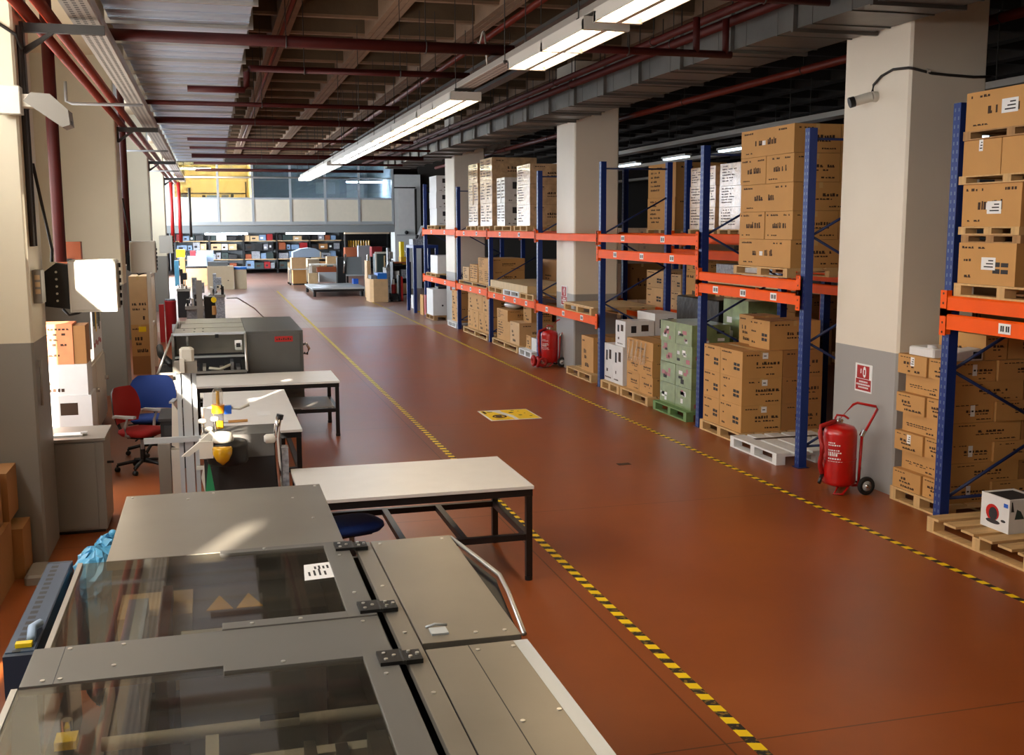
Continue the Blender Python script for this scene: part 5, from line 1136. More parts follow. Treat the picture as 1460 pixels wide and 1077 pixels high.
# perforated rail and bag on the left
t2 = thing('perforated_rail', (-0.9, 5.6, 0), 'blue grey perforated rail along the left side of the foreground machine', 'rail')
b = MB(); b.box(-0.97, -0.84, 5.02, 6.45, 0.0, 0.96, 'bluegrey_rail'); b.build('rail_body', t2)
b = MB(); b.box(-0.965, -0.845, 5.06, 6.4, 0.9605, 0.964, 'rail_holes'); o = b.build('perforated_strip', t2); 
t3 = thing('rail_parts', (-0.86, 5.2, 0.965), 'small blue and yellow fittings lying on the perforated rail', 'fittings')
b = MB(); b.tube([(-0.87, 5.16, 0.985), (-0.88, 5.26, 1.0), (-0.86, 5.36, 0.985)], 0.02, 'pale_blue'); b.build('hose_piece', t3)
b = MB(); b.box(-0.93, -0.86, 5.1, 5.14, 0.9655, 0.985, 'yellow'); b.build('yellow_tab', t3)
t4 = thing('plastic_bag', (-0.72, 6.35, 0), 'light blue plastic bag hanging beside the rear of the foreground machine', 'bag')
b = MB(); b.ball((-0.71, 6.35, 0.9), 0.12, 0.24, 0.15, 'blue_bag', 22, 14); b.ball((-0.66, 6.55, 1.0), 0.07, 0.12, 0.06, 'blue_bag', 16, 10); b.ball((-0.72, 6.3, 0.55), 0.1, 0.2, 0.4, 'blue_bag', 18, 14)
rb = random.Random(3)
for v in b.bm.verts: v.co += Vector((rb.uniform(-1, 1), rb.uniform(-1, 1), rb.uniform(-1, 1))) * 0.014
for f in b.bm.faces: f.smooth = False
b.build('bag_body', t4)
b = MB(); b.ball((-0.63, 6.6, 1.06), 0.025, 0.025, 0.025, 'blue_bag'); b.build('knot', t4)
# ================================================================ feeder machine between
t = thing('feeder_machine', (0.18, 9.6, 0), 'dark grey feeder machine with black motor and chrome arm', 'machine')
b = MB(); b.box(-0.13, 0.5, 9.2, 9.95, 0.12, 0.93, 'machine_dark'); b.build('lower_case', t)
b = MB(); b.prism([(9.19, 0.935), (9.97, 0.935), (9.97, 1.07), (9.3, 1.11)], 'x', -0.14, 0.51, 'machine_hood'); b.build('hood', t)
for x in (-0.08, 0.44):
    for y in (9.26, 9.88): b = MB(); b.cyl((x, y, 0), (x, y, 0.12), 0.03, 'black_steel'); b.build('foot', t)
b = MB(); b.lathe((0.06, 9.02, 0), [(0.15, 0.93), (0.165, 0.95), (0.165, 1.08), (0.15, 1.11), (0.05, 1.125)], 'black_plastic', 24); b.box(-0.05, 0.15, 9.1, 9.19, 0.9, 1.0, 'machine_dark'); b.build('motor', t)
b = MB(); b.lathe((0.02, 8.86, 0), [(0.01, 0.95), (0.05, 0.985), (0.078, 1.04), (0.08, 1.085), (0.07, 1.1)], 'amber', 18); b.build('amber_bowl', t)
b = MB(); b.lathe((0.02, 8.98, 0), [(0.09, 1.12), (0.095, 1.14), (0.08, 1.19), (0.03, 1.2)], 'elec_white', 18); b.box(-0.16, -0.05, 8.9, 9.05, 1.0, 1.14, 'elec_white'); b.build('funnel', t)
for k, (x, y, z) in enumerate(((-0.13, 9.1, 1.26), (-0.08, 9.05, 1.2), (-0.03, 9.12, 1.27), (-0.11, 9.05, 1.14))):
    b = MB(); b.cyl((x, y, z - 0.08), (x, y, z), 0.012, 'chrome', 8); b.lathe((x, y, z), [(0.03, 0), (0.035, 0.01), (0.03, 0.03), (0.01, 0.035)], 'elec_white', 12); b.build('adjusting_knob', t)
b = MB(); b.prism([(-0.3, 1.02), (-0.24, 1.02), (-0.02, 1.18), (-0.06, 1.22), (-0.2, 1.1)], 'y', 8.93, 8.98, 'elec_white'); b.build('lever', t)
b = MB(); b.tube([(0.49, 9.16, 0.5), (0.47, 9.14, 0.9), (0.46, 9.1, 1.1), (0.47, 9.08, 1.2), (0.49, 9.1, 1.28)], 0.026, 'chrome', 10); b.cyl((0.49, 9.1, 1.26), (0.5, 9.1, 1.3), 0.03, 'black_plastic'); b.lathe((0.41, 9.1, 1.1), [(0.025, -0.05), (0.04, -0.03), (0.04, 0.03), (0.025, 0.05)], 'elec_white', 12, 'x'); b.build('chrome_arm', t)
b = MB(); b.box(0.505, 0.56, 9.15, 9.3, 0.55, 1.0, 'speck_grey'); b.ball((0.56, 9.1, 0.62), 0.06, 0.06, 0.06, 'elec_white'); b.build('side_unit', t)
b = MB(); b.prism([(-0.13, 0.66), (-0.05, 0.7), (-0.09, 0.98)], 'y', 9.0, 9.02, 'green_sheet'); b.build('green_tag', t)
t = thing('air_regulator', (0.0, 9.45, 1.14), 'amber air regulator bowl with orange collar and blue valve', 'regulator')
b = MB(); b.cyl((0.0, 9.45, 1.145), (0.0, 9.45, 1.28), 0.042, 'amber', 16); b.build('oil_bowl', t)
b = MB(); b.box(-0.038, 0.038, 9.405, 9.41, 1.22, 1.28, 'ink'); b.build('bowl_label', t)
b = MB(); b.cyl((0.0, 9.45, 1.281), (0.0, 9.45, 1.35), 0.055, 'orange_plastic', 16); b.build('collar', t)
b = MB(); b.lathe((0.0, 9.45, 0), [(0.045, 1.351), (0.045, 1.46), (0.03, 1.49)], 'film', 16); b.cyl((0, 9.45, 1.352), (0, 9.45, 1.47), 0.015, 'amber', 8); b.build('sight_glass', t)
b = MB(); b.box(0.05, 0.11, 9.42, 9.48, 1.27, 1.34, 'blue_plastic'); b.tube([(0.11, 9.45, 1.32), (0.18, 9.45, 1.31), (0.26, 9.45, 1.34)], 0.014, 'elec_white'); b.build('valve', t)
b = MB(); b.tube([(-0.05, 9.45, 1.33), (-0.13, 9.45, 1.33), (-0.13, 9.45, 1.15)], 0.012, 'elec_white'); b.build('hose', t)
# aluminium profile column with cap motor and arm
t = thing('profile_column', (-0.24, 9.6, 0), 'sunlit aluminium profile post with motor cap left of the feeder machine', 'machine post')
for xa, w in ((-0.335, 0.035), (-0.287, 0.07), (-0.205, 0.035)):
    b = MB(); b.box(xa, xa + w, 9.55, 9.63, 0.03, 1.62, 'alu_light'); b.build('profile', t)
b = MB(); b.box(-0.36, -0.15, 9.5, 9.68, 0, 0.03, 'black_steel'); b.build('foot_plate', t)
b = MB(); b.box(-0.345, -0.16, 9.53, 9.65, 1.621, 1.72, 'cabinet_grey'); b.box(-0.3, -0.26, 9.5, 9.53, 1.63, 1.75, 'elec_white'); b.build('top_bracket', t)
b = MB(); b.cbox(-0.3, -0.18, 9.54, 9.64, 1.721, 1.84, 'elec_white', 0.02); b.build('motor_cap', t)
b = MB(); b.box(-0.62, -0.13, 9.5, 9.548, 1.03, 1.075, 'alu_light'); b.box(-0.15, -0.12, 9.48, 9.5, 1.02, 1.1, 'elec_white'); b.build('cross_arm', t)
b = MB(); b.box(-0.2, -0.13, 9.5, 9.54, 0.78, 0.81, 'elec_white'); b.box(-0.5, -0.35, 9.5, 9.54, 0.5, 0.54, 'arm_grey'); b.build('stop_clamp', t)
b = MB(); b.prism([(-0.13, 0.6), (-0.09, 0.6), (-0.07, 0.86), (-0.13, 0.88), (-0.16, 0.75)], 'y', 9.3, 9.36, 'elec_white'); b.build('guide', t)
t = thing('steel_rods', (-0.55, 9.4, 0), 'two bent steel rods low beside the aluminium profile post', 'rods')
for k in range(2): b = MB(); z = 0.42 - 0.08 * k; b.tube([(-0.75, 9.2 - 0.1 * k, z), (-0.55, 9.3 - 0.1 * k, z - 0.02), (-0.36, 9.4 - 0.1 * k, z - 0.07), (-0.36, 9.4 - 0.1 * k, 0.0)], 0.011, 'chrome', 8); b.build('rod', t)
t = thing('support_pillar', (-0.55, 10.6, 0), 'grey lifting pillar between the red chair and the profile post', 'machine post')
b = MB(); b.box(-0.62, -0.5, 11.6, 11.75, 0.02, 0.62, 'cabinet_grey'); b.box(-0.49, -0.4, 11.6, 11.75, 0.02, 0.55, 'elec_white'); b.box(-0.66, -0.36, 11.55, 11.8, 0, 0.02, 'black_steel'); b.build('column', t)
b = MB(); b.prism([(-0.48, 0.6), (-0.4, 0.56), (-0.37, 0.9), (-0.46, 1.05)], 'y', 11.6, 11.66, 'cab_cream'); b.build('cover', t)
t = thing('tool_cart', (-0.5, 12.6, 0), 'black tool cart between the red chair and the aluminium profile post', 'cart')
b = MB(); b.box(-0.62, -0.28, 12.3, 13.0, 0.2, 0.74, 'black_plastic'); b.build('body', t)
b = MB(); b.box(-0.64, -0.26, 12.28, 13.02, 0.741, 0.77, 'machine_dark'); b.build('top', t)
for x in (-0.58, -0.32):
    for y in (12.36, 12.94): b = MB(); b.cyl((x, y, 0), (x, y, 0.199), 0.03, 'rubber', 8); b.build('caster', t)
for k in range(3): b = MB(); b.box(-0.58, -0.32, 12.27, 12.299, 0.26 + 0.16 * k, 0.37 + 0.16 * k, 'machine_dark'); d = b.build('drawer', t); b = MB(); b.box(-0.5, -0.4, 12.255, 12.269, 0.33 + 0.16 * k, 0.35 + 0.16 * k, 'chrome'); b.build('handle', d)
# ================================================================ second packing machine
t = thing('packing_machine', (0.3, 17.3, 0), 'second grey packing machine with slanted clear cover beyond the white tables', 'packing machine')
Z2 = 1.35
b = MB(); b.box(0.43, 1.25, 16.1, 18.7, 0.32, Z2, 'machine_grey'); b.build('control_cabinet', t, bevel=0.005)
b = MB(); b.box(0.47, 1.21, 16.088, 16.1, 0.42, Z2 - 0.04, 'machine_grey'); o = b.build('front_door', t, bevel=0.003)
b = MB(); b.box(0.84, 1.1, 16.08, 16.087, 1.19, 1.27, 'red_matt')
for k in range(7): b.box(0.865 + 0.032 * k, 0.885 + 0.032 * k, 16.078, 16.0795, 1.215, 1.215 + 0.02 + 0.012 * (k % 2), 'print')
b.build('red_nameplate', o)
b = MB(); b.tube([(1.25, 16.4, 1.1), (1.32, 16.4, 1.12), (1.36, 16.4, 1.04), (1.33, 16.4, 0.96), (1.28, 16.4, 0.98)], 0.02, 'chrome'); b.build('hook_handle', t)
b = MB(); b.box(0.5, 1.2, 16.2, 18.6, 0.1, 0.319, 'inner_dark'); b.box(-0.55, 0.42, 16.2, 18.6, 0.1, 0.8, 'inner_dark'); b.build('plinth', t)
for x in (-0.45, 1.1):
    for y in (16.3, 18.5): b = MB(); b.cyl((x, y, 0), (x, y, 0.1), 0.04, 'black_steel'); b.build('foot', t)
b = MB(); b.box(-0.56, 0.425, 16.1, 16.9, Z2 - 0.03, Z2, 'machine_top'); b.box(-0.5, 0.425, 16.95, 17.7, Z2 - 0.03, Z2, 'machine_top'); b.box(-0.45, 0.425, 17.75, 18.68, Z2 - 0.03, Z2, 'machine_top')
for x, y in ((-0.45, 16.6), (-0.3, 16.75), (-0.18, 16.75), (-0.3, 16.3), (-0.18, 16.3)): b.box(x, x + 0.025, y, y + 0.08, Z2, Z2 + 0.003, 'ink')
b.build('top_cover', t)
b = MB()
b.box(-0.6, -0.565, 16.0, 18.6, 0.55, Z2 - 0.031, 'machine_strip'); b.box(-0.56, 0.42, 18.62, 18.68, 0.55, Z2 - 0.031, 'inner_steel'); b.box(-0.56, 0.42, 16.75, 16.8, 0.98, 1.31, 'inner_steel'); b.box(-0.56, 0.42, 16.0, 16.05, 1.0, 1.03, 'alu_light'); b.box(-0.4, -0.37, 16.04, 16.07, 1.03, 1.31, 'machine_strip')
b.build('inner_panel', t)
b = MB()
for k in range(12): x = -0.5 + 0.078 * k; b.box(x, x + rn.uniform(0.03, 0.06), 15.95, 16.4, 0.801, rn.uniform(0.83, 0.97), rn.choice(['inner_dark', 'cast_grey', 'machine_dark', 'inner_steel', 'speck_grey']))
b.tube([(-0.1, 15.93, 0.86), (0.05, 15.9, 0.84), (0.2, 15.93, 0.9)], 0.02, 'cab_cream'); b.build('inner_mechanism', t)
b = MB(); b.box(-0.78, 0.42, 15.76, 15.8, 0.8, 0.835, 'machine_strip'); o = b.build('cover_frame', t)
b = MB(); b.box(-0.6, 0.43, 16.08, 16.11, Z2 - 0.03, Z2 + 0.005, 'alu_light'); b.build('top_bar', o)
for p, q in (((-0.8, 15.78, 0.82), (-0.585, 16.09, Z2 - 0.01)), ((0.42, 15.78, 0.82), (0.42, 16.09, Z2 - 0.02))): b = MB(); b.tube([p, q], 0.017, 'alu', 6); b.build('side_bar', o)
b = MB(); b.poly([(-0.78, 15.79, 0.82), (0.41, 15.79, 0.82), (0.41, 16.09, Z2 - 0.02), (-0.57, 16.09, Z2 - 0.02)], 'pane_clean'); b.build('clear_pane', o)
b = MB(); b.box(0.0, 0.05, 16.06, 16.085, 1.28, 1.33, 'black_plastic'); b.build('cover_latch', o)
b = MB(); b.box(0.27, 0.37, 16.0, 16.02, 1.1, 1.24, 'paper'); b.box(0.29, 0.35, 15.998, 15.9995, 1.14, 1.2, 'ink'); b.build('inner_label', t)
b = MB(); b.tube([(-0.62, 16.2, 0.9), (-0.78, 16.6, 1.0), (-0.82, 17.2, 1.05)], 0.05, 'black_plastic'); b.box(-0.8, -0.62, 16.3, 17.0, 0.75, 0.88, 'machine_dark'); b.build('side_drive', t)
# ================================================================ left side: cartons
def crt(px0, px1, pt, pb, Y, depth, label, m, **kw):           # size taken from the photograph at distance Y
    x0, z1 = at(px0, pt, Y); x1, z0 = at(px1, pb, Y)
    return carton(x0, x1, Y, Y + depth, max(z0, 0.002), z1, label, m, **kw)
for i, (x0, x1, y0, y1, z0, z1, w) in enumerate(((-2.25, -1.66, 8.5, 9.3, 0.0, 0.5, 'lower front carton in the pile at the lower left edge'), (-2.25, -1.58, 9.31, 9.7, 0.0, 0.42, 'lower rear carton in the pile at the lower left edge'),
        (-2.3, -1.7, 8.55, 9.2, 0.501, 0.95, 'upper front carton in the pile at the lower left edge'), (-2.2, -1.66, 9.25, 9.68, 0.501, 0.9, 'upper rear carton in the pile at the lower left edge'))):
    carton(x0, x1, y0, y1, z0, z1, w, 'carton_dark', fx=None, fy='lot', group='cartons piled at the left edge', sticker=(0.75, 0.55, 0.05, 0.08, 'y'))
t = thing('equipment_case', (-1.6, 9.4, 0), 'low grey case on the floor at the foot of the nearest left pillar', 'case')
# (kept tiny: only its edge shows)
b = MB(); b.cbox(-1.56, -1.4, 9.1, 9.5, 0.0, 0.08, 'cabinet_grey', 0.02); b.build('case_body', t)
# sunlit stack by the window
W = 12.5
zt = 0
b = MB(); x0, z1 = at(78, 596, W); x1, _ = at(132, 596, W); b.box(-2.1, x1, W, W + 0.55, 0, 0.5, 'cab_cream'); tag(b.build('low_bench'), 'cream low bench under the sunlit printed cartons', 'bench')
carton(-2.05, x1, W, W + 0.5, 0.501, 1.04, 'lower white printed carton in the sunlit stack by the window', 'white_box', fx=None, fy='device', tape=False, group='sunlit printed cartons')
carton(-2.05, x1 - 0.03, W + 0.02, W + 0.5, 1.041, 1.38, 'upper white carton in the sunlit stack by the window', 'white_box', fx=None, fy='lot', tape=False, group='sunlit printed cartons')
o = carton(-2.0, x1 - 0.16, W + 0.04, W + 0.45, 1.381, 1.82, 'orange printed carton on top of the sunlit stack', 'orange_print', fx=None, fy='text', tape=False, group='sunlit printed cartons')
b = MB(); b.box(x1 - 0.159, x1 - 0.03, W + 0.05, W + 0.45, 1.381, 1.8, 'carton_dark'); tag(b.build('cardboard_carton'), 'plain brown carton right beside the orange printed one in the sun', 'carton')
x0, z1 = at(133, 456, 17.6); x1, z0 = at(147, 500, 17.6)
t = thing('wall_poster', (-1.63, 16.9, 1.1), 'colourful poster board standing at the end of the cream low cabinet', 'poster')
b = MB(); b.box(-1.64, -1.62, 15.8, 17.0, 1.061, 1.95, 'paper'); b.build('board', t)
b = MB()
for k in range(7): b.box(-1.6195, -1.618, 15.9 + 0.15 * k, 16.02 + 0.15 * k, 1.5 - 0.05 * (k % 3), 1.85 - 0.06 * (k % 2), rn.choice(['green_print', 'red_matt', 'dark_teal', 'yellow']))
for k in range(5): b.box(-1.6195, -1.618, 15.9 + 0.2 * k, 16.05 + 0.2 * k, 1.2 + 0.03 * (k % 2), 1.26 + 0.03 * (k % 2), 'red_matt')
b.build('picture', t)
x0, z1 = at(116, 488, 17.2); x1, z0 = at(127, 497, 17.2)
b = MB(); b.box(-2.1, -1.85, 17.2, 17.24, 1.061, 1.25, 'crimson'); tag(b.build('red_box'), 'small red box on the cream low cabinet near the window', 'box')
# stack of cartons beyond the second pillar
x0, z1 = at(183, 396, 22.2); x1, z0 = at(214, 505, 22.2)
b = MB(); b.box(x0, x1, 22.2, 23.2, 0, 0.36, 'carton_dark'); tag(b.build('cardboard_carton'), 'bottom dark carton of the pile beyond the second left pillar', 'carton')
carton(x0, x1, 22.2, 23.2, 0.361, 0.98, 'middle carton with yellow tag in the pile beyond the second left pillar', fx=None, fy='lot')
b = MB(); b.box(x0 + 0.14, x0 + 0.28, 22.196, 22.199, 0.84, 0.94, 'yellow'); tag(b.build('yellow_tag'), 'yellow tag stuck on the middle carton beyond the second left pillar', 'tag')
carton(x0, x1, 22.2, 23.2, 0.981, 1.92, 'tall pinkish carton on top of the pile beyond the second left pillar', 'carton_pale', fx=None, fy='line')
t = thing('steel_rack', (-1.1, 22.6, 0), 'pale narrow steel post frame beside the pile beyond the second left pillar', 'frame')
for y in (22.0, 23.4): b = MB(); b.box(x1 + 0.02, x1 + 0.09, y, y + 0.07, 0, 2.0, 'cab_cream'); b.build('post', t)
b = MB(); b.box(x1 + 0.02, x1 + 0.09, 22.07, 23.4, 1.9, 1.97, 'cab_cream'); b.build('rail', t); b = MB(); b.box(x1 + 0.03, x1 + 0.06, 22.07, 23.4, 0.9, 0.96, 'cab_cream'); b.build('rail', t)
t = thing('red_drum', (-1.3, 28.0, 0), 'red drum with pale top beside the third left pillar', 'drum')
x0, z1 = at(234, 430, 27.6); x1, z0 = at(252, 466, 27.6); xc, rr = (x0 + x1) / 2, (x1 - x0) / 2
b = MB(); b.lathe((xc, 27.9, 0), [(rr * 0.9, 0), (rr, 0.02), (rr, z1 - 0.05), (rr * 1.04, z1 - 0.03), (rr * 1.04, z1)], 'crimson', 20); b.build('barrel', t)
b = MB(); b.lathe((xc, 27.9, 0), [(rr * 0.95, z1), (rr * 0.9, z1 + 0.04)], 'speck_grey', 16); b.build('lid', t)
b = MB(); b.box(xc + 0.02, xc + 0.16, 27.9 - rr - 0.03, 27.9 - rr + 0.0, 0.3, 0.5, 'paper'); b.build('label', t)
b = MB(); b.box(xc - 0.3, xc - 0.18, 28.4, 28.6, 0, 0.95, 'red_matt'); tag(b.build('red_post'), 'slim red post left of the red drum', 'post')
# far left machinery
def blob(px0, px1, pt, pb, Y, depth, m, name, label, cat, extra=None):
    x0, z1 = at(px0, pt, Y); x1, z0 = at(px1, pb, Y)
    z0 = 0.0 if z0 < 0.12 else z0
    t = thing(name, ((x0 + x1) / 2, Y + depth / 2, z0), label, cat)
    b = MB(); b.cbox(x0, x1, Y, Y + depth, z0, z1, m, min(0.02, (x1 - x0) * 0.08)); b.build('body', t)
    return t, x0, x1, z0, z1
def machine(px0, px1, pt, pb, Y, depth, m, label, n=7, seed=1):
    x0, z1 = at(px0, pt, Y); x1, z0 = at(px1, pb, Y); z0 = 0
    t = thing('workshop_machine', ((x0 + x1) / 2, Y, 0), label, 'machine'); r = random.Random(seed); w, h = x1 - x0, z1
    b = MB(); b.box(x0 + w * 0.05, x1 - w * 0.05, Y + 0.1, Y + depth, 0.0, h * 0.55, m); b.build('base', t)
    b = MB(); b.box(x0, x1, Y + 0.05, Y + depth * 0.9, h * 0.55, h * 0.6, 'cabinet_grey'); b.build('bed', t)
    b = MB(); b.box(x0 + w * 0.3, x0 + w * 0.5, Y + depth * 0.4, Y + depth * 0.7, h * 0.6, h, m); b.box(x0 + w * 0.45, x0 + w * 0.8, Y + depth * 0.3, Y + depth * 0.7, h * 0.78, h * 0.92, m); b.build('head', t)
    for k in range(n):
        x = x0 + w * r.uniform(0.05, 0.9); z = h * r.uniform(0.6, 0.75); b = MB()
        if k % 2: b.cyl((x, Y + 0.04, z), (x, Y + 0.2, z), w * 0.05, r.choice(['chrome', 'black_plastic', 'cast_grey']), 10)
        else: b.box(x, x + w * 0.09, Y + 0.06, Y + 0.3, h * 0.601, h * 0.6 + h * r.uniform(0.06, 0.2), r.choice(['black_plastic', 'cast_grey', 'inner_steel']))
        b.build('fitting', t)
    return t
machine(262, 300, 398, 452, 27.0, 1.2, 'cast_grey', 'grey speckled workshop machine behind the second packing machine', 9, 3)
machine(296, 322, 392, 436, 33.0, 1.4, 'speck_grey', 'grey workshop machine with round fittings along the far left side', 9, 4)
machine(250, 272, 385, 440, 36.0, 1.2, 'black_plastic', 'black workshop machine near the third left pillar', 6, 5)
x0, z1 = at(279, 400, 25.2); x1, z0 = at(290, 456, 25.2)
b = MB(); b.box(x0, x1, 25.2, 25.35, 0, z1, 'cabinet_grey'); b.box(x0 - 0.06, x1 + 0.06, 25.1, 25.45, 0, 0.03, 'black_steel'); tag(b.build('machine_post'), 'grey upright post in front of the grey speckled workshop machine', 'post')
t = thing('tape_feeder', (0.1, 25.0, 0.9), 'black feeder with yellow knob behind the second packing machine', 'machine')
x0, z1 = at(291, 424, 25.4); x1, z0 = at(304, 440, 25.4)
b = MB(); b.box(x0, x1 + 0.05, 25.5, 25.9, 0.0, z1, 'black_plastic'); b.build('body', t)
b = MB(); b.cyl((x1 + 0.02, 25.45, z1 - 0.06), (x1 + 0.02, 25.3, z1 - 0.06), 0.06, 'yellow', 12); b.build('yellow_knob', t)
b = MB(); b.cyl((x1 + 0.02, 25.4, z1 - 0.4), (x1 + 0.02, 25.4, z1 - 0.2), 0.05, 'wood_handle', 10); b.build('bowl', t)
b = MB(); b.tube([(0.3, 25.6, 1.25), (0.55, 26.4, 1.2), (1.0, 28.5, 0.8), (1.4, 30.6, 0.3), (1.65, 31.8, 0.014)], 0.014, 'arm_grey', 6); tag(b.build('cable'), 'thin pale cable sloping from the far left machine down to the floor', 'cable')
# tan cabinets and boxes at the far left
x0, z1 = at(295, 380, 52); x1, z0 = at(334, 409, 52)
t = thing('tan_cabinet', ((x0 + x1) / 2, 52, 0), 'tan metal cabinet at the far left end of the aisle', 'cabinet')
b = MB(); b.box(x0, x1, 52, 53, 0, z1, 'tan_cabinet'); b.build('body', t)
b = MB(); b.cyl((x0 + 0.5, 51.99, 0.5), (x0 + 0.5, 52, 0.5), 0.03, 'ink', 8); b.box(x0 + 0.9, x0 + 0.96, 51.99, 52, 0.4, 0.44, 'ink'); b.cyl((x0 + 0.45, 51.98, 0.13), (x0 + 0.45, 52, 0.13), 0.05, 'ink', 8); b.build('lock', t)
b = MB(); b.box(x0 + 0.03, x1 - 0.25, 52.2, 52.9, z1 + .001, z1 + 0.2, 'office_grey'); tag(b.build('dark_tray'), 'dark tray on top of the tan metal cabinet', 'tray')
x2, z2 = at(351, 384, 52.5)
t = thing('waste_bin', ((x1 + x2) / 2, 52.6, 0), 'tan bin with blue lid beside the tan metal cabinet', 'bin')
b = MB(); b.box(x1 + 0.03, x2, 52.3, 53, 0, z2, 'tan_cabinet'); b.build('body', t)
b = MB(); b.cbox(x1 + 0.02, x2 + 0.02, 52.28, 53.02, z2 + .001, z2 + 0.12, 'blue_lid', 0.03); b.build('lid', t)
def fbox(px0, px1, pt, pb, Y, d, m, label, name='storage_box', cat='box', group=None):
    x0, z1 = at(px0, pt, Y); x1, z0 = at(px1, pb, Y); b = MB(); b.box(x0, x1, Y, Y + d, max(0, z0), z1, m); return tag(b.build(name), label, cat, group)
fbox(265, 302, 383, 408, 56.0, 1.0, 'tan_board', 'tan low crate under the white boxes at the far left')
fbox(265, 302, 380.2, 382.3, 56.0, 1.0, 'black_plastic', 'black board between the tan low crate and the white boxes', 'board', 'board')
fbox(267, 295, 366, 379.6, 56.0, 0.9, 'pale_blue', 'lower white box with a dark mark on the far left tan crate')
fbox(280, 305, 358, 379.6, 57.0, 0.9, 'pale_blue', 'upper white box behind the lower white box at the far left')
fbox(271, 279, 358, 366, 57.2, 0.5, 'crimson', 'red box beside the upper white box at the far left')
fbox(256, 265, 368, 408, 54.0, 0.7, 'carton', 'narrow brown carton at the far left beside the white boxes')
fbox(251, 264, 356, 367, 55.0, 0.7, 'amber', 'yellow crate stacked above the narrow brown carton at the far left')
fbox(248, 256, 372, 408, 50.6, 0.5, 'blue_bag', 'light blue bin at the far left wall', 'bin', 'bin')
# ---------------------------------------------------------------- far right group
b = MB(); b.box(3.88, 4.54, 55, 56, 0.071, 0.752, 'carton'); tag(b.build('storage_box'), 'lower tan carton on the white trolley in the far middle', 'box')
b = MB(); b.box(3.83, 4.53, 55, 56, 0.809, 1.36, 'tan_board'); tag(b.build('storage_box'), 'upper tan carton on the white trolley in the far middle', 'box')
t = thing('trolley', at(427, 400, 54.9)[:1] + (55.4, 0), 'white framed trolley holding tan cartons in the far middle', 'trolley')
x0, _ = at(415, 400, 54.9); x1, zz = at(440, 383, 54.9)
b = MB(); b.box(x0 - 0.05, x1, 54.9, 56.1, zz - 0.06, zz - 0.01, 'elec_white'); b.build('shelf', t)
for x in (x0 - 0.06, x1):
    for y in (54.85, 56.1): b = MB(); b.box(x, x + 0.05, y, y + 0.05, 0.08, zz + 0.05, 'elec_white'); b.cyl((x + 0.02, y, 0.06), (x + 0.02, y + 0.05, 0.06), 0.06, 'rubber', 8); b.build('leg', t)
b = MB(); b.box(x0 + 0.1, x1 - 0.1, 55, 56, 0.0, 0.07, 'black_plastic'); b.build('bottom_tray', t)
x0, z0 = at(418, 367.2, 55.2); x1, z1 = at(456, 354, 55.2)
b = MB(); b.prism([(x0, z0), (x1, z0), (x1, z0 + 0.3), (x1 - 0.2, z0 + 0.42), (x0 + 0.8, z0 + 0.47), (x0 + 0.4, z0 + 0.42), (x0, z0 + 0.25)], 'y', 55.2, 56.4, 'pale_blue'); tag(b.build('white_sack'), 'white stepped heap of boxes on top of the tan cartons in the far middle', 'boxes')
fbox(438.5, 456, 369.5, 400, 56.5, 1.0, 'tan_cabinet', 'tan upright carton behind the white trolley in the far middle')
fbox(440, 453, 390, 406, 50.3, 0.5, 'inner_tan', 'small tan carton in front of the white trolley in the far middle')
t = thing('work_bench', (4.9, 51, 0), 'pale bench with small parts in the far middle', 'bench')
x0, z1 = at(443, 377, 51.5); x1, _ = at(482, 377, 51.5)
b = MB(); b.box(x0, x1, 51.5, 52.5, z1 - 0.06, z1, 'elec_white'); b.build('top', t)
for x in (x0, x1 - 0.06):
    for y in (51.5, 52.44): b = MB(); b.box(x, x + 0.06, y, y + 0.06, 0, z1 - 0.061, 'elec_white'); b.build('leg', t)
fbox(452, 482, 381, 388, 51.0, 0.4, 'brown_box', 'brown parts tray in front of the pale bench in the far middle', 'parts_tray', 'tray')
fbox(455, 480, 388.5, 402, 50.9, 0.4, 'alu_light', 'pale metal sheet leaning at the pale bench in the far middle', 'metal_sheet', 'sheet')
fbox(466, 482, 366, 376, 52.0, 0.6, 'tan_board', 'tan box on the pale bench in the far middle')
t = thing('lift_table', (5.4, 46, 0), 'low wide metal platform table on the far aisle floor', 'platform')
x0, zt = at(447, 404, 48.6); x1, _ = at(526, 404, 46)
b = MB(); b.box(3.95, 6.2, 45.2, 46.8, 0.30, 0.36, 'alu_light'); b.box(3.95, 6.2, 46.9, 49.0, 0.30, 0.36, 'alu_light'); b.build('deck', t)
b = MB(); b.box(4.0, 6.1, 45.25, 45.35, 0.2, 0.299, 'black_steel'); b.box(4.0, 4.1, 45.36, 48.9, 0.2, 0.299, 'black_steel'); b.box(6.0, 6.1, 45.36, 48.9, 0.2, 0.299, 'black_steel'); b.build('frame', t)
for x in (4.05, 5.998):
    for y in (45.3, 48.8): b = MB(); b.cyl((x, y, 0), (x, y, 0.199), 0.06, 'black_plastic'); b.build('foot', t)
fbox(504, 511, 398, 405, 47.0, 0.5, 'blue_plastic', 'small blue box on the low metal platform table')
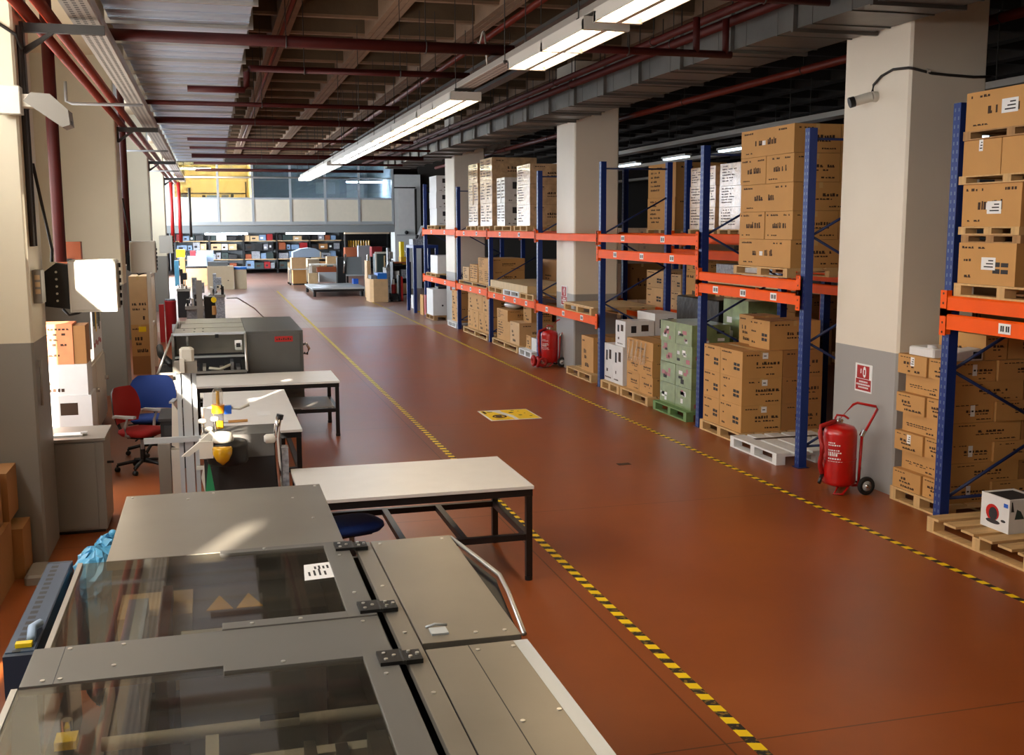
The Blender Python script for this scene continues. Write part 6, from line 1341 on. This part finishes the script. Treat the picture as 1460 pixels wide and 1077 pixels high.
# monitors / black desk machine
t = thing('dark_console', (6.6, 50, 0), 'black slanted console behind the low metal platform', 'machine')
x0, z1 = at(493, 367, 50.4); x1, z0 = at(517, 392, 50.4)
b = MB(); b.prism([(x0, z0), (x1, z0), (x1 - 0.05, z1), (x0 + 0.02, z1)], 'y', 50.4, 50.9, 'office_grey'); b.build('screen', t)
b = MB(); b.box(x0, x1 + 0.25, 50.2, 51.2, 0.62, 0.68, 'alu_light'); b.build('shelf', t)
for x in (x0 + 0.05, x1 + 0.15): b = MB(); b.box(x, x + 0.06, 50.5, 51.0, 0, 0.619, 'black_steel'); b.build('leg', t)
b = MB(); b.box(x0 - 0.4, x0 - 0.02, 50.4, 50.9, 0.0, z1, 'black_plastic'); b.build('column', t)
b = MB(); b.tube([(x0 - 0.12, 50.35, z0 + 0.1), (x0 - 0.02, 50.35, z1 + 0.15)], 0.05, 'chrome'); b.build('lever', t)
fbox(511, 529, 350.5, 390, 58.0, 0.6, 'alu_light', 'pale grey panel door standing in the far right background', 'panel_door', 'panel')
fbox(492, 510, 353, 366, 59.0, 0.8, 'brown_box', 'orange brown box left of the pale grey panel door')
fbox(530, 545, 352, 366, 55.0, 0.8, 'crimson', 'reddish brown crates right of the pale grey panel door')
t = thing('wood_panel', (6.05, 43.6, 0), 'tall narrow tan board standing beside the large tan carton', 'board')
x0, z1 = at(523, 372, 43.9); x1, _ = at(527, 372, 43.9)
b = MB(); b.box(x0, x1 + 0.03, 43.9, 44.6, 0, z1, 'tan_board'); b.build('board', t)
b = MB(); b.cyl(((x0 + x1) / 2, 44, z1), ((x0 + x1) / 2, 44, z1 + 0.25), 0.04, 'chrome', 8); b.build('cap', t)
t = thing('open_carton', (6.2, 41.8, 0), 'large tan carton filled with blue material beside the far right tape', 'carton')
x0, z1 = at(528, 398.5, 41.2); x1, _ = at(553, 398.5, 41.2)
b = MB(); b.prism([(x0, 41.4), (x0 + 0.12, 41.2), (x1, 41.2), (x1, 42.4), (x0, 42.4)], 'z', 0.002, z1, 'tan_board'); b.build('body', t)
b = MB(); b.box(x0 + 0.3, x1 - 0.02, 41.3, 42.2, z1 + 0.001, z1 + 0.22, 'blue_lid'); b.box(x0 + 0.06, x0 + 0.28, 41.4, 42.2, z1 + 0.001, z1 + 0.14, 'office_grey'); b.build('contents', t)
t = thing('pallet_truck', (6.75, 41.3, 0), 'red and black hand pallet truck beside the large tan carton', 'pallet truck')
b = MB(); b.box(6.62, 6.9, 41.5, 42.0, 0.05, 0.3, 'black_plastic'); b.build('base', t)
b = MB(); b.cyl((6.75, 41.6, 0.3), (6.75, 41.6, 0.65), 0.09, 'red_matt'); b.cyl((6.75, 41.6, 0.65), (6.75, 41.6, 0.85), 0.05, 'elec_white'); b.build('pump', t)
b = MB(); b.box(6.93, 7.0, 41.5, 41.9, 0.0, 1.0, 'black_plastic'); b.box(7.02, 7.1, 41.5, 41.9, 0.0, 0.95, 'red_matt'); b.build('handle_post', t)
for x in (6.6, 6.9): b = MB(); b.cyl((x, 41.45, 0.08), (x + 0.08, 41.45, 0.08), 0.08, 'rubber', 12); b.build('wheel', t)
t = thing('booth_frame', (6.9, 46, 0), 'white framed booth with dark interior behind the large tan carton', 'frame')
x0, z1 = at(535, 362, 46); x1, _ = at(552, 362, 46)
for x in (x0, x1): b = MB(); b.box(x, x + 0.06, 46, 46.1, 0, z1, 'elec_white'); b.build('post', t)
b = MB(); b.box(x0, x1 + 0.06, 46, 46.1, z1, z1 + 0.08, 'elec_white'); b.build('top_bar', t)
b = MB(); b.box(x0 + 0.07, x1 - 0.01, 46.6, 47.2, 0.5, z1 - 0.02, 'dark_teal'); b.box(x0 + 0.45, x1 - 0.01, 46.5, 46.59, 0.9, z1 - 0.1, 'inner_tan'); b.build('back_box', t)
machine(550, 566, 354, 412, 44.0, 1.0, 'cast_grey', 'tall silver drilling machine behind the hand pallet truck', 10, 8)
t = thing('storage_rack', (7.6, 43, 0), 'black shelf unit with crates behind the blue frame', 'shelf unit')
x0, z1 = at(560, 374, 43.2); x1, _ = at(586, 374, 43.2)
for x in (x0, x1 - 0.06): b = MB(); b.box(x, x + 0.06, 43.2, 44, 0, z1, 'black_steel'); b.build('side', t)
for z in (0.12, 0.75, 1.3, z1 - 0.05): b = MB(); b.box(x0 + 0.061, x1 - 0.061, 43.2, 44, z, z + 0.05, 'black_steel' if z < z1 - 0.06 else 'brown_box'); b.build('shelf', t)
b = MB(); b.box(x0 + 0.061, x1 - 0.061, 43.95, 44, 0.17, z1 - 0.06, 'inner_dark'); b.build('back', t)
for i, (a, c, z, h, m, w) in enumerate(((0.1, 0.32, 0.171, 0.42, 'carton_pale', 'left pale crate'), (0.38, 0.6, 0.171, 0.42, 'carton_pale', 'right pale crate'), (0.1, 0.3, 0.801, 0.3, 'white_wrap', 'white box'), (0.4, 0.6, 0.801, 0.35, 'speck_grey', 'grey box'), (0.45, 0.6, 1.351, 0.045, 'amber', 'yellow box'))):
    L = x1 - x0; b = MB(); b.box(x0 + 0.07 + (L - 0.15) * (a - 0.1) * 1.7, x0 + 0.07 + (L - 0.15) * (c - 0.1) * 1.7, 43.3, 43.8, z, z + h, m); tag(b.build('storage_crate'), '%s in the black shelf unit behind the blue frame' % w, 'crate')
t = thing('yellow_machine', (7.6, 43.5, z1), 'yellow machine standing on the black shelf unit', 'machine')
xa, zt = at(571, 345, 43.4); xb, zb_ = at(583, 371, 43.4)
b = MB(); b.box(xa, xb, 43.4, 43.9, z1 + .001, z1 + 0.2, 'yellow_tri'); b.box(xa, xa + 0.14, 43.4, 43.8, z1 + 0.2, zt, 'yellow'); b.build('body', t)
b = MB(); b.cyl((xa + 0.25, 43.35, z1 + 0.35), (xa + 0.25, 43.6, z1 + 0.35), 0.1, 'elec_white', 12); b.build('spool', t)
t = thing('blue_frame', (6.75, 36.6, 0), 'low dark blue steel frame at the far end of the rack row', 'frame')
for x, y in ((6.46, 35.6), (6.46, 36.9), (7.2, 35.6), (7.2, 36.9)): b = MB(); b.box(x, x + 0.1, y, y + 0.1, 0, 2.25, 'rack_blue'); b.build('post', t)
b = MB()
for y in (35.6, 36.9): b.box(6.561, 7.199, y, y + 0.1, 2.15, 2.25, 'rack_blue')
for x in (6.46, 7.2): b.box(x, x + 0.1, 35.701, 36.899, 2.15, 2.25, 'rack_blue')
b.build('top_bar', t)
b = MB(); b.box(6.561, 7.199, 35.62, 35.68, 0.02, 0.06, 'amber'); b.build('base_bar', t)
t = thing('machine_part', (6.8, 36.2, 2.25), 'grey and white machine part on top of the dark blue frame', 'machine part')
b = MB(); b.box(6.5, 7.0, 35.9, 36.6, 2.2505, 2.45, 'speck_grey'); b.prism([(6.7, 2.45), (7.0, 2.45), (7.0, 2.9), (6.9, 2.9)], 'y', 36.0, 36.5, 'cast_grey'); b.build('casting', t)
b = MB(); b.ball((6.72, 36.2, 2.52), 0.09, 0.09, 0.07, 'black_plastic'); b.build('cover', t)
fbox(589, 592.5, 421, 445, 37.6, 0.4, 'white_box', 'slim white board standing inside the dark blue frame', 'board', 'board')
fbox(603, 607, 421, 450, 34.6, 0.5, 'carton', 'slim brown carton standing beside the long rack end')
fbox(607, 613, 421, 449, 34.0, 0.3, 'crimson', 'slim red cylinder shaped case beside the white boxy cabinet')

# ================================================================ glazed mezzanine at the far end
YM = 50.0
XB = [-1.5, 0.38, 1.87, 3.52, 5.07, 6.6, 8.15]
t = thing('mezzanine_front', (3.3, YM, 2.6), 'glazed mezzanine office front with cream panels at the far end', 'office front')
b = MB(); b.box(-2.74, 8.2, YM, YM + 0.12, 2.98, 3.12, 'alu_light'); b.box(-2.74, 8.2, YM, YM + 0.12, 4.1, 4.18, 'alu_light'); b.box(-2.74, 8.2, YM, YM + 0.12, 5.02, 5.08, 'alu_light'); b.box(-2.74, 8.2, YM, YM + 0.12, 5.7, 6.5, 'dark_wall')
for x in XB: b.box(x - 0.05, x + 0.05, YM - 0.01, YM + 0.12, 3.0, 5.7, 'alu_light')
b.build('frame', t)
for k in range(6):
    b = MB(); b.box(XB[k] + 0.051, XB[k + 1] - 0.051, YM + 0.03, YM + 0.08, 3.121, 4.099, 'panel_cream'); b.build('panel', t)
    b = MB(); b.box(XB[k] + 0.051, XB[k + 1] - 0.051, YM + 0.05, YM + 0.06, 4.181, 5.019, 'pane_office'); b.build('window_pane', t)
    b = MB(); b.box(XB[k] + 0.051, XB[k + 1] - 0.051, YM + 0.05, YM + 0.06, 5.081, 5.699, 'pane_office'); b.build('upper_pane', t)
b = MB(); b.box(-2.74, XB[0] - 0.051, YM + 0.02, YM + 0.08, 3.121, 5.7, 'white_wall'); b.build('side_panel', t)
b = MB(); b.box(-2.74, 8.2, YM + 0.02, YM + 0.2, 2.62, 2.979, 'fascia_grey'); b.box(-2.74, 8.2, YM - 0.03, YM + 0.02, 2.95, 2.979, 'alu'); b.build('fascia', t)
b = MB(); b.box(-2.74, 8.2, YM + 0.21, 78, 2.7, 2.95, 'white_wall'); struct(b.build('trim_3'))
b = MB(); b.box(-2.74, 1.87, 56.0, 56.1, 2.951, 6.5, 'office_yellow'); b.box(1.871, 1.95, YM + 0.2, 56.1, 2.951, 6.5, 'office_yellow'); struct(b.build('wall_office'))
b = MB(); b.box(1.96, 8.2, 58.0, 58.1, 2.951, 6.5, 'meeting_grey'); b.box(8.1, 8.2, YM + 0.2, 58, 2.951, 6.5, 'meeting_grey'); struct(b.build('wall_meeting'))
b = MB(); b.box(-2.74, 8.2, YM + 0.13, 58.1, 5.9, 6.0, 'white_wall'); struct(b.build('trim_4'))
for i, (x0, x1, y, z, m, w) in enumerate(((-1.6, 0.1, 52, 5.5, 'tube_office', 'left'), (0.5, 1.6, 52.5, 5.5, 'tube_office', 'right'), (6.3, 8.0, 52, 4.95, 'tube_office_cool', 'far right'))):
    t = thing('office_light', ((x0 + x1) / 2, y, z), '%s strip light inside the glazed mezzanine office' % w, 'ceiling light')
    b = MB(); b.box(x0, x1, y, y + 0.16, z, z + 0.05, m); b.build('tube', t); b = MB(); b.box(x0, x1, y, y + 0.16, z + 0.051, z + 0.1, 'fixture'); b.box((x0 + x1) / 2 - 0.02, (x0 + x1) / 2 + 0.02, y + 0.06, y + 0.1, z + 0.1, 5.9, 'fixture'); b.build('housing', t)
b = MB(); b.box(-1.3, 1.8, 55.9, 55.99, 4.5, 4.56, 'dark_wall'); b.box(1.74, 1.8, 55.8, 55.89, 4.2, 5.1, 'dark_wall'); tag(b.build('wall_rail'), 'dark rail on the yellow wall inside the mezzanine office', 'rail')
t = thing('office_desk', (0.2, 51.2, 2.95), 'office desk behind the yellow lit mezzanine window', 'desk')
b = MB(); b.box(-1.3, 1.7, 50.6, 51.6, 4.0, 4.1, 'office_grey'); b.build('desktop', t)
for x in (-1.25, 1.6): b = MB(); b.box(x, x + 0.05, 50.7, 51.5, 2.951, 3.999, 'office_grey'); b.build('leg', t)
for i, (x, w, h, m) in enumerate(((-1.2, 0.25, 0.25, 'speck_grey'), (-0.3, 0.14, 0.2, 'ink'), (-0.1, 0.5, 0.2, 'pale_blue'), (0.55, 0.3, 0.22, 'speck_grey'), (0.95, 0.12, 0.28, 'dark_teal'), (1.3, 0.3, 0.1, 'ink'))):
    b = MB(); b.box(x, x + w, 50.8, 51.2, 4.101, 4.1 + h, m); tag(b.build('desk_item'), '%s small item from the left on the mezzanine office desk' % NTH[i], 'office item', 'things on the mezzanine desk')
b = MB(); b.box(5.4, 6.4, 57.9, 57.99, 4.6, 5.2, 'white_box'); b.box(7.0, 7.9, 57.9, 57.99, 4.3, 5.3, 'white_box'); tag(b.build('wall_board'), 'white boards on the rear wall behind the right mezzanine windows', 'board')
# long pale rail in front of the glazing
b = MB(); b.tube([(-2.0, 48.6, 5.0), (6.0, 48.6, 5.0)], 0.04, 'alu', 8); [b.cyl((x, 48.6, 5.0), (x, 48.6, 5.998), 0.01, 'dark_conduit', 6) for x in (-1.0, 2.0, 5.0)]; tag(b.build('conduit'), 'long pale conduit hanging in front of the mezzanine windows', 'conduit')
# white block right of the mezzanine
t = thing('white_shaft', (8.9, 50.6, 0), 'tall white painted shaft with panels right of the mezzanine', 'shaft')
b = MB(); b.box(8.22, 9.45, 50, 51.2, 0, 5.25, 'white_wall'); b.build('body', t)
b = MB(); b.box(8.4, 9.15, 49.98, 49.999, 2.75, 4.75, 'white_box'); b.build('panel', t)
b = MB(); b.box(8.3, 9.3, 49.93, 49.99, 2.45, 2.52, 'arm_grey'); b.ball((8.75, 49.9, 2.6), 0.09, 0.06, 0.09, 'black_plastic'); b.build('bracket', t)
b = MB(); b.tube([(9.2, 49.9, 2.5), (9.2, 49.9, 4.6)], 0.05, 'cable_dark'); b.tube([(8.2, 49.9, 4.65), (9.2, 49.9, 4.65)], 0.03, 'cable_dark'); b.build('conduit', t)
b = MB(); b.box(9.46, 31, 50.5, 50.7, 0, 6.5, 'dark_wall'); struct(b.build('wall_rear'))
# ---------------------------------------------------------------- shelves under the mezzanine
YS = 70.0
SH = [(2.36, 'plywood'), (1.72, 'black_steel'), (1.18, 'tan_board'), (0.55, 'tan_board')]
t = thing('storage_shelving', (3, YS, 0), 'long dark storage shelving under the mezzanine at the far end', 'shelving')
for k in range(7):
    x = -2.2 + 2.05 * k; b = MB(); b.box(x, x + 0.1, YS, YS + 1.0, 0, 2.62, 'black_steel'); b.build('post', t)
for z, m in ((0.25, 'black_steel'), (0.85, 'tan_board'), (1.42, 'black_steel'), (2.0, 'plywood')):
    b = MB(); b.box(-2.2, 10.2, YS, YS + 1.0, z, z + 0.05, m); b.build('shelf_board', t)
b = MB(); b.box(-2.2, 10.2, YS + 0.96, YS + 1.0, 0.3, 2.62, 'office_grey'); b.build('back_panel', t)
r3 = random.Random(21)
CN = [('shelf_blue', 'dull blue'), ('speck_grey', 'grey'), ('shelf_blue', 'dull blue'), ('dark_teal', 'dark green'), ('speck_grey', 'grey'), ('carton_dark', 'brown'), ('white_wrap', 'white'), ('crimson', 'red'), ('dark_teal', 'dark green'), ('shelf_blue', 'dull blue'), ('inner_tan', 'tan'), ('black_plastic', 'black'), ('black_plastic', 'black'), ('brown_box', 'rust brown')]
for zi, (z, hmax) in enumerate(((0.301, 0.5), (0.901, 0.48), (1.471, 0.48), (2.051, 0.42))):
    x = -2.05; cnt = {}; n = 0
    while x < 9.8:
        w = r3.uniform(0.22, 0.62); m, cn = r3.choice(CN); h = hmax * r3.uniform(0.6, 1.0)
        k = (x + 2.2) % 2.05
        if k + w > 2.0 : x += 2.05 - k + 0.14; continue
        n += 1; cnt[cn] = cnt.get(cn, 0) + 1
        b = MB(); b.box(x, x + w, YS + 0.1, YS + 0.8, z, z + h, m)
        if r3.random() < 0.5: b.box(x + w * 0.2, x + w * 0.6, YS + 0.09, YS + 0.1, z + h * 0.3, z + h * 0.6, r3.choice(['paper', 'ink', 'print']))
        tag(b.build('storage_box'), '%s %s box from the left, %s shelf under the mezzanine' % ((NTH + ['nineteenth', 'twentieth', 'twenty first', 'twenty second'])[cnt[cn] - 1], cn, ('lowest', 'second', 'third', 'top')[zi]), 'box', 'boxes on the far shelving')
        x += w + r3.uniform(0.01, 0.07)
for i, (pa, pb_) in enumerate(((292, 353), (408, 463))):
    x0, z = at(pa, 333, 58); x1, _ = at(pb_, 333, 58); z = 2.5
    t = thing('fluorescent_fixture', ((x0 + x1) / 2, 58, z), '%s long strip light under the mezzanine above the far shelving' % ('left', 'right')[i], 'ceiling light', 'strip lights under the mezzanine')
    b = MB(); b.box(x0, x1, 58, 58.2, z, z + 0.08, 'tube_mezz'); b.build('tube', t)
    b = MB(); b.box(x0, x1, 57.98, 58.22, z + 0.081, z + 0.14, 'fixture'); b.box((x0 + x1) / 2 - 0.3, (x0 + x1) / 2 + 0.3, 58.05, 58.15, z + 0.14, 2.7, 'fixture'); b.build('housing', t)
t = thing('vending_rack', (7.2, 60, 0), 'dark display rack with lit yellow spools at the right under the mezzanine', 'rack')
x0, z1 = at(492, 334, 60); x1, z0 = at(556, 352, 60)
b = MB(); b.box(x0, x1, 60.5, 60.6, 0.9, z1, 'black_steel'); b.box(x0, x0 + 0.1, 60, 60.5, 0, z1, 'black_steel'); b.box(x1 - 0.1, x1, 60, 60.5, 0, z1, 'black_steel'); b.box(x0, x1, 60, 60.5, z1, z1 + 0.1, 'soffit'); b.box(x0 + 0.1, x1 - 0.1, 60, 60.5, z0 - 0.05, z0, 'black_steel'); b.build('case', t)
for k in range(9): b = MB(); xx = x0 + 0.22 + k * 0.14; b.cyl((xx, 60.25, z0 + 0.001), (xx, 60.25, z0 + 0.36), 0.06, 'amber', 8); tag(b.build('yellow_spool'), '%s yellow spool from the left in the dark display rack' % NTH[k], 'spool', 'yellow spools in the display rack')
# lights in the dark hall behind the racks
for i, (x, y) in enumerate(((12.5, 17), (12.5, 20.5), (12.5, 24), (12.5, 27.5), (12.5, 31), (16, 20), (16, 24), (16, 28), (16, 32), (16, 36), (20, 26), (20, 31), (20, 36), (20, 41), (24.5, 32), (24.5, 38), (24.5, 44))):
    z = 4.7
    t = thing('fluorescent_fixture', (x, y, z), 'distant strip light in the dark hall behind the racks, %s row, %s along it' % (NTH[(0, 0, 0, 0, 0, 1, 1, 1, 1, 1, 2, 2, 2, 2, 3, 3, 3)[i]], NTH[(0, 1, 2, 3, 4, 0, 1, 2, 3, 4, 0, 1, 2, 3, 0, 1, 2)[i]]), 'ceiling light', 'strip lights in the dark hall')
    b = MB(); b.box(x, x + 0.14, y, y + 1.5, z, z + 0.04, 'tube_far'); b.build('tube', t)
    b = MB(); b.box(x - 0.03, x + 0.17, y - 0.05, y + 1.55, z + 0.041, z + 0.1, 'fixture'); b.cyl((x + 0.07, y + 0.75, z + 0.1), (x + 0.07, y + 0.75, 5.998), 0.01, 'dark_conduit', 6); b.build('housing', t)
for i, x in enumerate((11.2, 14.2, 18.2)):
    b = MB(); b.box(x, x + 0.35, 6, 50, 4.85, 4.95, 'tray_grey'); [b.cyl((x + 0.17, 8 + 6 * k, 4.95), (x + 0.17, 8 + 6 * k, 5.998), 0.01, 'dark_conduit', 6) for k in range(7)]; tag(b.build('cable_tray'), '%s pale cable tray in the dark hall behind the racks' % NTH[i], 'cable tray', 'cable trays in the dark hall')
for i, (y0, y1, h) in enumerate(((6.5, 12.0, 3.0), (12.5, 18.5, 2.6), (19.5, 26, 3.2), (27, 33, 2.8))):
    grid('the %s dark block across the rear aisle' % NTH[i], 12.2, 13.4, y0, y1, 0.0, [(h / 3, [0.25, 0.5, 0.75], [])] * 3, 'carton_dark', 'goods across the rear aisle', fx='lot', tape=False)

# ================================================================ daylight
w = bpy.data.worlds.new('world'); SC.world = w; w.use_nodes = True
nt = w.node_tree; bg = nt.nodes['Background']
bg.inputs[0].default_value = lin((206, 224, 255)) + (1,); bg.inputs[1].default_value = 2.0
sun_d = bpy.data.lights.new('sun', 'SUN'); sun = bpy.data.objects.new('sun', sun_d); COL.objects.link(sun)
sun_d.energy = 26; sun_d.angle = math.radians(0.6); sun_d.color = (1.0, 0.9, 0.76)
dv = Vector((0.41, 0.91, -0.40)).normalized(); sun.rotation_euler = dv.to_track_quat('-Z', 'Y').to_euler(); sun.location = (-20, -30, 25)
def area(name, loc, sx, sy, direction, power, col):
    d = bpy.data.lights.new(name, 'AREA'); d.shape = 'RECTANGLE'; d.size = sx; d.size_y = sy; d.energy = power; d.color = col
    o = bpy.data.objects.new(name, d); COL.objects.link(o); o.location = loc
    o.rotation_euler = Vector(direction).to_track_quat('-Z', 'Y').to_euler(); return o
# added daylight area lights, one per left window, just inside the added blinds
POW = [420, 380, 420, 800, 1200]
for k, (y0, y1, z0, z1) in enumerate(WIN):
    area('window_daylight', (-2.80, (y0 + y1) / 2, (z0 + z1) / 2), y1 - y0, z1 - z0, (1, 0, 0.08 if k < 2 else -0.1), POW[k], (1.0, 0.98, 0.94) if k < 2 else (0.8, 0.9, 1.0))

area('window_daylight', (-2.66, 60, 1.5), 15, 2.0, (1, 0, -0.05), 1700, (0.78, 0.89, 1.0))  # added fill light on the solid wall to brighten under the mezzanine, no window
SC.view_settings.view_transform = 'Standard'; SC.view_settings.look = 'None'; SC.view_settings.gamma = 1.0; SC.view_settings.use_curve_mapping = False
SC.view_settings.exposure = 0.65
dups = {k: v for k, v in LABELS.items() if len(v) > 1}
print('DUP LABELS', len(dups), list(dups)[:10]); long_ = [k for k in LABELS if not 4 <= len(k.split()) <= 16]; print('BAD LEN', long_[:20])
